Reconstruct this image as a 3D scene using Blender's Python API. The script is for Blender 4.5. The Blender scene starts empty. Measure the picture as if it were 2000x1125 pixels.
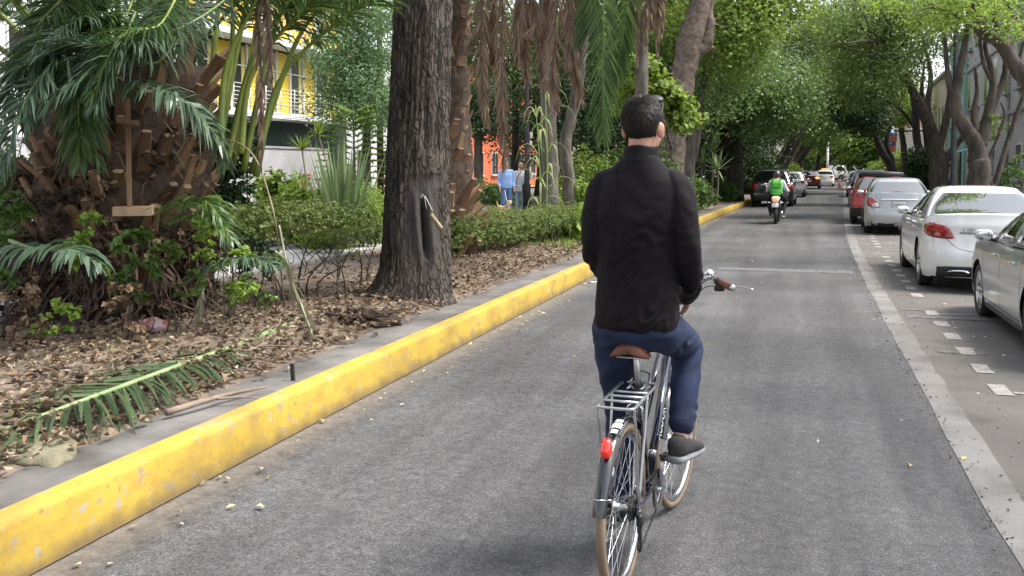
import bpy, bmesh, math, random
import numpy as np
from mathutils import Vector, Matrix

# ------------------------------------------------------------------ camera, sky, sun, exposure
sc = bpy.context.scene
F, PX, PY, HZ, VPX, CH = 1900.0, 1000.0, 420.0, 325.0, 1555.0, 1.8
PITCH = math.atan((PY - HZ) / F)
YAW = math.atan((VPX - PX) / math.hypot(F, PY - HZ))
cam_data = bpy.data.cameras.new("street_camera")
cam = bpy.data.objects.new("street_camera", cam_data)
sc.collection.objects.link(cam)
cam_data.sensor_fit = 'HORIZONTAL'
cam_data.sensor_width = 36.0
cam_data.lens = 36.0 * F / 2000.0
cam_data.shift_y = (PY - 562.5) / 2000.0
cam_data.clip_start, cam_data.clip_end = 0.05, 3000.0
cam.location = (0, 0, CH)
cam.rotation_euler = (math.pi / 2 - PITCH, 0, YAW)
sc.camera = cam

SUN_EL, SUN_AZ = math.radians(60), math.radians(78)      # azimuth clockwise from +Y (the road)
world = bpy.data.worlds.new("World")
sc.world = world
world.use_nodes = True
_nt = world.node_tree
_sky = _nt.nodes.new("ShaderNodeTexSky")
_sky.sky_type = 'NISHITA'
_sky.sun_disc = False
_sky.sun_elevation, _sky.sun_rotation = SUN_EL, SUN_AZ
_sky.air_density, _sky.dust_density, _sky.ozone_density = 1.0, 3.0, 1.0
_hs = _nt.nodes.new("ShaderNodeHueSaturation")            # thin high cloud: a whiter sky
_hs.inputs['Saturation'].default_value = 0.35
_nt.links.new(_sky.outputs[0], _hs.inputs['Color'])
_nt.links.new(_hs.outputs[0], _nt.nodes["Background"].inputs[0])
_nt.nodes["Background"].inputs[1].default_value = 0.15
sun_data = bpy.data.lights.new("sun", 'SUN')
sun_data.energy, sun_data.angle, sun_data.color = 2.3, math.radians(20), (1.0, 0.95, 0.87)
sun = bpy.data.objects.new("sun", sun_data)
sc.collection.objects.link(sun)
_sd = Vector((math.sin(SUN_AZ) * math.cos(SUN_EL), math.cos(SUN_AZ) * math.cos(SUN_EL), math.sin(SUN_EL)))
sun.rotation_euler = _sd.to_track_quat('Z', 'Y').to_euler()
sc.view_settings.view_transform = 'Standard'
sc.view_settings.look = 'None'
sc.view_settings.exposure = 1.3
sc.view_settings.gamma = 1.0
sc.cycles.max_bounces = 6
sc.cycles.diffuse_bounces = 3
sc.cycles.glossy_bounces = 3
sc.cycles.transmission_bounces = 4
sc.cycles.transparent_max_bounces = 6
sc.cycles.caustics_reflective = sc.cycles.caustics_refractive = False
sc.cycles.use_denoising = True
sc.cycles.use_adaptive_sampling = True
sc.cycles.adaptive_threshold = 0.02

# ------------------------------------------------------------------ geometry of the place
_cp, _sp, _cy, _sy = math.cos(PITCH), math.sin(PITCH), math.cos(YAW), math.sin(YAW)
def ray(px, py):
    x, y = (px - PX) / F, -(py - PY) / F
    fz, fh = y * _cp - _sp, _cp + y * _sp                   # up, forward
    return np.array((x * _cy - fh * _sy, x * _sy + fh * _cy, fz))
def at(px, py, d):                                          # where a thing seen at px,py stands, d metres off
    return np.array((0, 0, CH)) + ray(px, py) * d
def gp(px, py, z=0.0):                                      # the same for a thing standing on a level z
    r = ray(px, py)
    return np.array((0, 0, CH)) + r * ((z - CH) / r[2])
def off(y):                                                 # the street bends gently to the right
    return 0.045 * 6 * math.log1p(math.exp(min(50, (y - 22) / 6))) + 0.0012 * max(0.0, y - 90) ** 2
def rd(x, y, z=0.0):
    return np.array((x + off(y), y, z))
def verge(px, m=0.9):                              # how far off a tree seen at px stands, m metres behind the kerb line
    lo, hi = 8.0, 400.0
    for _ in range(50):
        d = (lo + hi) / 2; p = at(px, 340, d); x = p[0] - off(p[1])
        if x > -3.24 - m: lo = d                              # still over the road: farther
        else: hi = d
    return d
MZ = 0.24                                                   # level of the planted median

# ------------------------------------------------------------------ mesh helpers
rng = np.random.default_rng(7)
COL = sc.collection
class MB:
    """collects shapes, then becomes ONE mesh object"""
    def __init__(s): s.v, s.f, s.n = [], [], 0
    def add(s, V, Fc, mi=0, smooth=True):
        V = np.asarray(V, float).reshape(-1, 3)
        if not isinstance(Fc, list): Fc = [Fc]
        for q in Fc:
            q = np.asarray(q, int)
            if len(q): s.f.append((q + s.n, mi, smooth))
        s.v.append(V); s.n += len(V)
        return s
    def join(s, o, M=None, mi=None):
        V = np.concatenate(o.v)
        if M is not None:
            M = np.array(M); V = V @ M[:3, :3].T + M[:3, 3]
        for q, m, sm in o.f: s.f.append((q + s.n, m if mi is None else mi, sm))
        s.v.append(V); s.n += len(V)
        return s
    def mesh(s, name, mats):
        me = bpy.data.meshes.new(name)
        V = np.concatenate(s.v)
        me.vertices.add(len(V)); me.vertices.foreach_set("co", V.astype(np.float32).ravel())
        li = np.concatenate([q.ravel() for q, _, _ in s.f])
        lt = np.concatenate([np.full(len(q), q.shape[1]) for q, _, _ in s.f])
        me.loops.add(len(li)); me.loops.foreach_set("vertex_index", li.astype(np.int32))
        me.polygons.add(len(lt))
        ls = np.concatenate([[0], np.cumsum(lt)[:-1]])
        me.polygons.foreach_set("loop_start", ls.astype(np.int32))
        me.polygons.foreach_set("loop_total", lt.astype(np.int32))
        me.polygons.foreach_set("material_index", np.concatenate([np.full(len(q), m) for q, m, _ in s.f]).astype(np.int32))
        me.polygons.foreach_set("use_smooth", np.concatenate([np.full(len(q), sm) for q, _, sm in s.f]))
        for m in (mats if isinstance(mats, (list, tuple)) else [mats]): me.materials.append(m)
        me.update(calc_edges=True); me.validate()
        return me
def link(name, me, parent=None):
    o = bpy.data.objects.new(name, me); COL.objects.link(o)
    if parent is not None: o.parent = parent
    return o
def obj(name, mb, mats, parent=None): return link(name, mb.mesh(name, mats), parent)
def thing(name, label, cat, loc=(0, 0, 0), rz=0.0, group=None):
    o = bpy.data.objects.new(name, None); COL.objects.link(o)
    o.empty_display_size = 0.2
    o.location = tuple(float(c) for c in loc); o.rotation_euler = (0, 0, rz)
    return tag(o, label, cat, group)
def tag(o, label=None, cat=None, group=None, kind=None):
    if label: o['label'] = label
    if cat: o['category'] = cat
    if group: o['group'] = group
    if kind: o['kind'] = kind
    return o
def struct(name, mb, mats): return tag(obj(name, mb, mats), kind='structure')
def clone(o, parent=None):
    c = o.copy(); COL.objects.link(c)
    if parent is not None: c.parent = parent
    for ch in list(o.children): clone(ch, c)
    return c

def grid(P, flip=False, closed_u=False):                    # P (a,b,3) -> V, F
    a, b = P.shape[:2]
    i = np.arange(a * b).reshape(a, b)
    if closed_u: i = np.concatenate([i, i[:1]])
    q = np.stack([i[:-1, :-1], i[1:, :-1], i[1:, 1:], i[:-1, 1:]], -1).reshape(-1, 4)
    return P.reshape(-1, 3), (q[:, ::-1] if flip else q)
def frames(path):
    p = np.asarray(path, float)
    t = np.gradient(p, axis=0) if len(p) > 2 else np.repeat([p[1] - p[0]], 2, 0)
    t /= np.linalg.norm(t, axis=1)[:, None] + 1e-12
    ref = np.array((0, 0, 1.0)) if abs(t[0][2]) < 0.9 else np.array((0, 1.0, 0))
    n = np.cross(t[0], ref); n /= np.linalg.norm(n)
    N = [n]
    for k in range(1, len(p)):
        n = n - t[k] * np.dot(n, t[k]); n = n / (np.linalg.norm(n) + 1e-12); N.append(n)
    N = np.array(N)
    return p, t, N, np.cross(t, N)
def tube(path, r, n=8, caps=True, squash=None, wob=0.0):
    p, t, N, B = frames(path)
    r = np.broadcast_to(np.asarray(r, float), (len(p),))
    a = np.linspace(0, 2 * np.pi, n, endpoint=False)
    rr = r[:, None] * (1 + (wob * rng.standard_normal((len(p), n)) if wob else 0))
    sq = 1.0 if squash is None else squash
    P = p[:, None] + N[:, None] * (np.cos(a) * rr)[..., None] + B[:, None] * (np.sin(a) * rr * sq)[..., None]
    V = P.reshape(-1, 3)
    i = np.arange(len(p) * n).reshape(len(p), n)
    j = np.roll(i, -1, 1)
    Fs = [np.stack([i[:-1], j[:-1], j[1:], i[1:]], -1).reshape(-1, 4)]
    if caps: Fs += [i[0][::-1][None], i[-1][None]]
    return V, Fs
def smooth_path(pts, n=24):                                 # Catmull-Rom
    p = np.asarray(pts, float)
    if len(p) < 3: return p[0] + (p[-1] - p[0]) * np.linspace(0, 1, n)[:, None]
    q = np.concatenate([[2 * p[0] - p[1]], p, [2 * p[-1] - p[-2]]])
    u = np.linspace(0, len(p) - 1 - 1e-9, n); k = u.astype(int); f = (u - k)[:, None]
    a, b, c, d = q[k], q[k + 1], q[k + 2], q[k + 3]
    return 0.5 * (2 * b + (c - a) * f + (2 * a - 5 * b + 4 * c - d) * f ** 2 + (3 * b - a - 3 * c + d) * f ** 3)
def rads(rs, n): return np.interp(np.linspace(0, 1, n), np.linspace(0, 1, len(rs)), rs)
def box(c, s, R=None, bev=0.0):
    bm = bmesh.new(); bmesh.ops.create_cube(bm, size=1.0)
    for v in bm.verts: v.co = Vector((v.co.x * s[0], v.co.y * s[1], v.co.z * s[2]))
    if bev: bmesh.ops.bevel(bm, geom=list(bm.edges), offset=bev, segments=2, profile=0.5, affect='EDGES')
    bm.verts.index_update()
    V = np.array([v.co[:] for v in bm.verts]); Fs = {}
    for f in bm.faces: Fs.setdefault(len(f.verts), []).append([v.index for v in f.verts])
    bm.free()
    if R is not None: V = V @ np.array(R)[:3, :3].T
    return V + np.asarray(c, float), [np.array(q) for q in Fs.values()]
def rot(ax, ang): return np.array(Matrix.Rotation(ang, 3, ax))
def lathe(prof, n=32, axis='Z', c=(0, 0, 0), closed=False):
    pr = np.asarray(prof, float)
    a = np.linspace(0, 2 * np.pi, n, endpoint=False)
    P = np.stack([np.cos(a)[:, None] * pr[:, 0], np.sin(a)[:, None] * pr[:, 0], np.ones((n, 1)) * pr[:, 1]], -1)
    if axis == 'X': P = P[..., [2, 0, 1]]
    if axis == 'Y': P = P[..., [1, 2, 0]]
    if closed: P = np.concatenate([P, P[:, :1]], 1)
    V, q = grid(P, closed_u=True)
    m = P.shape[0] * P.shape[1]; q = q % m
    return V + np.asarray(c, float), q
def ellipsoid(c, r, n=16, m=10, R=None):
    th = np.linspace(0, np.pi, m); ph = np.linspace(0, 2 * np.pi, n, endpoint=False)
    P = np.stack([np.sin(th)[None] * np.cos(ph)[:, None], np.sin(th)[None] * np.sin(ph)[:, None], np.cos(th)[None] * np.ones((n, 1))], -1) * np.asarray(r, float)
    if R is not None: P = P @ np.array(R).T
    V, q = grid(P, flip=True, closed_u=True)
    return V + np.asarray(c, float), q % (n * m)
def loft(R, caps=True):                                     # R (k,n,3) closed rings
    k, n = R.shape[:2]; i = np.arange(k * n).reshape(k, n); j = np.roll(i, -1, 1)
    Fs = [np.stack([i[:-1], j[:-1], j[1:], i[1:]], -1).reshape(-1, 4)]
    if caps: Fs += [i[0][::-1][None], i[-1][None]]
    return R.reshape(-1, 3), Fs
def plate(poly, z0, z1):                                    # prism from a flat outline (x,y)
    p = np.asarray(poly, float); n = len(p)
    V = np.concatenate([np.c_[p, np.full(n, z0)], np.c_[p, np.full(n, z1)]])
    i = np.arange(n); j = np.roll(i, -1)
    return V, [np.stack([i, j, j + n, i + n], -1), i[::-1][None], (i + n)[None]]
def vnoise(P, seed=0):                                      # cheap smooth noise
    r = np.random.default_rng(seed); o = np.zeros(len(P))
    for k in range(6):
        w = r.normal(size=3) * 1.0; o += np.sin(P @ w * (1 + 0.35 * k) + r.uniform(0, 6.28)) / 3.5
    return o

# ------------------------------------------------------------------ materials
MATS = {}
def mat(name, col, rough=0.8, col2=None, scale=6.0, detail=4.0, bump=0.0, bscale=None, metal=0.0, spec=0.5, coat=0.0,
        isl=None, trans=0.0, stretch=None, bdist=0.02, sheen=0.0, contrast=(0.35, 0.65), emit=None):
    if name in MATS: return MATS[name]
    m = bpy.data.materials.new(name); m.use_nodes = True; MATS[name] = m
    nt = m.node_tree; N, L = nt.nodes, nt.links
    b = N["Principled BSDF"]; out = N["Material Output"]
    c4 = lambda c: (c[0], c[1], c[2], 1.0)
    b.inputs['Base Color'].default_value = c4(col)
    b.inputs['Roughness'].default_value = rough; b.inputs['Metallic'].default_value = metal
    b.inputs['Specular IOR Level'].default_value = spec
    if coat: b.inputs['Coat Weight'].default_value = coat; b.inputs['Coat Roughness'].default_value = 0.03
    if sheen: b.inputs['Sheen Weight'].default_value = sheen; b.inputs['Sheen Roughness'].default_value = 0.5
    if emit: b.inputs['Emission Color'].default_value = c4(emit[0]); b.inputs['Emission Strength'].default_value = emit[1]
    csock = None
    if isl:
        g = N.new("ShaderNodeNewGeometry"); rp = N.new("ShaderNodeValToRGB")
        els = rp.color_ramp.elements
        while len(els) < len(isl): els.new(0.5)
        for k, c in enumerate(isl): els[k].position = k / max(1, len(isl) - 1); els[k].color = c4(c)
        L.new(g.outputs['Random Per Island'], rp.inputs[0]); csock = rp.outputs[0]
    tc = None
    if col2 is not None or bump:
        tc = N.new("ShaderNodeTexCoord"); src = tc.outputs['Object']
        if stretch:
            mp = N.new("ShaderNodeMapping"); mp.inputs['Scale'].default_value = stretch
            L.new(src, mp.inputs[0]); src = mp.outputs[0]
    if col2 is not None:
        nz = N.new("ShaderNodeTexNoise"); nz.inputs['Scale'].default_value = scale; nz.inputs['Detail'].default_value = detail
        L.new(src, nz.inputs['Vector'])
        rp = N.new("ShaderNodeValToRGB")
        rp.color_ramp.elements[0].position, rp.color_ramp.elements[1].position = contrast
        rp.color_ramp.elements[0].color, rp.color_ramp.elements[1].color = c4(col), c4(col2)
        L.new(nz.outputs['Fac'], rp.inputs[0]); csock = rp.outputs[0]
    if csock is not None: L.new(csock, b.inputs['Base Color'])
    if bump:
        nz = N.new("ShaderNodeTexNoise"); nz.inputs['Scale'].default_value = bscale or scale * 3; nz.inputs['Detail'].default_value = 5
        L.new(src, nz.inputs['Vector'])
        bp = N.new("ShaderNodeBump"); bp.inputs['Strength'].default_value = bump; bp.inputs['Distance'].default_value = bdist
        L.new(nz.outputs['Fac'], bp.inputs['Height']); L.new(bp.outputs[0], b.inputs['Normal'])
    if trans:
        tr = N.new("ShaderNodeBsdfTranslucent"); mx = N.new("ShaderNodeMixShader"); mx.inputs[0].default_value = trans
        if csock is not None:
            hs = N.new("ShaderNodeHueSaturation"); hs.inputs['Hue'].default_value = 0.48; hs.inputs['Value'].default_value = 1.6
            L.new(csock, hs.inputs['Color']); L.new(hs.outputs[0], tr.inputs[0])
        else: tr.inputs[0].default_value = c4(col)
        L.new(b.outputs[0], mx.inputs[1]); L.new(tr.outputs[0], mx.inputs[2]); L.new(mx.outputs[0], out.inputs[0])
    return m
def g3(v): return (v, v, v)
# ------------------------------------------------------------------ ground, road, kerbs, median
def sheet(xs, ys, zf):
    P = np.array([[rd(x, y, zf(x, y)) for y in ys] for x in xs]); return P
def ylist(a, b, s0, grow=1.03, smax=6.0):
    o, s = [a], s0
    while o[-1] < b: o.append(o[-1] + s); s = min(smax, s * (grow if o[-1] > 20 else 1.0))
    return np.array(o)

def asphalt():
    m = bpy.data.materials.new("asphalt"); m.use_nodes = True
    N, L = m.node_tree.nodes, m.node_tree.links; b = N["Principled BSDF"]
    tc = N.new("ShaderNodeTexCoord")
    def noise(sc_, det, rough=0.6, stretch=None):
        n = N.new("ShaderNodeTexNoise"); n.inputs['Scale'].default_value = sc_; n.inputs['Detail'].default_value = det
        n.inputs['Roughness'].default_value = rough
        if stretch:
            mp = N.new("ShaderNodeMapping"); mp.inputs['Scale'].default_value = stretch; L.new(tc.outputs['Object'], mp.inputs[0]); L.new(mp.outputs[0], n.inputs['Vector'])
        else: L.new(tc.outputs['Object'], n.inputs['Vector'])
        return n.outputs['Fac']
    def ramp(s, p0, p1, c0, c1):
        r = N.new("ShaderNodeValToRGB"); e = r.color_ramp.elements
        e[0].position, e[1].position = p0, p1; e[0].color, e[1].color = (*c0, 1), (*c1, 1); L.new(s, r.inputs[0]); return r.outputs[0]
    def mix(f, a, c, mode='MIX'):
        x = N.new("ShaderNodeMix"); x.data_type = 'RGBA'; x.blend_type = mode
        if isinstance(f, float): x.inputs[0].default_value = f
        else: L.new(f, x.inputs[0])
        for s, i in ((a, 6), (c, 7)):
            if isinstance(s, tuple): x.inputs[i].default_value = (*s, 1)
            else: L.new(s, x.inputs[i])
        return x.outputs[2]
    speck = ramp(noise(75, 3, 0.75), 0.36, 0.66, (0.025, 0.025, 0.025), (0.25, 0.247, 0.244))
    stones = N.new("ShaderNodeTexVoronoi"); stones.inputs['Scale'].default_value = 60; L.new(tc.outputs['Object'], stones.inputs['Vector'])
    st = ramp(stones.outputs['Distance'], 0.12, 0.30, (0.34, 0.335, 0.33), (0.09, 0.09, 0.091))
    lane = mix(0.45, speck, st)
    big = ramp(noise(0.55, 5), 0.33, 0.68, (0.74, 0.74, 0.75), (1.25, 1.25, 1.25))
    lane = mix(1.0, lane, big, 'MULTIPLY')
    trk = ramp(noise(1.0, 4, 0.6, (2.2, 0.12, 1)), 0.36, 0.66, (0.74, 0.74, 0.75), (1.2, 1.2, 1.2))
    lane = mix(1.0, lane, trk, 'MULTIPLY')
    midn = ramp(noise(14, 5, 0.7), 0.34, 0.66, (0.74, 0.74, 0.745), (1.24, 1.24, 1.24)); lane = mix(1.0, lane, midn, 'MULTIPLY')
    park = mix(0.6, ramp(noise(40, 4, 0.7), 0.3, 0.7, (0.075, 0.07, 0.066), (0.15, 0.142, 0.135)), ramp(noise(1.1, 6), 0.35, 0.7, (0.085, 0.08, 0.076), (0.155, 0.146, 0.138)))
    a1 = N.new("ShaderNodeAttribute"); a1.attribute_name = "park"; a2 = N.new("ShaderNodeAttribute"); a2.attribute_name = "dust"
    lane = mix(1.0, lane, (0.71, 0.71, 0.72), 'MULTIPLY'); park = mix(1.0, park, (1.08, 1.06, 1.04), 'MULTIPLY'); col = mix(a1.outputs['Fac'], lane, park)
    dn = N.new("ShaderNodeMath"); dn.operation = 'MULTIPLY_ADD'
    n3 = noise(7, 6, 0.7); L.new(n3, dn.inputs[0]); dn.inputs[1].default_value = 1.6; dn.inputs[2].default_value = -0.85
    ad = N.new("ShaderNodeMath"); ad.operation = 'ADD'; ad.use_clamp = True; L.new(dn.outputs[0], ad.inputs[0])
    sc2 = N.new("ShaderNodeMath"); sc2.operation = 'MULTIPLY_ADD'; L.new(a2.outputs['Fac'], sc2.inputs[0]); sc2.inputs[1].default_value = 1.5; sc2.inputs[2].default_value = -0.55
    L.new(sc2.outputs[0], ad.inputs[1])
    col = mix(ad.outputs[0], col, ramp(noise(30, 4), 0.3, 0.7, (0.13, 0.112, 0.094), (0.22, 0.195, 0.165)))
    vc = N.new("ShaderNodeTexVoronoi"); vc.feature = 'DISTANCE_TO_EDGE'; vc.inputs['Scale'].default_value = 0.33
    wp = N.new("ShaderNodeMix"); wp.data_type = 'VECTOR'; wp.inputs[0].default_value = 0.22; nn = N.new("ShaderNodeTexNoise"); nn.inputs['Scale'].default_value = 1.6; nn.inputs['Detail'].default_value = 7
    L.new(tc.outputs['Object'], nn.inputs['Vector']); L.new(tc.outputs['Object'], wp.inputs[4]); L.new(nn.outputs['Color'], wp.inputs[5]); L.new(wp.outputs[1], vc.inputs['Vector'])
    cm = N.new("ShaderNodeMath"); cm.operation = 'MULTIPLY'; L.new(ramp(vc.outputs['Distance'], 0.002, 0.006, (1, 1, 1), (0, 0, 0)), cm.inputs[0]); L.new(ramp(noise(0.45, 3), 0.60, 0.66, (0, 0, 0), (0.4, 0.4, 0.4)), cm.inputs[1])
    col = mix(cm.outputs[0], col, (0.03, 0.03, 0.03))
    oil = ramp(noise(1.9, 3, 0.5), 0.60, 0.72, (0, 0, 0), (0.45, 0.45, 0.45)); col = mix(oil, col, (0.05, 0.05, 0.052))
    L.new(col, b.inputs['Base Color']); b.inputs['Roughness'].default_value = 0.82; b.inputs['Specular IOR Level'].default_value = 0.35
    bp = N.new("ShaderNodeBump"); bp.inputs['Strength'].default_value = 0.55; bp.inputs['Distance'].default_value = 0.008
    L.new(noise(95, 3, 0.7), bp.inputs['Height']); L.new(bp.outputs[0], b.inputs['Normal'])
    return m

mb = MB().add(*grid(np.array([[(x, y, -0.03) for y in (-60, 40, 160, 900)] for x in (-400, -60, 60, 400)])), smooth=False)
struct("ground", mb, mat("far_ground", (0.09, 0.085, 0.07), 0.95, (0.13, 0.12, 0.1), scale=0.3))

xs = np.unique(np.r_[np.linspace(-3.26, -2.6, 12), np.linspace(-2.6, 0.95, 10), np.linspace(0.95, 1.25, 5), np.linspace(1.25, 4.06, 12)])
ys = ylist(-12, 420, 0.5)
P = sheet(xs, ys, lambda x, y: 0.012 * (1 - ((x - 0.4) / 3.7) ** 2) - 0.012)
mb = MB().add(*grid(P, flip=True))
me = mb.mesh("road", asphalt())
XX = np.repeat(xs, len(ys))
for nm_, val in (("park", np.clip((XX - 1.0) / 0.08, 0, 1)),
                 ("dust", np.clip(1.0 - (XX + 3.26) / 0.55, 0, 1) + 0.55 * np.clip((XX - 3.2) / 0.9, 0, 1))):
    at_ = me.attributes.new(nm_, 'FLOAT', 'POINT'); at_.data.foreach_set("value", val.astype(np.float32))
tag(link("road", me), kind='structure')

# pale concrete strip between lane and parking bays, with chipped edges
ys2 = ylist(-6, 260, 0.11, 1.04, 4.0)
e1 = 0.012 * vnoise(np.c_[ys2 * 1.7, ys2 * 0.9, ys2 * 0], 3); e2 = 0.012 * vnoise(np.c_[ys2 * 2.3, ys2 * 1.2, ys2 * 0], 4)
P = np.array([[rd(0.97 + e1[k], y, 0.004 + 0.0) for k, y in enumerate(ys2)], [rd(1.07, y, 0.0065) for y in ys2], [rd(1.18 + e2[k], y, 0.004) for k, y in enumerate(ys2)]])
struct("gutter_strip", MB().add(*grid(P, flip=True)), mat("strip_concrete", (0.115, 0.111, 0.106), 0.85, (0.20, 0.193, 0.185), scale=2.2, detail=12, bump=0.6, bscale=60, bdist=0.006))

def worn_paint(name, c):
    m = bpy.data.materials.new(name); m.use_nodes = True; N, L = m.node_tree.nodes, m.node_tree.links
    b = N["Principled BSDF"]; b.inputs['Base Color'].default_value = (*c, 1); b.inputs['Roughness'].default_value = 0.7
    tc = N.new("ShaderNodeTexCoord"); n = N.new("ShaderNodeTexNoise"); n.inputs['Scale'].default_value = 9; n.inputs['Detail'].default_value = 8; n.inputs['Roughness'].default_value = 0.75
    L.new(tc.outputs['Object'], n.inputs['Vector']); r = N.new("ShaderNodeValToRGB"); r.color_ramp.elements[0].position, r.color_ramp.elements[1].position = 0.36, 0.55
    r.color_ramp.elements[0].color = (*[k * 0.42 for k in c], 1); r.color_ramp.elements[1].color = (*c, 1); L.new(n.outputs['Fac'], r.inputs[0]); L.new(r.outputs[0], b.inputs['Base Color'])
    return m
PAINT = worn_paint("worn_white_paint", (0.33, 0.316, 0.29))
mb = MB()
def mark(x0, x1, y0, y1, sk=0.0):
    n = max(2, int(max(x1 - x0, y1 - y0) / 0.12)); j = lambda: rng.normal(0, 0.008)
    if y1 - y0 > x1 - x0: Pm = np.array([[rd(x0 + j(), y, 0.0045), rd(x1 + j(), y, 0.0045)] for y in np.linspace(y0, y1, n)]); mb.add(*grid(Pm), smooth=False)
    else: Pm = np.array([[rd(x, y0 + sk * (x - x0) + j(), 0.0045), rd(x, y1 + sk * (x - x0) + j(), 0.0045)] for x in np.linspace(x0, x1, n)]); mb.add(*grid(Pm, flip=True), smooth=False)
yv = 8.35
for k in range(34):
    if k not in (6, 15, 16, 22): mark(1.51, 1.65, yv, yv + 0.40 * (1 if k < 8 else 0.9))
    yv += 0.86
for yy in (8.42, 12.75, 17.3, 22.4): mark(1.66, 3.9, yy, yy + 0.07)
struct("road_markings", mb, PAINT)
mb = MB()
mark(1.22, 1.5, 13.0, 13.12); mark(1.25, 1.5, 17.5, 17.6)
def old(x0, x1, y0, y1):
    Pm = np.array([[rd(x, y0 + rng.normal(0, 0.03), 0.0042), rd(x, y1 + rng.normal(0, 0.03), 0.0042)] for x in np.linspace(x0, x1, 24)]); mb.add(*grid(Pm, flip=True), smooth=False)
old(-1.4, 0.85, 17.2, 17.65); old(1.25, 3.2, 12.35, 12.6); old(1.3, 1.75, 10.1, 10.25)
struct("faded_crossing_line", mb, worn_paint("faded_paint", (0.135, 0.133, 0.13)))

# yellow kerb: painted nose with a grey concrete band behind it
KX = -3.24
ysk = ylist(-10, 330, 0.12, 1.03, 5.0)
def kerb_h(y): return 0.278 - 0.066 * min(1, max(0, (y - 4) / 22))
jn_ = np.exp(-((ysk % 1.15 - 0.5) / 0.016) ** 2)
wv = 0.010 * vnoise(np.c_[ysk * 0.8, ysk * 0.5, ysk * 0], 11) + 0.005 * vnoise(np.c_[ysk * 4, ysk * 2.5, ysk], 12)
prof = [(0.0, -0.01), (0.0, 0.02), (-0.012, 0.45), (-0.02, 0.86), (-0.030, 0.955), (-0.05, 0.992), (-0.08, 1.0), (-0.125, 1.0), (-0.15, 0.992)]
P = np.array([[rd(KX + x + wv[k] * (0.3 + 0.7 * h), y, h * kerb_h(y) + 0.35 * wv[k] * (h > 0.8) - 0.006 * jn_[k] * (h > .5)) for k, y in enumerate(ysk)] for x, h in prof])
def kerb_mat():
    m = mat("yellow_kerb_paint", (0.37, 0.245, 0.028), 0.8, (0.50, 0.345, 0.05), scale=1.6, detail=9, bump=0.35, bscale=22, bdist=0.008)
    N, L = m.node_tree.nodes, m.node_tree.links; b = N["Principled BSDF"]; src = b.inputs['Base Color'].links[0].from_socket
    tc = N.new("ShaderNodeTexCoord")
    def layer(src, scale, p0, p1, c, stretch=(1, 1, 1), amt=1.0):
        mp = N.new("ShaderNodeMapping"); mp.inputs['Scale'].default_value = stretch; L.new(tc.outputs['Object'], mp.inputs[0])
        n = N.new("ShaderNodeTexNoise"); n.inputs['Scale'].default_value = scale; n.inputs['Detail'].default_value = 8; n.inputs['Roughness'].default_value = 0.7; L.new(mp.outputs[0], n.inputs['Vector'])
        r = N.new("ShaderNodeMapRange"); r.inputs[1].default_value, r.inputs[2].default_value, r.inputs[4].default_value = p0, p1, amt; L.new(n.outputs['Fac'], r.inputs[0])
        x = N.new("ShaderNodeMix"); x.data_type = 'RGBA'; L.new(r.outputs[0], x.inputs[0]); L.new(src, x.inputs[6]); x.inputs[7].default_value = (*c, 1); return x.outputs[2]
    s = layer(src, 2.2, 0.46, 0.72, (0.24, 0.155, 0.05), (1, 1, 2.5), 0.85)
    s = layer(s, 5.0, 0.58, 0.66, (0.25, 0.215, 0.16), (1, 1, 1), 0.8)
    s = layer(s, 9.0, 0.60, 0.64, (0.33, 0.31, 0.27), (1, 1, 1), 0.9)
    s = layer(s, 26.0, 0.59, 0.66, (0.16, 0.12, 0.07), (1, 1, 1), 0.7)
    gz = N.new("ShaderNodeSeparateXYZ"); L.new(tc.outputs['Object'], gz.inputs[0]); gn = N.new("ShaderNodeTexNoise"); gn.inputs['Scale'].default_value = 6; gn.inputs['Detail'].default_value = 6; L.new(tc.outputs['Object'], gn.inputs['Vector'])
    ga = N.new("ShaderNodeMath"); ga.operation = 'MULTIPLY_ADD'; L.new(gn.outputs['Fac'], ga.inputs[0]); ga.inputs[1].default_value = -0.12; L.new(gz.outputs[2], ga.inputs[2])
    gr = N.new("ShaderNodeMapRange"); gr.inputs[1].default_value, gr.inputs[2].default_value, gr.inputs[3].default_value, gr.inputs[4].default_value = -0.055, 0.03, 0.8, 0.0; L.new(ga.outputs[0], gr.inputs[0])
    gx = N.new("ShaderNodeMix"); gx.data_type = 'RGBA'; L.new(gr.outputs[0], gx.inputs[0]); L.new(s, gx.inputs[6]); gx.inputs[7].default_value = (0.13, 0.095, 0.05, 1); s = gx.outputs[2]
    L.new(s, b.inputs['Base Color']); return m
struct("yellow_kerb", MB().add(*grid(P)), kerb_mat())
w2 = 0.05 * vnoise(np.c_[ysk * 1.3, ysk * 0.9, ysk * 0], 21) + 0.03 * vnoise(np.c_[ysk * 5, ysk * 3, ysk], 22)
P = np.array([[rd(KX - 0.149 + wv[k] * 0.3, y, kerb_h(y) - 0.006) for k, y in enumerate(ysk)], [rd(KX - 0.3, y, kerb_h(y) - 0.004 + 0.2 * wv[k]) for k, y in enumerate(ysk)],
              [rd(KX - 0.55 + w2[k], y, kerb_h(y) - 0.012) for k, y in enumerate(ysk)], [rd(KX - 0.62 + w2[k], y, kerb_h(y) - 0.08) for k, y in enumerate(ysk)]])
struct("kerb_concrete", MB().add(*grid(P)), mat("old_concrete", (0.075, 0.068, 0.062), 0.9, (0.19, 0.18, 0.168), scale=2.0, detail=9, bump=0.6, bscale=18, bdist=0.012))

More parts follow.
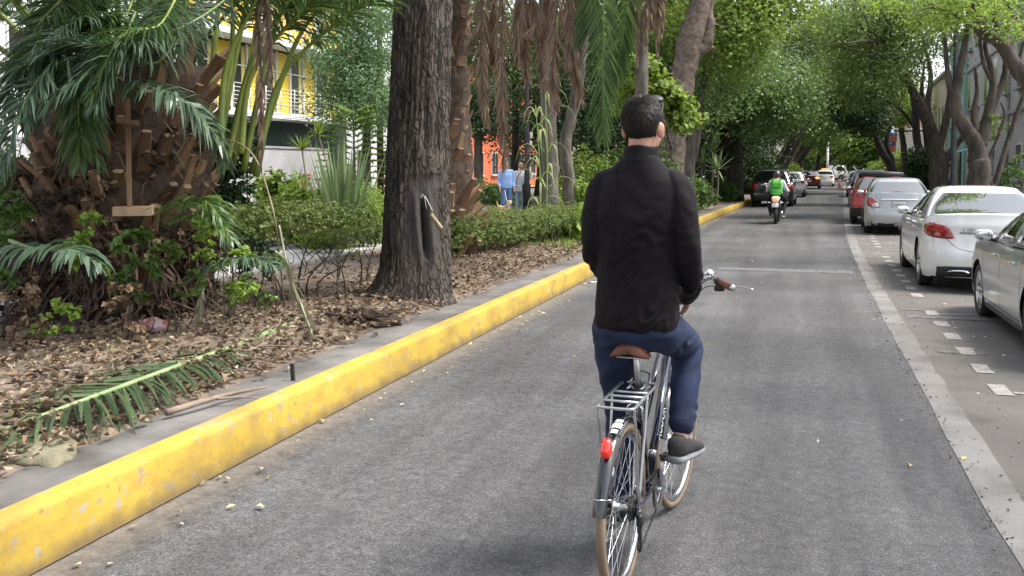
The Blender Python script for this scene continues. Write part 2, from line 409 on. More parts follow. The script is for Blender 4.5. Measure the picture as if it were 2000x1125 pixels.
# planted median: bare soil
PATH0, PATH1 = -7.62, -9.85
def soil_z(x, y):
    e = min(1, max(0, (KX - 0.5 - x) / 0.6))
    h = kerb_h(y) - 0.03 + e * 0.05
    k = math.exp(-((x + 4.9) / 0.8) ** 2) * 0.05
    b = 0.03 * math.sin(1.7 * x + 0.8 * y) * math.sin(1.1 * y - 0.6 * x) + 0.015 * math.sin(4.3 * x + 3.1 * y)
    f = min(1, max(0, (x - (PATH0 + 0.1)) / 0.5))
    return h * f + MZ * (1 - f) + (k + b * e) * f
xs = np.linspace(KX - 0.47, PATH0 + 0.02, 26); ysm = ylist(-6, 330, 0.22, 1.04, 6.0)
SOIL = mat("dry_soil", (0.105, 0.078, 0.055), 0.95, (0.20, 0.155, 0.118), scale=3.0, detail=9, bump=0.8, bscale=26, bdist=0.02)
struct("soil_bed", MB().add(*grid(sheet(xs, ysm, soil_z))), SOIL)
P = sheet(np.linspace(PATH0 - 0.08, PATH1 + 0.08, 5), ysm, lambda x, y: MZ + 0.006)
struct("path", MB().add(*grid(P)), mat("pale_path_concrete", (0.42, 0.40, 0.385), 0.85, (0.52, 0.50, 0.48), scale=1.5, detail=8, bump=0.15))
mb = MB()
for xa in (PATH0 + 0.04, PATH1 - 0.04):
    Pq = np.array([[rd(xa + dx, y, z) for y in ysm] for dx, z in ((0.07, MZ - 0.05), (0.06, MZ + 0.045), (-0.06, MZ + 0.045), (-0.07, MZ - 0.05))]); mb.add(*grid(Pq), smooth=False)
struct("path_edging", mb, mat("path_edge", (0.24, 0.22, 0.2), 0.9, (0.33, 0.31, 0.29), scale=4))
P = sheet(np.linspace(PATH1 + 0.02, -17.0, 18), ysm, lambda x, y: MZ + 0.03 * math.sin(1.3 * x + y) * math.sin(0.7 * y))
struct("garden_bed", MB().add(*grid(P)), mat("garden_soil", (0.07, 0.06, 0.04), 0.95, (0.12, 0.12, 0.06), scale=2.0, detail=8, bump=0.6))
P = sheet(np.linspace(-17.0, -23.0, 6), ylist(-10, 330, 2.0), lambda x, y: 0.02)
struct("far_road", MB().add(*grid(P)), mat("far_asphalt", (0.12, 0.12, 0.12), 0.9, (0.17, 0.17, 0.17), scale=1.0))
P = sheet(np.linspace(-23.0, -26.5, 3), ylist(-10, 330, 2.0), lambda x, y: 0.16)
struct("far_pavement", MB().add(*grid(P)), mat("far_paving", (0.3, 0.29, 0.28), 0.9, (0.36, 0.35, 0.34), scale=1.0))

# right-hand kerb and pavement
ysr = ylist(-12, 330, 0.6)
P = np.array([[rd(x, y, z) for y in ysr] for x, z in ((4.04, -0.01), (4.05, 0.12), (4.08, 0.145), (4.25, 0.15))])
struct("right_kerb", MB().add(*grid(P, flip=True)), mat("grey_kerb", (0.26, 0.25, 0.24), 0.9, (0.35, 0.34, 0.33), scale=3, bump=0.3))
P = sheet(np.linspace(4.25, 7.4, 6), ysr, lambda x, y: 0.15)
struct("pavement", MB().add(*grid(P, flip=True)), mat("paving", (0.24, 0.235, 0.225), 0.9, (0.34, 0.33, 0.32), scale=2, detail=8, bump=0.2))

# fallen leaves: curled, folded along the midrib
def fallen(n, pos, smin, smax, curl=0.5, lift=0.02, seed=1):
    r = np.random.default_rng(seed); a = r.uniform(0, 2 * np.pi, n); s = r.uniform(smin, smax, n)
    d = np.stack([np.cos(a), np.sin(a), r.normal(0, 0.22, n)], -1); d /= np.linalg.norm(d, axis=1)[:, None]
    w = np.stack([-np.sin(a), np.cos(a), r.normal(0, 0.35, n)], -1); w -= d * (w * d).sum(1)[:, None]; w /= np.linalg.norm(w, axis=1)[:, None]
    u = np.cross(d, w); fo = r.uniform(-0.1, curl, n) * s; cu = r.uniform(-0.25, curl, n) * s
    S, W = s[:, None], (s * r.uniform(0.2, 0.33, n))[:, None]
    fo, cu = fo[:, None], cu[:, None]
    c = pos + np.c_[np.zeros((n, 2)), r.uniform(0.3, 1, n) * lift]
    V = np.stack([c - d * S * .5 + u * cu * .5, c + w * W + u * fo - d * S * .1, c + d * S * .5 + u * cu * .5, c - w * W + u * fo - d * S * .1, c + u * 0.0], 1)
    k = np.arange(n)[:, None] * 5
    T = np.concatenate([k + np.array([0, 1, 4]), k + np.array([1, 2, 4]), k + np.array([2, 3, 4]), k + np.array([3, 0, 4])])
    return V.reshape(-1, 3), T
LITTER = mat("dead_leaf", (0.2, 0.15, 0.1), 0.75, isl=[(0.035, 0.022, 0.014), (0.10, 0.062, 0.035), (0.19, 0.125, 0.075), (0.27, 0.195, 0.125), (0.06, 0.04, 0.025), (0.36, 0.30, 0.22), (0.15, 0.125, 0.05)], trans=0.12)
n = 30000
yy = 2.2 + 30 * rng.random(n) ** 1.9; xx = KX - 0.42 - 4.1 * rng.random(n) ** 1.35
keep = (rng.random(n) < np.clip(1.15 - 0.17 * (KX - 0.6 - xx), 0.2, 1)) & ((xx < KX - 0.58) | (rng.random(n) < 0.10)) & ((yy < 10.5) | (xx > -5.6) | (rng.random(n) < 0.25))
xx, yy = xx[keep], yy[keep]
pos = np.array([rd(x, y, (soil_z(x, y) if x < KX - 0.6 else kerb_h(y)) + 0.006) for x, y in zip(xx, yy)])
lf = MB().add(*fallen(len(xx), pos, 0.035, 0.095, 0.5, 0.045, 2), smooth=False)
tag(obj("leaf_litter", lf, LITTER), "dry brown leaf litter lying over the soil behind the kerb", "leaf litter", kind='stuff')
n = 620
yy = 3 + 48 * rng.random(n) ** 1.0; side = rng.random(n)
xx = np.where(side < 0.55, KX + 0.03 + np.abs(rng.normal(0, 0.22, n)), np.where(side < 0.9, rng.uniform(1.0, 4.0, n), rng.uniform(-3, 1, n)))
pos = np.array([rd(x, y, 0.006) for x, y in zip(xx, yy)])
lf = MB().add(*fallen(n, pos, 0.025, 0.07, 0.25, 0.008, 5), smooth=False)
tag(obj("road_leaves", lf, mat("yellow_leaf", (0.5, 0.4, 0.1), 0.7, isl=[(0.50, 0.36, 0.06), (0.42, 0.38, 0.20), (0.55, 0.5, 0.36), (0.30, 0.2, 0.09), (0.45, 0.42, 0.12)], trans=0.1)),
    "small yellow and pale leaves scattered over the asphalt", "fallen leaves", kind='stuff')
n = 420
yy = 7 + 34 * rng.random(n); xx = rng.uniform(0.9, 3.9, n) - 0.5 * rng.random(n) ** 2
lf = MB().add(*fallen(n, np.array([rd(x, y, 0.006) for x, y in zip(xx, yy)]), 0.02, 0.055, 0.2, 0.006, 6), smooth=False)
tag(obj("pale_litter", lf, mat("pale_leaf", (0.5, 0.47, 0.4), 0.7, isl=[(0.52, 0.48, 0.40), (0.42, 0.37, 0.26), (0.58, 0.56, 0.5)], trans=0.1)), "small pale dry leaves strewn over the parking bays", "fallen leaves", kind='stuff')
n = 900
yy = 3 + 22 * rng.random(n) ** 1.5; xx = np.where(rng.random(n) < .6, 0.95 + rng.normal(0, .05, n), rng.uniform(.97, 1.5, n))
lf = MB().add(*fallen(n, np.array([rd(x, y, 0.007) for x, y in zip(xx, yy)]), 0.008, 0.03, 0.4, 0.006, 8), smooth=False)
tag(obj("grit", lf, mat("dark_grit", (0.05, 0.045, 0.04), 0.95, isl=[(0.03, 0.028, 0.026), (0.09, 0.08, 0.07), (0.16, 0.15, 0.13)])), "dark grit and crumbs along the edge of the pale strip", "grit", kind='stuff')
# lawn beyond the hedge
n = 9000
xx = rng.uniform(-7.4, -3.95, n); yy = 17.5 + 22 * rng.random(n)
keep = xx < -3.85 - 0.12 * (yy - 17) * 0 - 0.4 * rng.random(n); xx, yy = xx[keep], yy[keep]; n = len(xx)
b0 = np.array([rd(x, y, soil_z(x, y) - 0.01) for x, y in zip(xx, yy)])
a = rng.uniform(0, 6.28, n); h = rng.uniform(0.06, 0.16, n); w = 0.018
dx = np.stack([np.cos(a), np.sin(a), 0 * a], -1); ln = np.stack([np.cos(a + 1.2), np.sin(a + 1.2), 0 * a], -1) * (h * rng.uniform(0.2, 0.9, n))[:, None]
V = np.stack([b0 - dx * w, b0 + dx * w, b0 + ln + np.c_[np.zeros((n, 2)), h]], 1).reshape(-1, 3)
tag(obj("lawn_grass", MB().add(V, np.arange(3 * n).reshape(-1, 3), smooth=False), mat("grass", (0.1, 0.2, 0.03), 0.6, isl=[(0.10, 0.20, 0.025), (0.20, 0.32, 0.06), (0.14, 0.24, 0.03)], trans=0.35)),
    "bright green lawn grass behind the clipped hedge", "grass", kind='stuff')
# ------------------------------------------------------------------ plants: builders
LEAFQ = np.array([0, 1, 2, 3])
def leafcloud(clumps, n, size, seed=0, aspect=0.42, spray=14, spread=0.24, shell=0.5, droop=0.25):
    """many small folded leaves in loose sprays through the volume of each clump"""
    r = np.random.default_rng(seed)
    n, size = int(n * 1.25), size * 0.95
    C = np.array([c for c, _ in clumps]); R = np.array([(q if np.ndim(q) else (q, q, q * 0.8)) for _, q in clumps], float)
    w = R.prod(1) ** 0.75; w /= w.sum()
    ns = max(1, n // spray); k = r.choice(len(C), ns, p=w)
    d = r.normal(size=(ns, 3)); d /= np.linalg.norm(d, axis=1)[:, None]
    rad = (shell + (1 - shell) * r.random(ns) ** 0.7) * (1 + 0.22 * vnoise(d * 3.0 + C[k], seed))
    s0 = C[k] + d * R[k] * rad[:, None]
    j = np.repeat(np.arange(ns), spray)[:n]; m = len(j)
    p = s0[j] + r.normal(size=(m, 3)) * spread * np.minimum(1, R[k].mean(1))[j][:, None] * np.array([1, 1, 0.7])
    nrm = d[j] * 0.7 + np.array([0, 0, 0.8]) + r.normal(size=(m, 3)) * 0.55; nrm /= np.linalg.norm(nrm, axis=1)[:, None]
    t = d[j] * 0.5 + r.normal(size=(m, 3)) * 0.8 + np.array([0, 0, -droop]); t -= nrm * (t * nrm).sum(1)[:, None]; t /= np.linalg.norm(t, axis=1)[:, None] + 1e-9
    b = np.cross(nrm, t); L = (size * r.uniform(0.6, 1.25, m))[:, None]; W = L * aspect * r.uniform(0.8, 1.2, (m, 1))
    V = np.stack([p, p + t * L * .5 + b * W + nrm * W * .35, p + t * L - nrm * L * .12, p + t * L * .5 - b * W + nrm * W * .35], 1)
    return V.reshape(-1, 3), np.arange(4 * m).reshape(-1, 4)

BARK = lambda name, a, b, **k: mat(name, a, 0.95, b, scale=k.pop('scale', 7.0), detail=9, bump=k.pop('bump', 0.9), bscale=k.pop('bscale', 22), bdist=0.03, stretch=k.pop('stretch', (1, 1, 0.3)), **k)
BK_GREY = BARK("grey_bark", (0.07, 0.06, 0.05), (0.17, 0.15, 0.125))
BK_BROWN = BARK("brown_bark", (0.032, 0.025, 0.02), (0.085, 0.068, 0.055))
BK_DARK = BARK("dark_bark", (0.022, 0.02, 0.018), (0.06, 0.053, 0.045))
BK_PALE = BARK("pale_bark", (0.13, 0.11, 0.095), (0.24, 0.21, 0.18), stretch=(1, 1, 0.6))
def LEAFM(name, cols, tr=0.38, rough=0.5): return mat(name, cols[0], rough, isl=cols, trans=tr, spec=0.45)
LF_MID = LEAFM("mid_green_leaf", [(0.04, 0.085, 0.016), (0.075, 0.15, 0.028), (0.12, 0.21, 0.045), (0.055, 0.115, 0.024)])
LF_BLUE = LEAFM("cool_green_leaf", [(0.05, 0.105, 0.024), (0.095, 0.18, 0.042), (0.165, 0.26, 0.085), (0.07, 0.14, 0.032)], 0.36, 0.34)
LF_YEL = LEAFM("yellow_green_leaf", [(0.09, 0.155, 0.018), (0.14, 0.225, 0.028), (0.19, 0.275, 0.042), (0.115, 0.19, 0.025)], 0.36)
LF_LIGHT = LEAFM("light_green_leaf", [(0.09, 0.17, 0.022), (0.17, 0.28, 0.04), (0.26, 0.37, 0.07), (0.12, 0.21, 0.035)], 0.46)
LF_OLIVE = LEAFM("olive_green_leaf", [(0.055, 0.10, 0.02), (0.10, 0.165, 0.035), (0.155, 0.23, 0.058), (0.075, 0.13, 0.027)], 0.44, 0.4)
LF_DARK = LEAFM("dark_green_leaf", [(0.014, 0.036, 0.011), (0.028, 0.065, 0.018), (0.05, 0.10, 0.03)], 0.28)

def nearest(limbs, c):
    best = None
    for pts, rr in limbs:
        D = np.linalg.norm(pts - c, axis=1) + 0.6 * np.maximum(0, pts[:, 2] - c[2]); k = int(D.argmin())
        if best is None or D[k] < best[0]: best = (D[k], pts[k], rr[k])
    return best
def tree(name, label, limbs, clumps, nleaf, lsize, bark, leaf, cat="tree", group=None, seed=0, twigs=3, tw_r=0.03, n=10, loc=None, spread=0.28, shell=0.45, aspect=0.42):
    """limbs: [(points in the world, radii)], the first one starts in the ground"""
    r = np.random.default_rng(seed); base = np.array(limbs[0][0][0], float) if loc is None else np.array(loc, float)
    t = thing(name, label, cat, base, 0, group)
    LB = []
    mb = MB()
    for pts, rr in limbs:
        m = max(8, 5 * len(pts)); p = smooth_path(pts, m) - base; q = rads(rr, m)
        p[1:-1] += r.normal(size=(m - 2, 3)) * q[1:-1, None] * 0.045
        mb.add(*tube(p, q, n, wob=0.03)); LB.append((p, q))
    cl = [(np.asarray(c, float) - base, q) for c, q in clumps]
    for c, q in cl:
        d, p0, r0 = nearest(LB, c); R = q if np.ndim(q) == 0 else max(q)
        for k in range(twigs):
            e = c + r.normal(size=3) * R * 0.5; mid = (p0 + e) / 2 + r.normal(size=3) * R * 0.18 + np.array([0, 0, 0.08 * R])
            mb.add(*tube(smooth_path([p0, mid, e], 7), rads([min(r0 * 0.6, tw_r * (1 + R * .4)), tw_r * 0.6, 0.006], 7), 5, caps=False))
    obj("trunk", mb, bark, t)
    if cl: obj("crown", MB().add(*leafcloud(cl, nleaf, lsize, seed, aspect=aspect, spread=spread, shell=shell), smooth=False), leaf, t)
    return t
def pp(d, *pts): return [at(x, y, (d if np.ndim(d) == 0 else d[i])) for i, (x, y) in enumerate(pts)]
def cl(d, r, *pts): return [(at(x, y, d + rng.uniform(-1, 1) * r * 0.9), r * rng.uniform(0.8, 1.2)) for x, y in pts]
def ground_below(p, z=MZ): return np.array((p[0], p[1], z))

def frond(path, leaf, n=70, start=0.12, ang=(75, 25), lift=0.15, droop=0.35, w=0.022, rr=(0.022, 0.004), face=None, jit=0.10, seed=0, sides=(1, -1), shape=None):
    """rachis + ribbon leaflets; materials 0 rachis, 1 leaflet"""
    r = np.random.default_rng(seed); m = 28; p = smooth_path(path, m)
    mb = MB().add(*tube(p, rads(rr, m), 6))
    t = np.gradient(p, axis=0); t /= np.linalg.norm(t, axis=1)[:, None]
    A, B, C_, W = [], [], [], []
    for k in range(n):
        u = start + (1 - start) * (k + r.uniform(-.3, .3)) / n; u = min(0.999, max(0, u)); i = u * (m - 1); a = int(i); f = i - a; b2 = min(m - 1, a + 1)
        q = p[a] * (1 - f) + p[b2] * f; tt = t[a]
        up = np.array(face if face is not None else (0, 0, 1.0)); nn = up - tt * np.dot(up, tt)
        if np.linalg.norm(nn) < 0.1: nn = np.array((0, -1.0, 0)) - tt * np.dot((0, -1.0, 0), tt)
        nn /= np.linalg.norm(nn); s = np.cross(tt, nn)
        v = (u - start) / (1 - start); al = math.radians(ang[0] + (ang[1] - ang[0]) * v)
        ln = leaf * ((math.sin(math.pi * min(1, 0.22 + 0.72 * v)) ** 0.7) if shape is None else shape(v))
        for sg in sides:
            d = tt * math.cos(al) + s * sg * math.sin(al) + nn * (lift + r.normal(0, jit)) + r.normal(size=3) * jit
            d /= np.linalg.norm(d); l2 = ln * r.uniform(0.8, 1.1); dr = droop * r.uniform(0.6, 1.5)
            pts = [q]; dd = d.copy()
            for sN in range(3):
                pts.append(pts[-1] + dd * l2 / 3); dd = dd + np.array((0, 0, -dr)); dd /= np.linalg.norm(dd)
            A.append(pts); wv = np.cross(d, nn); wv /= np.linalg.norm(wv) + 1e-9; W.append(wv + nn * r.normal(0, 0.35))
    A = np.array(A); W = np.array(W)[:, None] * (w * np.array([0.5, 1.0, 0.75, 0.06]))[None, :, None]
    L_, R_ = A - W, A + W; V = np.stack([L_, R_], 2).reshape(-1, 3); base = (np.arange(len(A)) * 8)[:, None]
    q = np.concatenate([base + np.array([0, 1, 3, 2]), base + np.array([2, 3, 5, 4]), base + np.array([4, 5, 7, 6])])
    return mb.add(V, q, 1, False)
def blades(n, L, w, tilt, seed=0, bend=0.4, z0=0.0, base_r=0.05, seg=5, fold=0.0):
    """sword-like leaves rising from one point"""
    r = np.random.default_rng(seed); mb = MB(); us = np.linspace(0, 1, seg + 1)
    for k in range(n):
        a = r.uniform(0, 6.283); th = math.radians(r.uniform(*tilt)); l = L * r.uniform(0.65, 1.05); h = np.array((math.cos(a), math.sin(a), 0))
        d = h * math.sin(th) + np.array((0, 0, math.cos(th))); p = h * base_r * r.random() + np.array((0, 0, z0)); pts = [p]
        for s in range(seg):
            p = p + d * l / seg; pts.append(p); d = d + np.array((0, 0, -1)) * bend * r.uniform(.5, 1.3) / seg * (s / seg) * 2; d /= np.linalg.norm(d)
        pts = np.array(pts); wv = np.cross(h, (0, 0, 1.0)); ww = (w * np.interp(us, [0, .25, .6, 1], [.7, 1, .75, .03]))[:, None] * wv
        cen = pts - h * (w * .25 * (us < .95))[:, None]
        V, q = grid(np.stack([pts - ww, cen, pts + ww], 0)); mb.add(V, q, 0, False)
    return mb
def bush(name, label, base, clumps, n, size, leaf, seed, stems=5, bark=None, cat="shrub", group=None, spread=0.12, aspect=0.42, shell=0.3, sr=0.012):
    """clumps relative to the base"""
    t = thing(name, label, cat, base, 0, group); r = np.random.default_rng(seed)
    obj("foliage", MB().add(*leafcloud([(np.array(c, float), q) for c, q in clumps], n, size, seed, spread=spread, aspect=aspect, shell=shell), smooth=False), leaf, t)
    if stems:
        mb = MB()
        for k in range(stems):
            c, q = clumps[k % len(clumps)]; e = np.array(c) + r.normal(size=3) * np.mean(q) * 0.4; b = np.array((c[0] * .3 + r.normal(0, .05), c[1] * .3 + r.normal(0, .05), -0.06))
            m_ = b * .5 + e * .5 + r.normal(size=3) * np.array((.08, .08, .02)); mb.add(*tube(smooth_path([b, m_, e], 8), rads([sr, sr * .7, sr * .3], 8), 6))
        obj("stem", mb, bark or BK_DARK, t)
    return t
# ------------------------------------------------------------------ palms and the big tree by the kerb
RACH = mat("palm_rachis", (0.16, 0.22, 0.06), 0.5, (0.10, 0.16, 0.05), scale=3)
PETI = mat("palm_petiole", (0.22, 0.27, 0.045), 0.45, (0.12, 0.17, 0.035), scale=2.5)
PLEAF = LEAFM("palm_leaflet", [(0.035, 0.07, 0.035), (0.06, 0.105, 0.06), (0.10, 0.15, 0.10), (0.045, 0.085, 0.04)], 0.22, 0.35)
PGREEN = LEAFM("palm_green_leaflet", [(0.03, 0.065, 0.016), (0.055, 0.11, 0.025), (0.085, 0.15, 0.035)], 0.3, 0.38)
DEADR = mat("dead_rachis", (0.17, 0.115, 0.075), 0.8, (0.10, 0.065, 0.045), scale=4)
DEADL = mat("dead_leaflet", (0.1, 0.07, 0.05), 0.8, isl=[(0.11, 0.07, 0.047), (0.225, 0.152, 0.104), (0.34, 0.25, 0.175), (0.16, 0.107, 0.075)], trans=0.15)
BOOT = mat("palm_boot", (0.1, 0.06, 0.04), 0.9, isl=[(0.08, 0.042, 0.024), (0.19, 0.105, 0.055), (0.29, 0.185, 0.105), (0.12, 0.066, 0.038)])
BOOTCUT = mat("palm_boot_cut", (0.25, 0.18, 0.105), 0.9, (0.12, 0.08, 0.05), scale=20)
FIBRE = mat("palm_fibre", (0.03, 0.02, 0.014), 0.95, (0.085, 0.055, 0.037), scale=10, detail=8, bump=0.8)

def booted_trunk(base_r, h, n, L, w, seed, taper=0.8, up=(30, 60), th=0.05, z0=0.05):
    """fibrous core studded with the stubs of cut leaf stalks"""
    r = np.random.default_rng(seed); mb = MB()
    zz = np.linspace(-0.1, h, 18); a = np.linspace(0, 6.283, 28, endpoint=False)
    R = base_r * np.interp(zz / h, [0, .3, 1], [1, .95, taper])
    ring = R[:, None] * (1 + 0.06 * r.standard_normal((18, 28)))
    P = np.stack([np.cos(a) * ring, np.sin(a) * ring, np.repeat(zz[:, None], 28, 1)], -1); mb.add(*loft(P), 0)
    for k in range(n):
        z = z0 + (h - z0) * (k + r.random()) / n; an = k * 2.39996 + r.normal(0, .18); rb = base_r * np.interp(z / h, [0, .3, 1], [1, .95, taper]) * 0.93
        el = math.radians(r.uniform(*up)); o = np.array((math.cos(an), math.sin(an), 0)); s = np.array((-o[1], o[0], 0))
        d = o * math.cos(el) + np.array((0, 0, math.sin(el))); u2 = np.cross(s, d); l = L * r.uniform(.45, 1.15); ww = w * r.uniform(.75, 1.2); p0 = o * rb + np.array((0, 0, z))
        secs = []
        for f, kw, kt in ((0, 1.25, 1.4), (.4, .9, 1.0), (1.0, .62, .8)):
            c = p0 + d * l * f; secs.append([c - s * ww * kw * .5 - u2 * th * kt * .2, c - s * ww * kw * .2 - u2 * th * kt * .6, c + s * ww * kw * .2 - u2 * th * kt * .6, c + s * ww * kw * .5 - u2 * th * kt * .2, c + s * ww * kw * .35 + u2 * th * kt * .45, c - s * ww * kw * .35 + u2 * th * kt * .45])
        V, Fs = loft(np.array(secs), caps=False); mb.add(V, Fs, 1, False); mb.add(np.array(secs[-1]), np.arange(6)[None], 2, False)
    return mb

# --- the squat date palm at the left
B1 = gp(250, 612, MZ)
p1 = thing("date_palm", "squat date palm with a thick stub-covered trunk and blue-green fronds", "palm tree", B1)
mbt = booted_trunk(0.88, 2.6, 165, 0.46, 0.165, 3, 1.0, (40, 68), 0.07, 0.35)
obj("trunk", mbt, [FIBRE, BOOT, BOOTCUT], p1)
top = B1 + np.array((0, 0, 2.2))
def fr(parent, path, leaf, mats, lab=None, **k):
    o = obj("frond", frond([np.asarray(q) - np.array(parent.location) for q in path], leaf, **k), mats, parent)
    if lab: o['label'] = lab
    return o
GM = [RACH, PLEAF]
fr(p1, [top + (0.3, -.1, 0), at(520, -60, 9.6), at(400, 30, 8.9), at(270, 92, 8.4), at(150, 160, 8.1), at(70, 225, 8.0)], 0.60, GM, n=96, start=0.34, ang=(78, 35), droop=0.45, w=0.013, seed=1)
fr(p1, [top + (-.5, -.4, -.1), at(150, 190, 8.9), at(205, 172, 8.7), at(280, 168, 8.5), at(355, 195, 8.4), at(408, 250, 8.4), at(440, 320, 8.5)], 0.52, GM, n=80, start=0.3, ang=(75, 45), droop=0.5, w=0.016, seed=2)
fr(p1, [top + (-.3, -.5, -.2), at(160, 120, 8.6), at(90, 140, 8.2), at(40, 220, 8.0), at(10, 330, 7.9)], 0.5, GM, n=80, start=0.25, droop=0.4, w=0.011, seed=3)
fr(p1, [top + (-.2, -.4, -.2), at(200, 60, 9), at(130, 50, 8.6), at(60, 110, 8.3), at(0, 200, 8.2)], 0.5, GM, n=84, start=0.25, droop=0.4, w=0.011, seed=4)
PM = [PETI, PGREEN]
for k, (bx, by, mx, my, tx, ty, d) in enumerate(((440, 330, 495, 110, 640, -60, 10.2), (475, 335, 520, 120, 600, -150, 10.6), (425, 300, 470, 60, 520, -170, 9.9), (500, 345, 545, 160, 760, -20, 10.3), (455, 320, 500, 60, 560, -260, 10.8),
                                                 (395, 290, 425, 30, 420, -220, 10.4), (490, 340, 575, 90, 700, -40, 10.9), (355, 290, 365, 40, 330, -200, 10.8), (300, 280, 300, 30, 250, -220, 10.9), (415, 290, 452, 110, 425, -150, 9.6), (430, 340, 440, 140, 540, -80, 9.3), (470, 300, 490, 150, 630, -10, 9.8))):
    fr(p1, [at(bx, by, d), at(mx, my, d), at((mx + tx) / 2 + 10, (my + ty) / 2 - 30, d - .1), at(tx, ty, d - .4)], 0.6, PM, n=62, start=0.50, ang=(66, 28), droop=0.4, w=0.013, rr=(0.042, 0.006), seed=20 + k)
for k in range(16):
    a = math.radians(95 + 220 * (k + 0.5) / 16 + rng.uniform(-8, 8)) ; L = rng.uniform(2.6, 3.6); el = rng.uniform(0.5, 1.25)
    h = np.array((math.cos(a), math.sin(a), 0)); s0 = top + h * 0.5 + np.array((0, 0, rng.uniform(-.3, .3)))
    fr(p1, [s0, s0 + h * L * .35 * math.cos(el) + np.array((0, 0, L * .38 * math.sin(el) + .1)), s0 + h * L * .72 * math.cos(el * .8) + np.array((0, 0, L * .52 * math.sin(el))), s0 + h * L * math.cos(el * .6) + np.array((0, 0, L * .40 * math.sin(el) - .3))],
       0.55, PM if k % 3 else GM, n=54, start=0.3, droop=0.5, w=0.017, rr=(0.035, 0.005), seed=50 + k)
for k in range(13):                                          # the dense skirt of fronds on the left
    sx_, sy_ = rng.uniform(60, 330), rng.uniform(-40, 130); ex, ey = rng.uniform(-60, 190), rng.uniform(110, 265); d0 = rng.uniform(8.0, 9.3)
    fr(p1, [top + (rng.uniform(-.5, .3), -.3, 0), at(sx_ + 30, sy_ - 60, d0 + .6), at(sx_, sy_, d0 + .2), at((sx_ + ex) / 2 - 10, (sy_ + ey) / 2 - 45, d0 - .1), at(ex, ey, d0 - .3)], .44, GM if k % 3 == 0 else PM, n=84, start=.28, ang=(66, 30), droop=.28, w=.0095, rr=(.022, .004), seed=300 + k)
for k in range(4):
    sx_ = rng.choice([130, 160, 340, 370]); d0 = rng.uniform(8.6, 9.4)
    fr(p1, [top + (rng.uniform(-.3, .3), -.5, 0), at(sx_, 150 + rng.uniform(-30, 20), d0), at(sx_ + rng.uniform(-10, 40), 190, d0 - .2), at(sx_ + rng.uniform(-20, 90), 300 + rng.uniform(0, 40), d0 - .25)], .4, PM, n=46, start=.35, ang=(60, 30), droop=.5, w=.014, rr=(.02, .004), seed=340 + k)
fr(p1, [at(20, 470, 8.6), at(60, 485, 8.2), at(110, 488, 7.9), at(150, 492, 7.6), at(190, 515, 7.5)], 0.42, GM, n=34, start=0.1, droop=0.6, w=0.022, seed=5)
fr(p1, [at(300, 420, 8.9), at(360, 395, 8.7), at(400, 392, 8.5), at(430, 425, 8.4)], 0.36, PM, n=36, start=0.1, droop=0.4, w=0.011, rr=(.012, .004), seed=6)
fr(p1, [at(330, 440, 8.8), at(375, 420, 8.6), at(425, 430, 8.5), at(455, 470, 8.4)], 0.34, PM, n=36, start=0.1, droop=0.4, w=0.011, rr=(.012, .004), seed=7)
fr(p1, [at(350, 560, 8.9), at(420, 520, 8.6), at(480, 505, 8.4), at(540, 520, 8.2)], 0.34, GM, n=40, start=0.1, droop=0.4, w=0.012, rr=(.012, .004), seed=8)
for k, (bx, by, tx, ty) in enumerate(((500, 20, 520, 330), (515, 10, 540, 170))):
    o = fr(p1, [at(bx - 30, by - 120, 9.6), at(bx, by - 30, 9.3), at((bx + tx) / 2, (by + ty) / 2, 9.2), at(tx - 10, ty, 9.2)], 0.20, [DEADR, DEADL], "dry brown frond hanging from the crown", n=46, start=0.2, ang=(30, 12), droop=0.5, w=0.014, face=(-.2, -1, 0), seed=70 + k)
# dead fibres and rags hanging round the foot of the palm
mb = MB()
for k in range(620):
    a = rng.uniform(math.radians(170), math.radians(365)); r0 = rng.uniform(.8, 1.25); z = rng.uniform(.05, 1.0) if k % 4 else rng.uniform(.6, 2.2); h = np.array((math.cos(a), math.sin(a), 0)); l = rng.uniform(.12, .42)
    q0 = h * r0 + (0, 0, z); q1 = q0 + h * .12 * rng.random() + (rng.normal(0, .1), rng.normal(0, .1), -l * .5); q2 = q1 + (rng.normal(0, .1), rng.normal(0, .1), -l * .5)
    s = np.cross(h, (0, 0, 1)) * rng.uniform(.004, .014); mb.add(np.array([q0 - s, q0 + s, q1 - s * 1.3, q1 + s * 1.3, q2 - s * .2, q2 + s * .2]), np.array([[0, 1, 3, 2], [2, 3, 5, 4]]), 0, False)
V_, F_ = leafcloud([(np.array((.95 * math.cos(a_), .95 * math.sin(a_), z_)), .26) for a_ in np.linspace(math.radians(175), math.radians(360), 12) for z_ in (.12, .4, .75)] + [(np.array((.98 * math.cos(a_), .98 * math.sin(a_), z_)), .2) for a_, z_ in zip(rng.uniform(math.radians(190), math.radians(365), 9), rng.uniform(1.0, 2.1, 9))], 4200, .085, 12, spread=.12)
mb.add(V_, F_, 0, False)
obj("dry_thatch", mb, mat("thatch", (.06, .04, .03), .9, isl=[(.03, .018, .012), (.075, .045, .03), (.13, .085, .055), (.045, .028, .02), (.055, .05, .025)], trans=.1), p1)

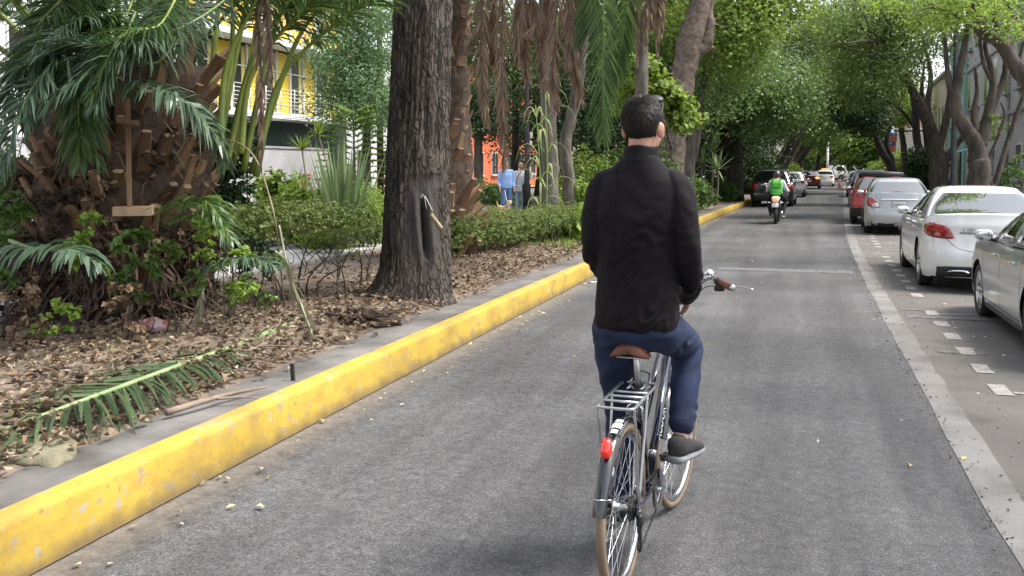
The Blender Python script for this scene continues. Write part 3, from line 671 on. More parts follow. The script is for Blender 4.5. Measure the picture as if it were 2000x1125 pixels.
# --- the big dark trunk in the middle
BT = gp(806, 588, MZ)
DT = 11.25
bt = thing("ash_tree", "big dark street tree with furrowed bark and a hollow scar in its trunk", "tree", BT)
m_, k_ = 210, 176
rows = [(600, 796, 96), (590, 798, 92), (575, 802, 82), (550, 809, 73), (520, 812, 68), (480, 813, 65), (400, 815, 62), (300, 816, 59), (200, 820, 57), (100, 823, 55.5), (0, 826, 55), (-150, 829, 53), (-300, 832, 50)]
ry = np.array([r[0] for r in rows], float); yy_ = np.linspace(600, -300, m_); cx = np.interp(yy_[::-1], ry[::-1], [r[1] for r in rows][::-1])[::-1]; rw = np.interp(yy_[::-1], ry[::-1], [r[2] for r in rows][::-1])[::-1]
an = np.linspace(0, 2 * np.pi, k_, endpoint=False); cen = np.array([at(x, y, DT) for x, y in zip(cx, yy_)]) - BT
rad = rw / F * DT
fl = np.clip((yy_ - 470) / 120, 0, 1) ** 2
RR = rad[:, None] * (1 + fl[:, None] * (0.13 * np.cos(3 * an + 0.8) + 0.10 * np.cos(5 * an + 2.2) + 0.05 * np.cos(9 * an)))
toc = math.atan2(-BT[1], -BT[0]); da = (an - toc + np.pi) % (2 * np.pi) - np.pi            # angle from the side seen
ridge = vnoise(np.stack([np.repeat(np.cos(an)[None] * 17, m_, 0), np.repeat(np.sin(an)[None] * 17, m_, 0), cen[:, 2:3] * np.ones((1, k_)) * 2.2], -1).reshape(-1, 3), 31).reshape(m_, k_)
ridge2 = vnoise(np.stack([np.repeat(np.cos(an)[None] * 30, m_, 0), np.repeat(np.sin(an)[None] * 30, m_, 0), cen[:, 2:3] * np.ones((1, k_)) * 7], -1).reshape(-1, 3), 32).reshape(m_, k_)
bump_ = 0.016 * (1 - np.abs(ridge) * 1.6) + 0.009 * ridge2
YY, DA = np.meshgrid(yy_, da, indexing='ij')
hol = np.exp(-((DA - 0.22 - 0.0016 * (YY - 440)) / 0.065) ** 2) * np.clip((YY - 385) / 25, 0, 1) * np.clip((505 - YY) / 30, 0, 1)
scar = np.clip(1.2 - ((DA - 0.18 - 0.15 * vnoise(np.c_[YY.ravel() * .03, DA.ravel() * 2, YY.ravel() * 0], 5).reshape(YY.shape)) / 0.62) ** 2, 0, 1) * np.clip((YY - 338) / 10, 0, 1) * np.clip((560 - YY) / 90, 0, 1)
lip = np.exp(-((np.abs(DA - 0.22 - 0.0016 * (YY - 440)) - 0.22) / 0.10) ** 2) * np.clip((YY - 360) / 40, 0, 1) * np.clip((520 - YY) / 40, 0, 1)
RR = RR + bump_ * (1 - 0.8 * scar) - 0.13 * hol + 0.035 * lip - 0.015 * scar
P = cen[:, None] + np.stack([np.cos(an) * RR, np.sin(an) * RR, np.zeros_like(RR)], -1)
P[:, :, 2] = np.where(P[:, :, 2] < -0.02, -0.08, P[:, :, 2])
me = MB().add(*loft(P)).mesh("trunk", BARK("furrowed_bark", (0.033, 0.027, 0.0225), (0.10, 0.083, 0.069), scale=10, bscale=30, bump=1.0, stretch=(1, 1, 0.22)))
a_ = me.attributes.new("scar", 'FLOAT', 'POINT'); a_.data.foreach_set("value", scar.astype(np.float32).ravel())
mt_ = MATS["furrowed_bark"]; N_, L_ = mt_.node_tree.nodes, mt_.node_tree.links; b_ = N_["Principled BSDF"]; s_ = b_.inputs['Base Color'].links[0].from_socket
at2 = N_.new("ShaderNodeAttribute"); at2.attribute_name = "scar"; mx2 = N_.new("ShaderNodeMix"); mx2.data_type = 'RGBA'; L_.new(at2.outputs['Fac'], mx2.inputs[0]); L_.new(s_, mx2.inputs[6]); mx2.inputs[7].default_value = (0.05, 0.044, 0.041, 1); L_.new(mx2.outputs[2], b_.inputs['Base Color'])
vr = N_.new("ShaderNodeTexVoronoi"); vr.feature = 'DISTANCE_TO_EDGE'; vr.inputs['Scale'].default_value = 27; vr.inputs['Randomness'].default_value = 1.0
mp_ = N_.new("ShaderNodeMapping"); mp_.inputs['Scale'].default_value = (1, 1, .16); tcn = N_.new("ShaderNodeTexCoord"); wn = N_.new("ShaderNodeTexNoise"); wn.inputs['Scale'].default_value = 6; wn.inputs['Detail'].default_value = 6; wmx = N_.new("ShaderNodeMix"); wmx.data_type = 'VECTOR'; wmx.inputs[0].default_value = .10
L_.new(tcn.outputs['Object'], wn.inputs['Vector']); L_.new(tcn.outputs['Object'], wmx.inputs[4]); L_.new(wn.outputs['Color'], wmx.inputs[5]); L_.new(wmx.outputs[1], mp_.inputs[0]); L_.new(mp_.outputs[0], vr.inputs['Vector'])
vrr = N_.new("ShaderNodeValToRGB"); vrr.color_ramp.elements[0].position, vrr.color_ramp.elements[1].position = 0.0, 0.16; vrr.color_ramp.elements[0].color = (.42, .42, .42, 1); vrr.color_ramp.elements[1].color = (1.2, 1.17, 1.14, 1); L_.new(vr.outputs['Distance'], vrr.inputs[0])
mlt = N_.new("ShaderNodeMix"); mlt.data_type = 'RGBA'; mlt.blend_type = 'MULTIPLY'; mlt.inputs[0].default_value = 1.0; L_.new(s_, mlt.inputs[6]); L_.new(vrr.outputs[0], mlt.inputs[7]); L_.new(mlt.outputs[2], mx2.inputs[6])
bp0 = b_.inputs['Normal'].links[0].from_node; bp2 = N_.new("ShaderNodeBump"); bp2.inputs['Strength'].default_value = 1.0; bp2.inputs['Distance'].default_value = .035; L_.new(vrr.outputs[0], bp2.inputs['Height']); L_.new(bp0.outputs[0], bp2.inputs['Normal'])
sm_ = N_.new("ShaderNodeMath"); sm_.operation = 'SUBTRACT'; sm_.inputs[0].default_value = 1.0; L_.new(at2.outputs['Fac'], sm_.inputs[1]); L_.new(sm_.outputs[0], bp2.inputs['Strength']); L_.new(bp2.outputs[0], b_.inputs['Normal'])
link("trunk", me, bt)
topc = cen[-1] + BT
mb = MB()
for q in ([topc, topc + (-1.2, .8, 1.6), topc + (-3, 1.8, 3.0)], [topc, topc + (1.0, 1.2, 1.8), topc + (2.4, 3.0, 3.4)], [topc, topc + (.1, -.2, 2), topc + (-.4, -1.0, 4)]):
    mb.add(*tube(smooth_path(np.array(q) - BT, 12), rads([.30, .18, .05], 12), 10, wob=.05))
obj("limb", mb, BK_DARK, bt)
obj("crown", MB().add(*leafcloud([(topc - BT + np.array(c), q) for c, q in (((-3, 2, 3.2), 1.5), ((2.4, 3.2, 3.8), 1.6), ((-.4, -1, 4.4), 1.5), ((0.5, 3, 5), 1.6), ((-2, 0, 4.6), 1.3))], 9000, 0.13, 5), smooth=False), LF_MID, bt)

# bamboo tube hanging from a wire on that trunk
tq = at(852, 433, DT - 0.55)
bb = thing("bamboo_tube", "short bamboo tube hanging by a bent wire on the dark trunk", "tube", tq)
dv = at(863, 447, DT - .55) - at(842, 418, DT - .55)
mb = MB().add(*tube([-dv / 2, -dv / 2 + dv * .93, dv / 2], [0.023, 0.028, 0.026], 14)); obj("tube", mb, mat("dry_bamboo", (0.30, 0.235, 0.13), 0.6, (0.18, 0.135, 0.075), scale=9, stretch=(1, 1, .4)), bb)
mb = MB().add(*tube(smooth_path([q - tq for q in (at(833, 408, DT - .53), at(828, 383, DT - .52), at(822, 380, DT - .5), at(824, 386, DT - .5), at(830, 384, DT - .53), at(846, 414, DT - .56))], 30), 0.004, 6))
obj("wire", mb, mat("grey_wire", (0.5, 0.5, 0.48), 0.4, metal=0.8), bb)

# --- second palm behind the trunk, its dead fronds hanging in a curtain
B2 = gp(848, 418, MZ); B2 = ground_below(at(848, 440, 16.6))
p2 = thing("canary_palm", "tall palm behind the dark trunk with ragged brown leaf bases and hanging dead fronds", "palm tree", B2)
mb = booted_trunk(0.72, 1.0, 60, 0.5, 0.2, 8, 0.85, (35, 65), .07, 0.0); up_ = booted_trunk(0.63, 5.2, 210, 0.26, 0.2, 9, 0.98, (55, 80), .06, 0.0); mb.join(up_, Matrix.Translation((0, 0, .7)))
obj("trunk", mb, [FIBRE, BOOT, BOOTCUT], p2)
t2 = B2 + np.array((0, 0, 5.8))
DM = [DEADR, DEADL]
for k, (tx, ty, d, leaf) in enumerate(((985, 318, 15.6, .52), (950, 235, 15.9, .44), (1030, 145, 15.4, .40), (1012, 110, 15.2, .4), (1086, 205, 14.8, .42), (1062, 165, 15.2, .38), (1132, 190, 14.9, .40), (1112, 120, 14.6, .38), (1130, 85, 15.3, .36), (965, 120, 16.0, .4), (1040, 60, 15.0, .36))):
    o = fr(p2, [t2 + (0.4, -.3, 0), at(tx - 15 + rng.normal(0, 6), -170, d + .2), at(tx + rng.normal(0, 9), -40, d), at(tx + rng.normal(0, 7), ty * .5, d), at(tx, ty, d)], leaf, DM, "brown dead frond hanging straight down", n=110, start=0.22, ang=(42, 16), lift=0.05, droop=0.22, w=0.013, rr=(0.03, 0.006), face=(-.35 + rng.normal(0, .3), -1, 0), jit=0.10, seed=100 + k, shape=lambda v: .55 + .45 * math.sin(math.pi * min(1, v * .9 + .1)))
for k, (x0, tx, ty, d, leaf) in enumerate(((1170, 1178, 262, 13.9, .62), (1222, 1200, 150, 14.6, .6), (1150, 1150, 60, 14.3, .55))):
    fr(p2, [t2 + (0.8, -.8, .3), at(x0 - 8, -210, d), at(x0 + 8, -60, d), at((x0 + tx) / 2 + 4, ty * .5, d), at(tx, ty, d)], leaf, [RACH, PGREEN], n=84, start=0.25, ang=(52, 20), lift=0.1, droop=0.16, w=0.015, rr=(0.03, 0.006), face=(-.45, -1, 0.1), jit=0.05, seed=130 + k, shape=lambda v: .8 + .2 * math.sin(math.pi * v) if v < .85 else .8 - .3 * (v - .85) / .15)
for k in range(12):
    a = k * 2 * math.pi / 12 + .2; h = np.array((math.cos(a), math.sin(a), 0)); L = rng.uniform(2.8, 3.4)
    fr(p2, [t2 + h * .3, t2 + h * L * .4 + (0, 0, 1.3), t2 + h * L * .8 + (0, 0, 1.5), t2 + h * L * 1.1 + (0, 0, .8)], .55, [RACH, PGREEN], n=44, start=.25, droop=.4, w=.02, seed=150 + k)

# --- third, slender palm further on
B3 = ground_below(at(1252, 390, 24.5))
p3 = thing("slender_palm", "slender palm with a thin bare trunk and a tuft of dead fronds behind the rider", "palm tree", B3)
obj("trunk", MB().add(*tube(smooth_path([(0, 0, -.1), at(1253, 200, 24.5) - B3, at(1254, 60, 24.5) - B3, at(1257, -80, 24.5) - B3], 16), rads([.22, .17, .15, .16], 16), 12, wob=.03)), BK_GREY, p3)
t3 = at(1257, -85, 24.5)
for k, (tx, ty) in enumerate(((1245, 130), (1262, 100), (1285, 112), (1292, 70), (1240, 80), (1272, 60))):
    fr(p3, [t3, at(tx - 3, -60, 24.2), at(tx, 0, 24.1), at(tx, ty, 24.0)], .42, DM, "brown dead frond", n=44, start=.2, ang=(35, 14), droop=.3, w=.02, rr=(.03, .008), face=(-.3, -1, 0), seed=170 + k)
for k in range(9):
    a = k * 2 * math.pi / 9; h = np.array((math.cos(a), math.sin(a), 0))
    fr(p3, [t3, t3 + h * .9 + (0, 0, .9), t3 + h * 1.8 + (0, 0, 1.0), t3 + h * 2.5 + (0, 0, .2)], .5, [RACH, PGREEN], n=36, start=.2, droop=.4, w=.022, seed=190 + k)

# --- the cut frond lying along the kerb
q = [gp(580, 626, .33), gp(480, 668, .35), gp(330, 722, .36), gp(170, 780, .36), gp(0, 842, .33), gp(-160, 895, .32)]
ff = thing("fallen_frond", "cut green palm frond lying on the leaf litter along the kerb", "palm frond", q[2])
q = [p - np.array(ff.location) for p in q]
o = obj("leaflets", frond(q, 0.80, n=96, start=0.26, ang=(50, 30), lift=0.03, droop=0.12, w=0.014, rr=(0.030, 0.008), seed=11, jit=.06), [mat("cut_rachis", (0.17, 0.25, 0.10), 0.5, (0.26, 0.32, 0.16), scale=4), LEAFM("cut_leaflet", [(0.035, 0.065, 0.028), (0.065, 0.10, 0.045), (0.10, 0.135, 0.065)], .2, .4)], ff)
o.name = "frond_blade"
d = q[1] - q[0]; d /= np.linalg.norm(d); s = np.cross(d, (0, 0, 1))
obj("stalk_end", MB().add(*loft(np.array([[q[0] + d * f + s * w * math.cos(a) + np.array((0, 0, h * math.sin(a))) for a in np.linspace(0, 6.28, 8, endpoint=False)] for f, w, h in ((.5, .032, .02), (.2, .034, .02), (.0, .045, .018), (-.10, .07, .012), (-.16, .05, .006))]))), mat("cut_stalk", (0.3, 0.33, 0.2), .6, (0.45, 0.42, 0.3), scale=5), ff)
# ------------------------------------------------------------------ trees of the median and of the right-hand pavement
def gb(px, py, d, z=MZ): return ground_below(at(px, py, d), z)
# leaning tree behind the rider
D = verge(1305, 1.0)
tree("leaning_tree", "leaning brown trunk with one bent side branch and bright yellow-green leaves behind the rider",
     [([gb(1305, 395, D, MZ - .1), *pp(D, (1312, 300), (1332, 170), (1345, 90), (1368, 0), (1395, -120), (1400, -240))], [k * D / 24 for k in (.36, .33, .30, .31, .27, .22, .12)]),
      (pp(D, (1330, 150), (1352, 112), (1378, 85), (1386, 50), (1384, 10), (1420, -60)), [k * D / 24 for k in (.20, .19, .18, .14, .12, .05)]),
      (pp(D, (1368, 0), (1330, -70), (1270, -130)), [.18, .12, .04]), (pp([D, D - 1.3, D - 2.6], (1395, -120), (1480, -150), (1560, -160)), [.18, .10, .04]),
      (pp([D, D - 1.5, D - 2.6], (1315, 300), (1300, 250), (1292, 215)), [.05, .03, .015])],
     cl(D + .8, 1.0 * D / 24, (1440, 5), (1430, 60), (1425, 100), (1480, 5), (1500, -60), (1470, 45), (1275, -40), (1285, 20), (1520, -20)), 6500, .16, BARK("ruddy_bark", (0.09, 0.066, 0.052), (0.19, 0.15, 0.125), stretch=(1, 1, 1.2)), LF_YEL, seed=201, twigs=2, tw_r=.02)
DM_ = verge(1265, .9); bm = gb(1265, 395, DM_)
bush("maple_shrub", "bright yellow-green young maple leaves just behind the rider's head", bm, [(at(x, y, DM_) - bm, .36 * DM_ / 20) for x, y in ((1240, 160), (1285, 175), (1315, 200), (1330, 230), (1230, 195), (1265, 190), (1255, 130), (1300, 185))], 1700, .2, LF_YEL, 202, 4, BK_GREY, "sapling", aspect=.5, spread=.26, sr=.03)
# two slim trunks
tree("slim_tree", "slim straight grey trunk standing beside the tall cane", [([gb(1075, 398, 22), *pp(22, (1074, 330), (1072, 240), (1070, 150), (1066, 0), (1060, -200))], [.23, .2, .19, .18, .16, .1])], cl(22, 1.5, (1040, -220), (1100, -260), (990, -200)), 3500, .14, BK_GREY, LF_MID, seed=203)
tree("curved_tree", "slim grey trunk curving to the right above the clipped hedge", [([gb(1115, 400, 22.6), *pp(22.6, (1110, 350), (1104, 290), (1112, 240), (1126, 185), (1138, 90), (1150, -60), (1160, -200))], [.17, .15, .15, .14, .14, .12, .1, .06])], cl(22.5, 1.4, (1180, -220), (1120, -240), (1240, -200)), 3200, .14, BK_GREY, LF_MID, seed=204)
# grey multi-stemmed trees
D = verge(1345, 1.0)
tree("forked_tree", "grey forked trunk between the leaning tree and the yucca", [([gb(1345, 392, D), *pp(D, (1346, 340), (1352, 270), (1362, 210), (1378, 150), (1390, 60))], [.24, .2, .17, .15, .13, .06]), (pp(D, (1348, 330), (1360, 290), (1366, 255), (1374, 215)), [.13, .11, .08, .05])],
     cl(D + 1, 1.9, (1400, 120), (1290, 90), (1400, 160), (1420, 60), (1270, 140)), 6500, .14, BK_GREY, LF_BLUE, seed=205)
tree("grey_tree", "straight grey trunk just left of the forked tree", [([gb(1322, 390, 33), *pp(33, (1323, 330), (1328, 270), (1326, 180), (1318, 80))], [.18, .15, .13, .11, .05])], cl(34, 1.6, (1285, 60), (1320, 20), (1250, 90)), 5000, .14, BK_GREY, LF_BLUE, seed=206)
# broad dark tree with the bright crown
D = verge(1428, .8); Q = D / 37
tree("broad_tree", "black-trunked street tree whose bright leafy crown hangs over the lane",
     [([gb(1428, 392, D, MZ - .1), *pp(D, (1427, 330), (1425, 250), (1424, 160), (1420, 60), (1420, -60))], [k * Q for k in (.5, .42, .38, .36, .28, .12)]), (pp([D, D - 1, D - 3], (1426, 240), (1460, 200), (1500, 160)), [.2, .15, .05]), (pp([D - .4, D - 2, D - 3.5], (1398, 318), (1425, 262), (1452, 240)), [.14, .12, .08]), (pp([D, D, D - 1], (1424, 160), (1380, 110), (1340, 80)), [.2, .14, .05])],
     cl(D - 3.5, 2.1, (1345, 110), (1390, 90), (1430, 130), (1475, 150), (1520, 165), (1500, 190), (1455, 190), (1410, 178), (1365, 170), (1545, 200), (1440, 60), (1380, 40), (1330, 60), (1315, 150)) + cl(D, 1.9, (1480, 200), (1520, 195), (1400, 190), (1360, 190)), 26000, .155, BK_DARK, LF_BLUE, seed=207, shell=.4)
D = verge(1462, 1.0)
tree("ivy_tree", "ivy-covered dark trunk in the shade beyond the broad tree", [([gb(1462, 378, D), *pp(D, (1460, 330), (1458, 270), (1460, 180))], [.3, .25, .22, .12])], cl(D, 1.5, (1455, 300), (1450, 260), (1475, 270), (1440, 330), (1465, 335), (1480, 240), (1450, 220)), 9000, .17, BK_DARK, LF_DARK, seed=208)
spec = [(1478, 52, [(1478, 350), (1490, 300), (1488, 250), (1500, 180)], .17, LF_DARK, BK_PALE, "pale twin trunk rising behind the dark car's roof"), (1500, 56, [(1500, 345), (1506, 300), (1520, 250), (1530, 190)], .16, LF_MID, BK_GREY, "thin grey trunk left of the silver hatchback"),
        (1532, 64, [(1534, 342), (1545, 300), (1562, 262), (1590, 225)], .24, LF_MID, BK_BROWN, "brown trunk leaning over the silver hatchback"), (1562, 74, [(1562, 340), (1565, 290), (1567, 230)], .3, LF_DARK, BK_DARK, "dark straight trunk behind the queue of cars"),
        (1590, 88, [(1592, 338), (1600, 300), (1606, 250)], .26, LF_LIGHT, BK_BROWN, "brown trunk near the white post"), (1622, 118, [(1622, 336), (1630, 305), (1640, 270)], .35, LF_OLIVE, BK_GREY, "pale forked trunk at the end of the street"), (1655, 140, [(1655, 335), (1662, 305), (1668, 270)], .4, LF_MID, BK_BROWN, "farthest trunk straight ahead on the street")]
for k, (x, d, pts, r0, lf, bk, lab) in enumerate(spec):
    d = max(d, verge(x, .8 + .25 * (k % 3))); s = d / 50
    C = [(at(pts[-1][0] + dx, pts[-1][1] + dy, d + dd), 2.0 * s ** .6) for dx, dy, dd in ((0, 0, 0), (-30, 10, -2), (30, 15, -3), (10, -35, -2), (-35, -30, 0), (45, -25, -4), (5, 22, 2), (-60, -5, 2), (20, -60, 0))]
    tree("street_tree", lab, [([gb(x, pts[0][1], d), *pp(d, *pts)], [r0 * 1.2, r0, r0 * .85, r0 * .7, r0 * .3][:len(pts) + 1])], C, 9000, .15 * s ** .75, bk, lf, group="trees receding along the median", seed=220 + k)
# closing the view: far crowns
for k, (x, y, d, r, lf, lab) in enumerate(((1600, 150, 70, 3.6, LF_MID, "mid-green crown arching over the lane from the left"), (1640, 190, 95, 3.4, LF_OLIVE, "olive crown above the queue of cars"), (1585, 240, 100, 3.0, LF_LIGHT, "light green crown behind the queue of cars"),
                                            (1660, 260, 120, 5.0, LF_LIGHT, "pale green far crown over the roadway"), (1700, 290, 120, 4.2, LF_BLUE, "cool green crown beside the road's end"), (1625, 300, 160, 5.5, LF_MID, "farthest green crown on the left of the road's end"), (1690, 230, 160, 8.5, LF_OLIVE, "tall far crown closing the street"), (1740, 270, 170, 7, LF_MID, "far crown behind the striped wall"), (1560, 90, 62, 3.6, LF_OLIVE, "high olive crown over the lane"), (1650, 60, 80, 5, LF_MID, "high crown meeting the right-hand trees"))):
    c = at(x, y, d); b = rd((-4.6 if x < 1670 else 5.2) - .4 * (k % 3), c[1], MZ if x < 1670 else .15)
    C = [(c + np.array((math.cos(a) * r * .75, math.sin(a) * r * .5, h * r * .5)), r * .62) for a, h in ((0, 0), (1.2, .5), (2.4, -.3), (3.6, .3), (4.8, -.4), (5.6, .7))] + [(c, r * .7)]
    tree("street_tree", lab, [([b, (b + c) / 2 + (0.3, 0, 0), c], [.35, .28, .1])], C, 11000, .0026 * d + .03, BK_BROWN, lf, group="trees receding along the street", seed=250 + k, twigs=1, spread=.5)
# tree behind the big trunk, in front of the yellow building
tree("garden_tree", "light green small-leaved tree in front of the yellow building", [([gb(715, 330, 38), *pp(38, (716, 270), (722, 235), (730, 200), (720, 140), (700, 60))], [.2, .17, .15, .13, .09, .04]), (pp(38, (724, 235), (706, 222), (690, 225)), [.09, .06, .02])],
     cl(37, 1.15, (680, 60), (720, 40), (740, 100), (690, 110), (650, 120), (665, 160), (710, 160), (745, 170), (690, 200), (660, 205), (730, 205), (750, 225), (720, -10), (670, 10), (640, 90), (755, 30)), 15000, .12, BK_DARK, LEAFM("silver_green_leaf", [(0.06, 0.13, 0.045), (0.12, 0.22, 0.085), (0.20, 0.31, 0.15), (0.09, 0.17, 0.06)], .4), seed=230, shell=.3)
tree("round_tree", "small dark round tree left of the hanging fronds", [([gb(935, 330, 40), *pp(40, (934, 290), (936, 250), (940, 215))], [.2, .18, .16, .08])], cl(40, 1.0, (940, 190), (955, 215), (930, 225), (965, 180), (950, 235), (925, 195)), 6500, .12, BK_GREY, LF_DARK, seed=231)
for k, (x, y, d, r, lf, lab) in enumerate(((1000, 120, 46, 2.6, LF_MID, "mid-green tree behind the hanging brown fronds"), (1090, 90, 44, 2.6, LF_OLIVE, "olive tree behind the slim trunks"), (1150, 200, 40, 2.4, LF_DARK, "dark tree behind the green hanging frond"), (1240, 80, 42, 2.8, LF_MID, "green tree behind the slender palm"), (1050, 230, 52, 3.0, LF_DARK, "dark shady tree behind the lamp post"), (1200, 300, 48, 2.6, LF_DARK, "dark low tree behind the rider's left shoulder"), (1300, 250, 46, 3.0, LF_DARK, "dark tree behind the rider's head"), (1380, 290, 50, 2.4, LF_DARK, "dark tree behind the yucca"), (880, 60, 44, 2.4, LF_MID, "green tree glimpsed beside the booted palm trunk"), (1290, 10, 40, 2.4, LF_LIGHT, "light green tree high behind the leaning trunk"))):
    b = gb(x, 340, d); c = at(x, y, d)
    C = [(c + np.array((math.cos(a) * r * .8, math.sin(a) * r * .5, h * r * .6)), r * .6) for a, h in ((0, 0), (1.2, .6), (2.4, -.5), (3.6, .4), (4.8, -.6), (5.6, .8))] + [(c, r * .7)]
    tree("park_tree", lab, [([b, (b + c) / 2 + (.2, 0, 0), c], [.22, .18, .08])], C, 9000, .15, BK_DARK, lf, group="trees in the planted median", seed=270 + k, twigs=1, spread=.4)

# --- right-hand pavement trees
RG = "pollarded trees along the right pavement"
D = 26.5
tree("pollarded_tree", "many-limbed pollarded tree with leafy sprouts on its trunk behind the white sedan",
     [([gb(1918, 372, D, .1), *pp(D, (1913, 340), (1911, 305), (1912, 285))], [.34, .29, .26, .12]), (pp(D, (1912, 335), (1909, 290), (1892, 258), (1872, 230), (1866, 200), (1872, 150), (1884, 90), (1892, 20), (1880, -60)), [.25, .235, .20, .175, .145, .115, .09, .07, .03]),
      (pp(D, (1868, 205), (1852, 160), (1848, 100), (1838, 40)), [0.089, 0.074, 0.052, 0.022]), (pp(D, (1915, 285), (1924, 250), (1934, 205), (1940, 165), (1934, 125), (1924, 90), (1930, 30)), [0.178, 0.148, 0.126, 0.104, 0.074, 0.059, 0.030]), (pp(D, (1926, 240), (1946, 190), (1962, 150), (1966, 115), (1985, 60)), [0.111, 0.096, 0.089, 0.074, 0.030]),
      (pp(D, (1906, 260), (1903, 215), (1908, 180), (1904, 130)), [0.104, 0.089, 0.052, 0.037]), (pp(D, (1942, 365), (1958, 310), (1976, 255), (1994, 200), (2012, 150), (2030, 60)), [0.081, 0.074, 0.067, 0.063, 0.052, 0.022]), (pp(D, (1942, 372), (1925, 330), (1948, 270), (1962, 225), (1955, 200)), [0.067, 0.044, 0.037, 0.037, 0.022]), (pp(D, (1938, 160), (1920, 120), (1912, 60), (1900, -20)), [0.067, 0.052, 0.037, 0.015])],
     cl(26.5, .34, (1936, 225), (1930, 245), (1942, 258)) + cl(25.5, .8, (1905, 20), (1950, 10), (1870, 20), (1840, 10), (1985, 40), (1920, -30)), 2600, .10, BK_BROWN, LF_OLIVE, group=RG, seed=301, twigs=2)
D = 37.0
tree("pollarded_tree", "thick-trunked pollarded tree leaning over the parked cars beside the dark lamp post",
     [([gb(1834, 375, D, .1), *pp(D, (1833, 330), (1832, 300), (1828, 272))], [.40, .34, .28, .12]), (pp([D, D, D - .5, D - 1, D - 2, D - 4], (1832, 330), (1826, 275), (1806, 225), (1784, 180), (1752, 130), (1700, 100)), [.28, .25, .19, .15, .11, .05]), (pp(D, (1836, 285), (1848, 230), (1856, 170), (1846, 100), (1850, 20)), [0.148, 0.126, 0.104, 0.074, 0.030]), (pp(D, (1828, 270), (1812, 210), (1818, 150), (1806, 90), (1790, 20)), [0.148, 0.118, 0.089, 0.059, 0.022]), (pp(D, (1842, 320), (1862, 290), (1884, 262), (1900, 235)), [0.148, 0.118, 0.096, 0.059]), (pp([D - 1, D - 2, D - 4, D - 5.5], (1784, 180), (1735, 100), (1700, 80), (1650, 85)), [0.089, 0.067, 0.044, 0.022])],
     cl(D - 2.5, 1.35, (1700, 55), (1745, 40), (1790, 30), (1680, 105), (1725, 120), (1765, 100), (1660, 70), (1640, 110), (1700, 150), (1835, 20), (1800, 65), (1660, 20), (1720, 0), (1770, -10), (1750, 150)), 11000, .115, BK_BROWN, LF_OLIVE, group=RG, seed=302, shell=.3)
D = 47.0
tree("pollarded_tree", "pair of thin dark stems with high leaves in front of the striped wall",
     [([gb(1800, 365, D, .1), *pp(D, (1797, 320), (1790, 260), (1786, 200), (1770, 150))], [.24, .2, .18, .16, .06]), (pp(D, (1806, 360), (1812, 300), (1806, 240), (1800, 180), (1806, 120)), [0.163, 0.148, 0.133, 0.104, 0.037]), (pp([D, D - 1, D - 3], (1790, 255), (1760, 215), (1730, 195)), [0.074, 0.059, 0.030])],
     cl(D - 2, 1.5, (1740, 120), (1700, 150), (1670, 130), (1780, 110), (1715, 170), (1640, 140), (1690, 95), (1650, 170)), 8000, .13, BK_DARK, LF_OLIVE, group=RG, seed=303, shell=.35)
D = 66.0
tree("pollarded_tree", "crooked dark trunk beside the orange and blue banner",
     [([gb(1748, 352, D, .1), *pp(D, (1742, 330), (1730, 308), (1717, 285), (1711, 258), (1718, 225), (1705, 190))], [.34, .3, .27, .25, .2, .15, .06]), (pp(D, (1744, 345), (1742, 310), (1732, 285), (1737, 250), (1752, 215), (1765, 180)), [0.178, 0.163, 0.148, 0.133, 0.089, 0.037])],
     cl(D - 3, 1.6, (1690, 200), (1655, 190), (1700, 160), (1712, 222), (1668, 225), (1695, 232), (1640, 150), (1680, 215)), 12000, .16, BK_DARK, LF_DARK, group=RG, seed=304, shell=.4)
tree("pollarded_tree", "yellow-green leafy tree behind the crooked trunk", [([gb(1768, 350, 76, .1), *pp(76, (1766, 300), (1760, 250), (1755, 210))], [.28, .24, .2, .1])], cl(75, 1.7, (1745, 190), (1770, 205), (1735, 215), (1758, 222)), 6000, .2, BK_BROWN, LF_LIGHT, group=RG, seed=305)
# the nearest one on the right stands outside the frame, its limbs reach in
D = 18.5
b0 = gb(2110, 400, D, .1)
tree("pollarded_tree", "thick bent bare limb reaching in at the upper right corner",
     [([b0, *pp(D, (2080, 300), (2050, 210), (2012, 165), (1985, 132), (1955, 85), (1918, 62), (1910, 30), (1898, -30), (1880, -120))], [.3, .25, .2, .16, .14, .125, .11, .09, .07, .03]), (pp(D, (1968, 100), (1945, 50), (1938, 0), (1920, -60)), [0.052, 0.041, 0.037, 0.015]), (pp(D, (2000, 150), (2015, 80), (1975, 20), (1965, -40)), [0.059, 0.052, 0.041, 0.022]), (pp(D, (1985, 132), (1998, 90), (2010, 60)), [0.037, 0.030, 0.022])] +
     [([at(1918, 62, D), at(1880 - 25 * k, 40 - 12 * k, D - .4 * k), at(1830 - 35 * k, 20 + 8 * k, D - .8 * k)], [.035, .02, .008]) for k in range(1, 3)] + [(pp(D, (1908, 20), (1850, 8), (1780, 14), (1730, 30)), [0.022, 0.016, 0.010, 0.004])],
     cl(18, .42, (1740, 10), (1790, 20), (1840, -5), (1880, 15), (1950, 15), (1985, 60), (1820, 40), (1700, -15), (1760, -20), (1900, -20)), 2600, .075, BK_BROWN, LF_LIGHT, group=RG, seed=306, twigs=2, tw_r=.010)
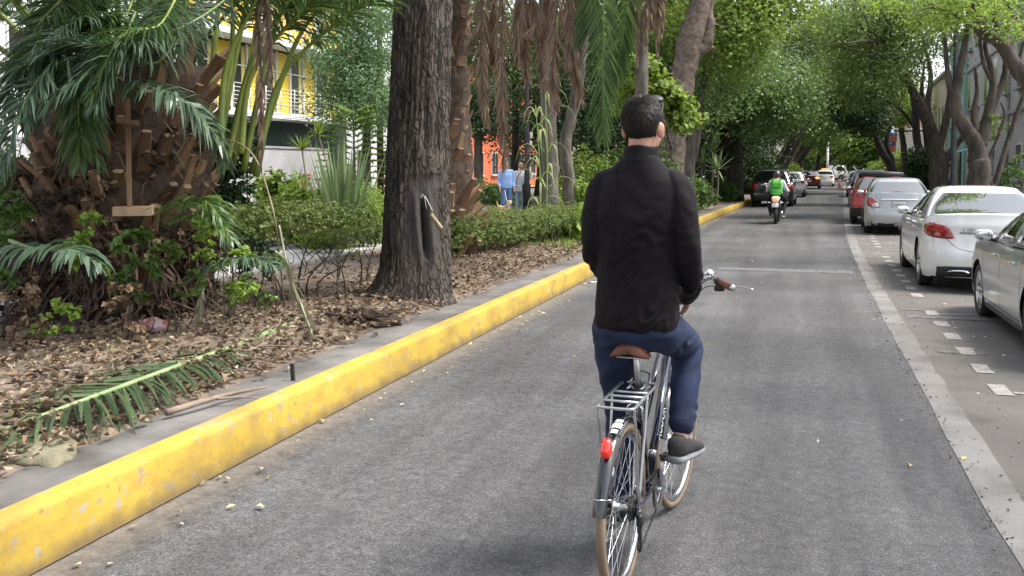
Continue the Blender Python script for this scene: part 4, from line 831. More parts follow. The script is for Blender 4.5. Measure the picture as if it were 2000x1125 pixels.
tree("pollarded_tree", "sparse street tree over the nearest parked cars, its crown above the picture", [([np.array((5.3, 7.5, .1)), np.array((5.2, 7.4, 2.5)), np.array((4.8, 7.2, 5.0)), np.array((4.2, 7.6, 7.5))], [.22, .17, .13, .04]), ([np.array((5.2, 7.4, 2.8)), np.array((5.8, 6.2, 5.0)), np.array((5.6, 4.8, 7.6))], [.12, .09, .03]), ([np.array((5.2, 7.4, 3.2)), np.array((5.0, 9.4, 5.2)), np.array((4.2, 11.0, 7.2))], [.12, .09, .03])],
     [(np.array(c), 1.0) for c in ((4.2, 7.6, 7.8), (5.6, 4.6, 7.8), (4.0, 11.0, 7.6), (3.4, 9.2, 8.4), (5.6, 8.6, 8.6), (4.2, 5.6, 8.8), (6.6, 6.4, 7.6), (6.2, 10.6, 8.0))], 2600, .13, BK_BROWN, LF_MID, group=RG, seed=308)
tree("street_tree", "tree behind the photographer on the median side", [([np.array((-5.2, -7, .2)), np.array((-5.1, -6.8, 3)), np.array((-4.4, -6.2, 6))], [.3, .24, .1])], [(np.array(c), 1.5) for c in ((-4.4, -6, 6.4), (-3, -7.4, 7.2), (-5.6, -5.2, 7.4), (-4.2, -8.4, 8.0))], 5000, .16, BK_DARK, LF_MID, group=None, seed=309)
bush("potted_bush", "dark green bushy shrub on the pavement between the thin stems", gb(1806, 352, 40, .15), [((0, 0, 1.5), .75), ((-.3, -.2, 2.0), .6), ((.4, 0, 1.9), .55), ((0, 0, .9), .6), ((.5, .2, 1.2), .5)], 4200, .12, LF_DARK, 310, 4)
for k, (x, d, h) in enumerate(((1985, 25, 1.9), (1965, 33, 1.6))):
    bush("planter_shrub", ("small leggy shrub in front of the grey facade at the right edge", "low shrub behind the reddish slanting stem")[k], gb(x, 360, d, .15), [((0, 0, h * .8), .3), ((.15, 0, h), .25), ((-.2, 0, h * .55), .28)], 700, .085, LF_MID, 315 + k, 4)
# ------------------------------------------------------------------ hedge, shrubs and garden plants
HEDGE = LEAFM("hedge_leaf", [(0.06, 0.10, 0.026), (0.125, 0.19, 0.045), (0.20, 0.265, 0.07), (0.085, 0.135, 0.037), (0.21, 0.22, 0.07)], .38)
ha, hb = gp(880, 512, .28), gp(1150, 466, .28)
hv = hb - ha; HL = np.linalg.norm(hv); hv /= HL; hn = np.array((-hv[1], hv[0], 0))
hd = thing("hedge", "clipped knee-high hedge running from the dark trunk to behind the rider", "hedge", ha)
C = []
for u in np.linspace(-.3, HL + .4, 30):
    lo = .30 + .18 * (u / HL) + .05 * math.sin(u * 2)
    for v in (0.12, .45, .8):
        for z in np.linspace(lo * .9, .56 + .03 * math.sin(u * 3), 3): C.append((hv * u + hn * v + np.array((0, 0, z)) + rng.normal(0, .04, 3), (.27, .27, .17)))
obj("foliage", MB().add(*leafcloud(C, 44000, .044, 41, spread=.06, shell=.35, aspect=.36, spray=8), smooth=False), HEDGE, hd)
mb = MB()
for k in range(60):
    u, v = rng.uniform(-.2, HL), rng.uniform(.1, .8); b = hv * u + hn * v; e = b + (rng.normal(0, .16), rng.normal(0, .16), .6)
    mb.add(*tube(smooth_path([b + (0, 0, -.1), (b + e) / 2 + rng.normal(0, .05, 3), e], 7), rads([.02, .014, .007], 7), 6))
obj("stem", mb, BK_BROWN, hd)
# leggy remains of the hedge nearer by
spec = [(655, 590, 3, "leggy hedge shrub with three thin bare stems left of the dark trunk"), (598, 582, 2, "leggy hedge shrub standing before the pale path"), (560, 592, 2, "leggy hedge shrub next to the tied dead frond"), (520, 612, 2, "dark-stemmed hedge shrub at the palm's right side"), (715, 560, 2, "hedge shrub touching the dark trunk")]
for k, (x, y, ns, lab) in enumerate(spec):
    b = gp(x, y, .3); r = np.random.default_rng(400 + k)
    t = thing("leggy_shrub", lab, "shrub", b, 0, "leggy shrubs left over from the hedge")
    C = [(hv * u + hn * v + np.array((0, 0, z)), (.26, .24, .11)) for u in (-.35, -.1, .15, .4) for v in (0, .3) for z in (.89, 1.02)]
    if k == 4: C = [(c + np.array((0, 0, -.25)), q) for c, q in C] + [(np.array((-.1, -.25, .42)), (.16, .14, .14))]
    obj("foliage", MB().add(*leafcloud(C, 2000, .046, 410 + k, spread=.06, shell=.3, aspect=.36, spray=8), smooth=False), HEDGE, t)
    mb = MB()
    for j in range(ns):
        q = np.array((r.normal(0, .10), r.normal(0, .08), -.05)); dv_ = np.array((r.normal(0, .22), r.normal(0, .1), .75))
        P_ = [q, q + (r.normal(0, .03), 0, .28), q + dv_ * .7 + r.normal(0, .03, 3), q + dv_]
        mb.add(*tube(smooth_path(P_, 10), rads([.013, .010, .007, .005], 10), 6))
        for f in (.45, .6, .75):
            s0 = q + dv_ * f; mb.add(*tube(smooth_path([s0, s0 + (r.normal(0, .12), r.normal(0, .08), .16), s0 + (r.normal(0, .2), r.normal(0, .1), .36)], 6), rads([.006, .0045, .003], 6), 5))
    obj("stem", mb, BK_DARK, t)
# weeds and small plants round the palm's foot
for k, (x, y, lo, hi, n, sz, lf, lab) in enumerate(((430, 648, .35, 1.0, 1100, .055, LF_LIGHT, "yellow-green weed bush at the right foot of the palm"), (262, 656, .45, .85, 260, .11, LF_MID, "broad-leaved green weed in front of the palm's middle"), (160, 652, .65, 1.0, 420, .08, LF_LIGHT, "light green weed above the drooping blue frond"), (125, 668, .12, .32, 260, .06, LF_LIGHT, "low bright weed near the palm's left foot"), (45, 668, .1, .45, 480, .07, mat("withered_leaf", (0.2, 0.13, 0.08), 0.8, isl=[(0.12, 0.075, 0.045), (0.22, 0.15, 0.09), (0.3, 0.21, 0.13)], trans=.1), "withered brown plant at the far left"), (240, 668, .1, .4, 260, .07, MATS["withered_leaf"], "withered tan plant by the plastic bag"), (500, 625, .2, .6, 620, .05, LF_BLUE, "cool green fern clump under the leggy shrubs"), (20, 640, .5, 1.1, 700, .10, LF_MID, "green bushy weed at the left edge of the picture"), (340, 655, .3, .75, 420, .07, LF_OLIVE, "olive weed between the palm's foot and the plastic bag"), (390, 640, .7, 1.15, 520, .06, LF_LIGHT, "fresh green shoots right of the wooden tray"))):
    bush("weed", lab, gp(x, y, .3), [((rng.normal(0, .08), rng.normal(0, .08), lo + (hi - lo) * f), (.17, .17, .13)) for f in (0, .5, 1)], int(n * .5), sz, lf, 430 + k, 4, BK_BROWN, "weed", spread=.07, sr=.007)
# planting beyond the path
def gpp(x, y, d): return gb(x, y, d, MZ)
for k, (x, d, h, r_, n, sz, lf, lab) in enumerate(((560, 20, 1.35, .5, 1500, .16, LF_YEL, "big-leaved yellow-green shrub left of the sword plant"), (610, 19, 1.05, .5, 2600, .07, LF_LIGHT, "bright green low shrub beneath the sword plant"), (735, 20, 1.1, .55, 2600, .07, LF_LIGHT, "bright green shrub between the sword plant and the dark trunk"), (530, 22, 1.3, .5, 1800, .1, LF_LIGHT, "pale green shrub beside the palm's edge"), (690, 21, .9, .5, 2200, .06, LF_MID, "low green shrub at the sword plant's foot"), (650, 18.5, .8, .4, 2000, .06, LF_BLUE, "low cool green shrub at the edge of the pale path"), (590, 18.5, 1.15, .5, 2200, .10, LF_YEL, "yellow-green leafy shrub in front of the sword plant"), (700, 19, 1.2, .45, 2200, .07, LF_LIGHT, "light green shrub just right of the sword plant"), (640, 17.5, .75, .45, 2000, .06, LF_LIGHT, "fresh green low shrub by the pale path's edge"), (1130, 23, 1.2, .6, 1800, .1, LF_LIGHT, "bright shrub behind the curved trunk"), (1150, 26, 1.9, .8, 2200, .1, LF_YEL, "yellow-green shrub left of the rider's shoulder"), (960, 32, 1.1, .7, 1800, .1, LF_MID, "green shrub behind the man in the blue shirt"), (1290, 30, 2.0, 1.1, 3200, .12, LF_MID, "tall shrub behind the rider's neck"), (1220, 27, 2.0, 1.0, 3200, .11, LF_OLIVE, "olive shrub hidden behind the rider's left shoulder"), (1370, 36, 1.3, .8, 1800, .12, LF_MID, "bright low shrub beyond the rider's right arm"), (1460, 44, 1.1, .8, 2200, .12, LF_MID, "low shrub at the foot of the ivy-covered trunk"), (1515, 58, 1.6, 1.3, 2600, .17, LF_BLUE, "shrub behind the silver hatchback"), (1580, 90, 2.6, 1.8, 2600, .22, LF_LIGHT, "light shrub behind the maroon car"), (1715, 86, 3.0, 2.0, 3000, .24, LF_YEL, "yellow-green bush beyond the parked red cars"), (1680, 110, 3.5, 2.4, 2800, .28, LF_LIGHT, "far light bush right of the road's end"), (1545, 70, 2.2, 1.5, 2600, .2, LF_MID, "mid-green bush among the trunks behind the cars"))):
    y_ = 340
    bs = gpp(x, y_, d); bs = np.array((min(bs[0], KX - .9 - .5 * r_ + off(bs[1])) if x < 1650 else max(bs[0], 4.6 + .5 * r_ + off(bs[1])), bs[1], bs[2]))
    bush("shrub", lab, bs, [((r_ * math.cos(a) * .7, r_ * math.sin(a) * .5, h * z), (r_ * .7, r_ * .7, h * .3)) for a, z in ((0, .35), (1.6, .7), (3.1, .4), (4.6, .8), (5.5, .55))], n, sz, lf, 450 + k, 5, group="shrubs in the planted median", spread=.15)
for k, (x, y, d, h, r_, n, lf, lab) in enumerate(((455, 520, 12.6, 1.9, .42, 2600, LF_DARK, "dark green leafy shrub standing behind the palm's right side"), (15, 560, 12.5, 1.6, .6, 3000, LF_DARK, "dark leafy shrub behind the palm at the left edge"), (-40, 560, 11.5, 2.4, .6, 3000, LF_MID, "tall green shrub cut by the left edge of the picture"))):
    bush("garden_shrub", lab, gb(x, y, d), [((r_ * math.cos(a) * .6, r_ * math.sin(a) * .5, h * z), (r_ * .8, r_ * .7, h * .22)) for a, z in ((0, .3), (2.0, .55), (4.0, .75), (5.2, .92))], n, .09, lf, 540 + k, 5, spread=.14)
# sword plants
SWORD = LEAFM("sword_leaf", [(0.14, 0.21, 0.09), (0.22, 0.30, 0.14), (0.30, 0.38, 0.2)], .25, .4)
b = gpp(668, 400, 18.6); t = thing("sword_plant", "tall clump of upright grey-green sword leaves beyond the path", "plant", b); obj("blade", blades(58, 2.2, .055, (2, 26), 61, .25, base_r=.25), SWORD, t)
b = gpp(628, 400, 18.9); t = thing("sword_plant", "lower leaning clump of sword leaves left of the tall one", "plant", b); obj("blade", blades(26, 1.6, .045, (15, 50), 62, .3, base_r=.2), SWORD, t)
b = gpp(575, 400, 23); t = thing("flax_plant", "dull purple-brown flax clump in front of the pale wall", "plant", b); obj("blade", blades(34, 1.7, .028, (5, 45), 63, .25, base_r=.2), mat("flax_leaf", (0.10, 0.085, 0.075), .6, isl=[(0.08, 0.07, 0.06), (0.15, 0.13, 0.12), (0.12, 0.12, 0.09)], trans=.15), t)
# fern-like plant with stacked level sprays
b = gpp(690, 395, 22.5); t = thing("fern_tree", "light green young tree fern with level tiers of leaves", "plant", b)
obj("trunk", MB().add(*tube(smooth_path([(0, 0, 0), (.03, 0, 1.2), (.02, 0, 2.9)], 10), rads([.05, .04, .012], 10), 8)), BK_GREY, t)
mb = MB()
for k in range(13):
    z = 1.15 + .135 * k; L = .95 - .035 * k
    for sg in (-1, 1):
        a = (0.28 if sg > 0 else math.pi + 0.28) + rng.normal(0, .25); h = np.array((math.cos(a), math.sin(a), 0))
        mb.join(frond([np.array((0, 0, z)), h * L * .5 + (0, 0, z + .13), h * L + (0, 0, z + .10 + .03 * k * .3)], .19, n=34, start=.08, ang=(80, 55), droop=.1, w=.026, rr=(.009, .003), seed=500 + k))
obj("leaf_tier", mb, [RACH, LF_LIGHT], t)
for k, (x, y, d) in enumerate(((622, 262, 19.5), (590, 292, 19.0))):
    b = gpp(x + 20 - 30 * k, 400, d); c = at(x, y, d) - b
    t = thing("spider_plant", ("higher of the two rosettes of strappy yellow-green leaves on a bare stem", "lower of the two rosettes of strappy yellow-green leaves on a bare stem")[k], "plant", b)
    obj("stem", MB().add(*tube(smooth_path([(0, 0, 0), c * .5 + (.15, 0, .1), c], 10), rads([.03, .022, .018], 10), 6)), mat("tan_stem", (0.3, 0.24, 0.15), .8, (0.2, 0.16, .1), scale=8), t)
    m2 = blades(38, .42, .016, (10, 105), 510 + k, .5, base_r=.02, seg=4); m3 = MB().join(m2, Matrix.Translation(tuple(c))); obj("rosette", m3, LF_YEL, t)
t = thing("flowers", "small orange-red flowers among the shrubs left of the sword plant", "flowers", gpp(600, 400, 19.8))
PT_ = mat("orange_petal", (0.6, 0.14, 0.03), .6, isl=[(0.6, 0.08, 0.03), (0.65, 0.22, 0.04)], trans=.2)
for k, (x, y, r_) in enumerate(((592, 360, .10), (640, 362, .09), (625, 350, .11), (605, 345, .08))): obj("petals", MB().add(*leafcloud([(at(x, y, 19.8) - np.array(t.location), (r_, r_ * .8, r_ * .5))], 40, .055, 77 + k, spread=.04), smooth=False), PT_, t)
obj("stem", MB().add(*tube([(0, 0, 0), (-.2, 0, .6), at(600, 362, 19.8) - np.array(t.location)], .01, 5)), LF_MID, t)
# tall cane with arching leaves
CANE = LEAFM("cane_leaf", [(0.15, 0.22, 0.06), (0.24, 0.33, 0.11), (0.34, 0.40, 0.18)], .35)
for k, (x, d, top_, lab) in enumerate(((1066, 19.5, 95, "taller of the two canes with arching strap leaves above the hedge"), (1052, 19.0, 205, "shorter of the two canes with arching strap leaves above the hedge"))):
    b = gpp(x, 420, d); c = at(x - 6, top_, d) - b; t = thing("cane_plant", lab, "plant", b)
    sp = smooth_path([(0, 0, 0), c * .5 + (.06, 0, 0), c], 12); obj("stem", MB().add(*tube(sp, rads([.022, .016, .006], 12), 6)), CANE, t); mb = MB()
    for j in range(14 if k == 0 else 16):
        u = .28 + .7 * j / 15; p = sp[int(u * 11)]; a = j * 2.4 + rng.normal(0, .4); h = np.array((math.cos(a), math.sin(a) * .5, 0)); L = rng.uniform(.5, .85)
        pts = smooth_path([p, p + h * L * .3 + (0, 0, L * .35), p + h * L * .65 + (0, 0, L * .25), p + h * L * .85 + (0, 0, -L * .25)], 8); s_ = np.cross(h, (0, 0, 1.0)); s_ /= np.linalg.norm(s_); w = (.02 * np.array([.5, .9, 1, 1, .9, .7, .4, .05]))[:, None]
        V, q = grid(np.stack([pts - s_ * w, pts + (0, 0, .006), pts + s_ * w], 0)); mb.add(V, q, 0, False)
    obj("leaf", mb, CANE, t)
# yuccas under the trees
for k, (x, y, d, n, lab) in enumerate(((1392, 298, verge(1392, 1.0), 46, "taller yucca with a spiky rosette before the black trunk"), (1370, 320, verge(1378, 1.3), 34, "shorter yucca to the left of the taller one"), (1402, 330, verge(1392, .8), 30, "low yucca rosette in front of the black trunk"))):
    b = gb(x - 4, 380, d); c = at(x, y, d) - b; t = thing("yucca", lab, "plant", b)
    obj("stem", MB().add(*tube(smooth_path([(0, 0, 0), c * .5 + (.04, 0, 0), c], 8), rads([.06, .05, .05], 8), 7)), BK_GREY, t)
    m3 = MB().join(blades(n, .95, .034, (5, 120), 520 + k, .45, base_r=.05, seg=4), Matrix.Translation(tuple(c))); obj("rosette", m3, SWORD, t)
b = gb(1352, 425, verge(1352, .75)); t = thing("lily_plant", "grassy clump with white buds by the kerb beyond the rider's arm", "plant", b); obj("blade", blades(70, .75, .014, (10, 75), 530, .8, base_r=.25), LEAFM("strap_leaf", [(0.06, 0.11, 0.03), (0.11, 0.17, 0.06)], .3), t)
b = gp(1128, 470, .28); t = thing("broadleaf_plant", "broad-leaved bright green plant at the hedge's right end", "plant", b)
obj("foliage", MB().add(*leafcloud([((0, 0, .42), (.22, .2, .16)), ((-.05, 0, .22), (.2, .2, .1))], 34, .36, 78, spread=.05, aspect=.34, spray=1), smooth=False), LF_LIGHT, t)
obj("stem", MB().add(*tube([(0, 0, 0), (.02, 0, .4)], .02, 6)), LF_MID, t)
# palm-like fronds low beyond the hedge, boots of another palm to the left of the trunk
# ------------------------------------------------------------------ cars
TYRE = mat("tyre_rubber", (0.018, 0.018, 0.019), 0.8, (0.035, 0.034, 0.034), scale=30)
ALLOY = mat("alloy", (0.55, 0.56, 0.58), 0.25, metal=0.9)
BLACKP = mat("black_plastic", (0.016, 0.016, 0.017), 0.5)
GLASS = mat("car_glass", (0.008, 0.011, 0.011), 0.02, spec=1.0, coat=1.0)
GLASS.node_tree.nodes["Principled BSDF"].inputs["IOR"].default_value = 1.9
CHROME = mat("chrome", (0.75, 0.76, 0.78), 0.08, metal=1.0)
REDL = mat("red_lamp", (0.42, 0.008, 0.012), 0.12, (0.20, 0.004, 0.008), scale=14, coat=1.0, contrast=(.45, .55))
CLEARL = mat("clear_lamp", (0.55, 0.56, 0.58), 0.15, coat=1.0)
PLATE = mat("plate_white", (0.6, 0.6, 0.58), 0.5)
PLTXT = mat("plate_text", (0.05, 0.06, 0.06), 0.6)
SEAM = mat("seam_black", (0.01, 0.01, 0.01), 0.7)
def paint(name, c, metal=0.0, rough=0.28): return mat(name, c, rough, coat=1.0, metal=metal, spec=0.5)
def round_poly(p, it=2):
    p = np.asarray(p, float)
    for _ in range(it):
        q = np.roll(p, -1, 0); p = np.stack([p * .75 + q * .25, p * .25 + q * .75], 1).reshape(-1, 2)
    return p
def lettering(name, txt, size, M, m, parent, ext=0.002, align='CENTER'):
    cu = bpy.data.curves.new(name, 'FONT'); cu.body = txt; cu.size = size; cu.extrude = ext; cu.align_x = align; cu.align_y = 'CENTER'
    o = bpy.data.objects.new(name, cu); COL.objects.link(o); dg = bpy.context.evaluated_depsgraph_get(); me = bpy.data.meshes.new_from_object(o.evaluated_get(dg))
    bpy.data.objects.remove(o); me.transform(M); me.materials.clear(); me.materials.append(m); o = link(name, me, parent); return o

class Car:
    """+Y forward, X right, origin on the ground under the middle"""
    def __init__(c, L=4.5, W=1.78, H=1.48, wb=2.65, fo=.85, r=.32, gc=.2, hood=.92, belt=.95, deck=1.0, gb=(-1.75, 1.2), gt=(-.95, .25), roofw=.56, rearz=((.2, .1), (.3, .02), (.5, 0), (.62, .05), (.95, .10), (1.0, .13)), frontz=((.2, .12), (.35, .02), (.55, 0), (.75, .06), (.92, .16)), rr=.32, rf=.45, bow=.12, fine=1.0, tuck=1.0):
        c.__dict__.update(locals()); c.hl = L / 2; c.hw = W / 2
        c.yf = L / 2 - fo; c.yr = c.yf - wb                     # axles
        # plan outline, left side: from rear centre to front centre
        hw, hl = c.hw, c.hl; P = []
        for x in np.linspace(0, hw - rr, 10): P.append((x, -hl + bow * (x / hw) ** 2))
        y0 = -hl + bow * ((hw - rr) / hw) ** 2
        for a in np.linspace(0, math.pi / 2, 12)[1:]: P.append((hw - rr + rr * math.sin(a), y0 + rr * 1.2 - rr * 1.2 * math.cos(a)))
        yb = y0 + rr * 1.2; y1 = hl - .16 * ((hw - rf) / hw) ** 2; ye = y1 - rf * 1.3
        for y in np.linspace(yb, ye, 30)[1:]: P.append((hw, y))
        for a in np.linspace(0, math.pi / 2, 12)[1:]: P.append((hw - rf + rf * math.cos(a), ye + rf * 1.3 * math.sin(a)))
        for x in np.linspace(hw - rf, 0, 10)[1:]: P.append((x, hl - .16 * (x / hw) ** 2))
        P = np.array(P); s = np.r_[0, np.cumsum(np.linalg.norm(np.diff(P, axis=0), axis=1))]; c.S = s / s[-1]; c.P = P
        k = np.array([(-hl - .1, deck - .0), (gb[0], deck), (gb[0] + .25, belt + (deck - belt) * .4), (-.2, belt), (gb[1] - .2, belt - .01), (gb[1] + .05, hood + .02), (gb[1] + .6, hood), (hl - .25, hood - .12), (hl + .1, hood - .2)]); c.bk = k
    def out(c, s): return np.interp(s, c.S, c.P[:, 0]), np.interp(s, c.S, c.P[:, 1])
    def s_rear(c, x): i = c.P[:, 1] < -c.hl + .35; return float(np.interp(abs(x), c.P[i][:, 0], c.S[i]))
    def s_side(c, y): i = (c.P[:, 0] > c.hw * .5); return float(np.interp(y, c.P[i][:, 1], c.S[i]))
    def zb(c, y, x): return np.interp(y, c.bk[:, 0], c.bk[:, 1]) + .035 * (1 - np.minimum(1, (np.abs(x) / c.hw)) ** 2)
    def surf(c, s, z, o=0.0, side=-1):
        s = np.atleast_1d(np.asarray(s, float)); z = np.broadcast_to(np.asarray(z, float), s.shape)
        x0, y0 = c.out(s); ds = 1e-3; xa, ya = c.out(np.clip(s - ds, 0, 1)); xb, yb = c.out(np.clip(s + ds, 0, 1)); n = np.stack([yb - ya, -(xb - xa)], -1); n /= np.linalg.norm(n, axis=1)[:, None] + 1e-9
        zt = c.zb(y0, x0); t = np.clip((z - c.gc) / np.maximum(.05, zt - c.gc), -.2, 1)
        k = np.interp(t, [-.2, 0, .12, .35, .6, .8, .92, 1.0], [.93, .955, .985, 1, 1.0, .985, .965, .925])
        w = np.clip((np.abs(y0) - c.hl * .55) / (c.hl * .42), 0, 1) ** 1.5
        ins = np.where(y0 < 0, np.interp(z, [q[0] for q in c.rearz], [q[1] for q in c.rearz]), -np.interp(z, [q[0] for q in c.frontz], [q[1] for q in c.frontz]))
        x = x0 * k; y = y0 + ins * w
        return np.stack([side * (x + n[:, 0] * o), y + n[:, 1] * o, z], -1)
    def body(c):
        mb = MB(); f = c.fine; ns = int(230 * f); nt = max(7, int(15 * f ** .5)); s = np.linspace(0, 1, ns); x0, y0 = c.out(s)
        ra = c.r + .055; low = np.full(ns, c.gc)
        for ya in (c.yr, c.yf):
            d = np.abs(y0 - ya); low = np.where((d < ra) & (x0 > c.hw * .75), np.maximum(low, c.r + np.sqrt(np.maximum(0, ra ** 2 - d ** 2)) * 1.0), low)
        low = np.where((y0 < -c.hl + .3) , np.maximum(low, c.gc + .02), low); top = c.zb(y0, x0); tt = np.linspace(0, 1, nt)
        for side in (-1, 1):
            P = np.stack([c.surf(s, low + (top - low) * t, 0, side) for t in tt], 1); V, q = grid(P, flip=side < 0); mb.add(V, q)
        e = c.surf(s, top, 0, 1); X = e[:, 0]; rows = np.linspace(-1, 1, 13)
        P = np.stack([np.stack([X * r, e[:, 1], c.zb(e[:, 1], X * r) + np.minimum(.03, X * .05) * (1 - r ** 6) * .6], -1) for r in rows], 1); V, q = grid(P, flip=True); mb.add(V, q)
        return mb
    # glasshouse
    NS = (9, 7, 30, 7, 9)
    def ring(c, t):
        a = np.interp(t, [0, 1], [0, 1]); b = .05 * math.sin(math.pi * min(1, t)) * (t <= 1)
        y0 = c.gb[0] + (c.gt[0] - c.gb[0]) * a; y1 = c.gb[1] + (c.gt[1] - c.gb[1]) * a - 0.0; wb_ = c.hw * .925; w = wb_ + (c.roofw + .03 - wb_) * (a ** 1.25)
        r = .16 + .06 * a; bw = .16; P = []
        for x in np.linspace(0, w - r, c.NS[0]): P.append((x, y0 + bw * .35 * (x / w) ** 2))
        yy0 = y0 + bw * .35 * ((w - r) / w) ** 2
        for q in np.linspace(0, math.pi / 2, c.NS[1] + 1)[1:]: P.append((w - r + r * math.sin(q), yy0 + r - r * math.cos(q)))
        yy1 = y1 - bw * ((w - r) / w) ** 2; 
        for v in np.linspace(0, 1, c.NS[2] + 1)[1:]: P.append((w + .012 * math.sin(math.pi * v), (yy0 + r) + (yy1 - r - yy0 - r) * v))
        for q in np.linspace(0, math.pi / 2, c.NS[3] + 1)[1:]: P.append((w - r + r * math.cos(q), yy1 - r + r * math.sin(q)))
        for x in np.linspace(w - r, 0, c.NS[4] + 1)[1:]: P.append((x, y1 - bw * (x / w) ** 2))
        P = np.array(P); zt = c.H - .075; zl = c.zb(P[:, 1], P[:, 0]) - .03
        z = zl + (zt - zl) * t + b * .4
        return np.c_[P, z]
    def gsurf(c, u, t, o=0.0, side=-1):
        u = np.atleast_1d(u); t = np.broadcast_to(t, u.shape); res = []
        for uu, t_ in zip(u, t):
            def at_(a, b):
                R = c.ring(b); i = min(len(R) - 1.001, max(0, a * (len(R) - 1))); k = int(i); f = i - k; p = R[k] * (1 - f) + R[k + 1] * f; return p
            p = at_(uu, t_); d1 = at_(min(1, uu + .01), t_) - at_(max(0, uu - .01), t_); d2 = at_(uu, min(1, t_ + .05)) - at_(uu, max(0, t_ - .05)); n = np.cross(d2, d1); n /= np.linalg.norm(n) + 1e-9
            if np.dot(n[:2], p[:2]) < 0: n = -n
            q = p + n * o; res.append((side * q[0], q[1], q[2]))
        return np.array(res)
    def cabin(c):
        mb = MB(); T = np.linspace(0, 1, 9); R = [c.ring(t) for t in T]; last = R[-1]; cen = last[:, :2].mean(0); cen = np.array((0, (last[0, 1] + last[-1, 1]) / 2))
        for k, dz in ((.97, .022), (.90, .042), (.75, .058), (.5, .068), (.25, .073), (0.02, .075)): q = last.copy(); q[:, :2] = cen + (last[:, :2] - cen) * k; q[:, 2] = last[:, 2] + dz; R.append(q)
        P = np.stack(R, 1)
        for side in (-1, 1):
            Q = P.copy(); Q[..., 0] *= side; V, q = grid(Q, flip=side < 0); mb.add(V, q)
        return mb
    def patch(c, fn, poly, o=.004, it=2, rings=4, skirt=True, side=-1):
        p = round_poly(poly, it) if it else np.asarray(poly, float); cen = p.mean(0); R = []
        if skirt: R.append(fn(p[:, 0], p[:, 1], -.006, side))
        for k in np.linspace(1, .08, rings): q = cen + (p - cen) * k; R.append(fn(q[:, 0], q[:, 1], o, side))
        V, Fs = loft(np.array(R), caps=False); n = len(p); m = len(V)
        area = np.sum(p[:, 0] * np.roll(p[:, 1], -1) - np.roll(p[:, 0], -1) * p[:, 1]); fl = (area > 0) == (side < 0)
        Fs = Fs + [np.arange(m - n, m)[None]]
        return V, [q[:, ::-1] if not fl else q for q in Fs]
    def strip(c, fn, line, w=.006, o=.0015, side=-1, n=24, axis=0):
        L_ = np.asarray(line, float); q = np.stack([np.interp(np.linspace(0, 1, n), np.linspace(0, 1, len(L_)), L_[:, i]) for i in (0, 1)], 1); A = fn(q[:, 0], q[:, 1], o, side)
        t = np.gradient(A, axis=0); t /= np.linalg.norm(t, axis=1)[:, None] + 1e-9; e = fn(q[:, 0], q[:, 1], o + .01, side) - A; b = np.cross(t, e); b /= np.linalg.norm(b, axis=1)[:, None] + 1e-9
        return grid(np.stack([A - b * w / 2, A + b * w / 2], 1))

def wheel(parent, x, y, r, spokes=5, hi=True, style='alloy', w=.2):
    sg = 1 if x > 0 else -1
    t = obj("wheel", MB().add(*lathe([(r - .09, -w / 2 + .015), (r - .03, -w / 2), (r - .012, -w / 2 + .01), (r, -w / 2 + .03), (r, w / 2 - .03), (r - .012, w / 2 - .01), (r - .03, w / 2), (r - .09, w / 2 - .015)], 40 if hi else 22, 'X')), TYRE, parent)
    t.location = (x, y, r)
    ri = r - .085; mb = MB()
    mb.add(*lathe([(ri + .006, sg * (w / 2 - .015)), (ri - .012, sg * (w / 2 - .012)), (ri - .022, sg * (w / 2 - .05)), (ri - .03, -sg * .05)], 36 if hi else 18, 'X'), 0)
    mb.add(*lathe([(ri - .02, sg * .01), (.0, sg * .012)], 24, 'X'), 1)
    mb.add(*lathe([(.0, sg * (w / 2 - .028)), (.03, sg * (w / 2 - .028)), (.036, sg * (w / 2 - .04)), (.036, sg * .02)], 16, 'X'), 0)
    for k in range(spokes):
        for dv in ((-.16, .16) if hi else (0,)):
            a = 2 * math.pi * k / spokes + dv; b = 2 * math.pi * k / spokes + dv * .35
            p0 = np.array((sg * (w / 2 - .045), math.cos(b) * .04, math.sin(b) * .04)); p1 = np.array((sg * (w / 2 - .022), math.cos(a) * (ri - .01), math.sin(a) * (ri - .01)))
            mb.add(*tube([p0, (p0 + p1) / 2 + (sg * .004, 0, 0), p1], [.019, .015, .017] if hi else [.03, .026, .03], 6, squash=.7), 0)
    obj("rim", mb, [ALLOY, BLACKP], t)
    return t
def mirror(c, parent, m, y, side, sc_=1.0, cap=None):
    yv = y; z = c.zb(y, c.hw) + .075; x = side * (c.hw * .93)
    R = []
    for f, sx, sz, dy in ((0, .02, .02, 0), (.03, .085, .055, .01), (.07, .098, .066, .02), (.13, .09, .06, .05), (.17, .05, .032, .085), (.18, .01, .01, .09)):
        a = np.linspace(0, 2 * np.pi, 16, endpoint=False); R.append(np.stack([x + side * (.10 + np.sign(np.cos(a)) * np.abs(np.cos(a)) ** .7 * sx), np.full(16, yv - .05 + f), z + np.sign(np.sin(a)) * np.abs(np.sin(a)) ** .7 * sz], -1) )
    mb = MB().add(*loft(np.array(R)), 0); mb.add(*tube([(x - side * .03, yv + .04, z - .06), (x + side * .05, yv + .03, z - .045)], .022, 8), 1)
    o = obj("mirror", mb, [m, BLACKP], parent)
    obj("mirror_glass", MB().add(*ellipsoid((x + side * .10, yv - .048, z), (.082, .006, .052), 16, 8)), CHROME, o)
def plate(c, parent, z, text, y=None, s=.012, w=.30):
    pass
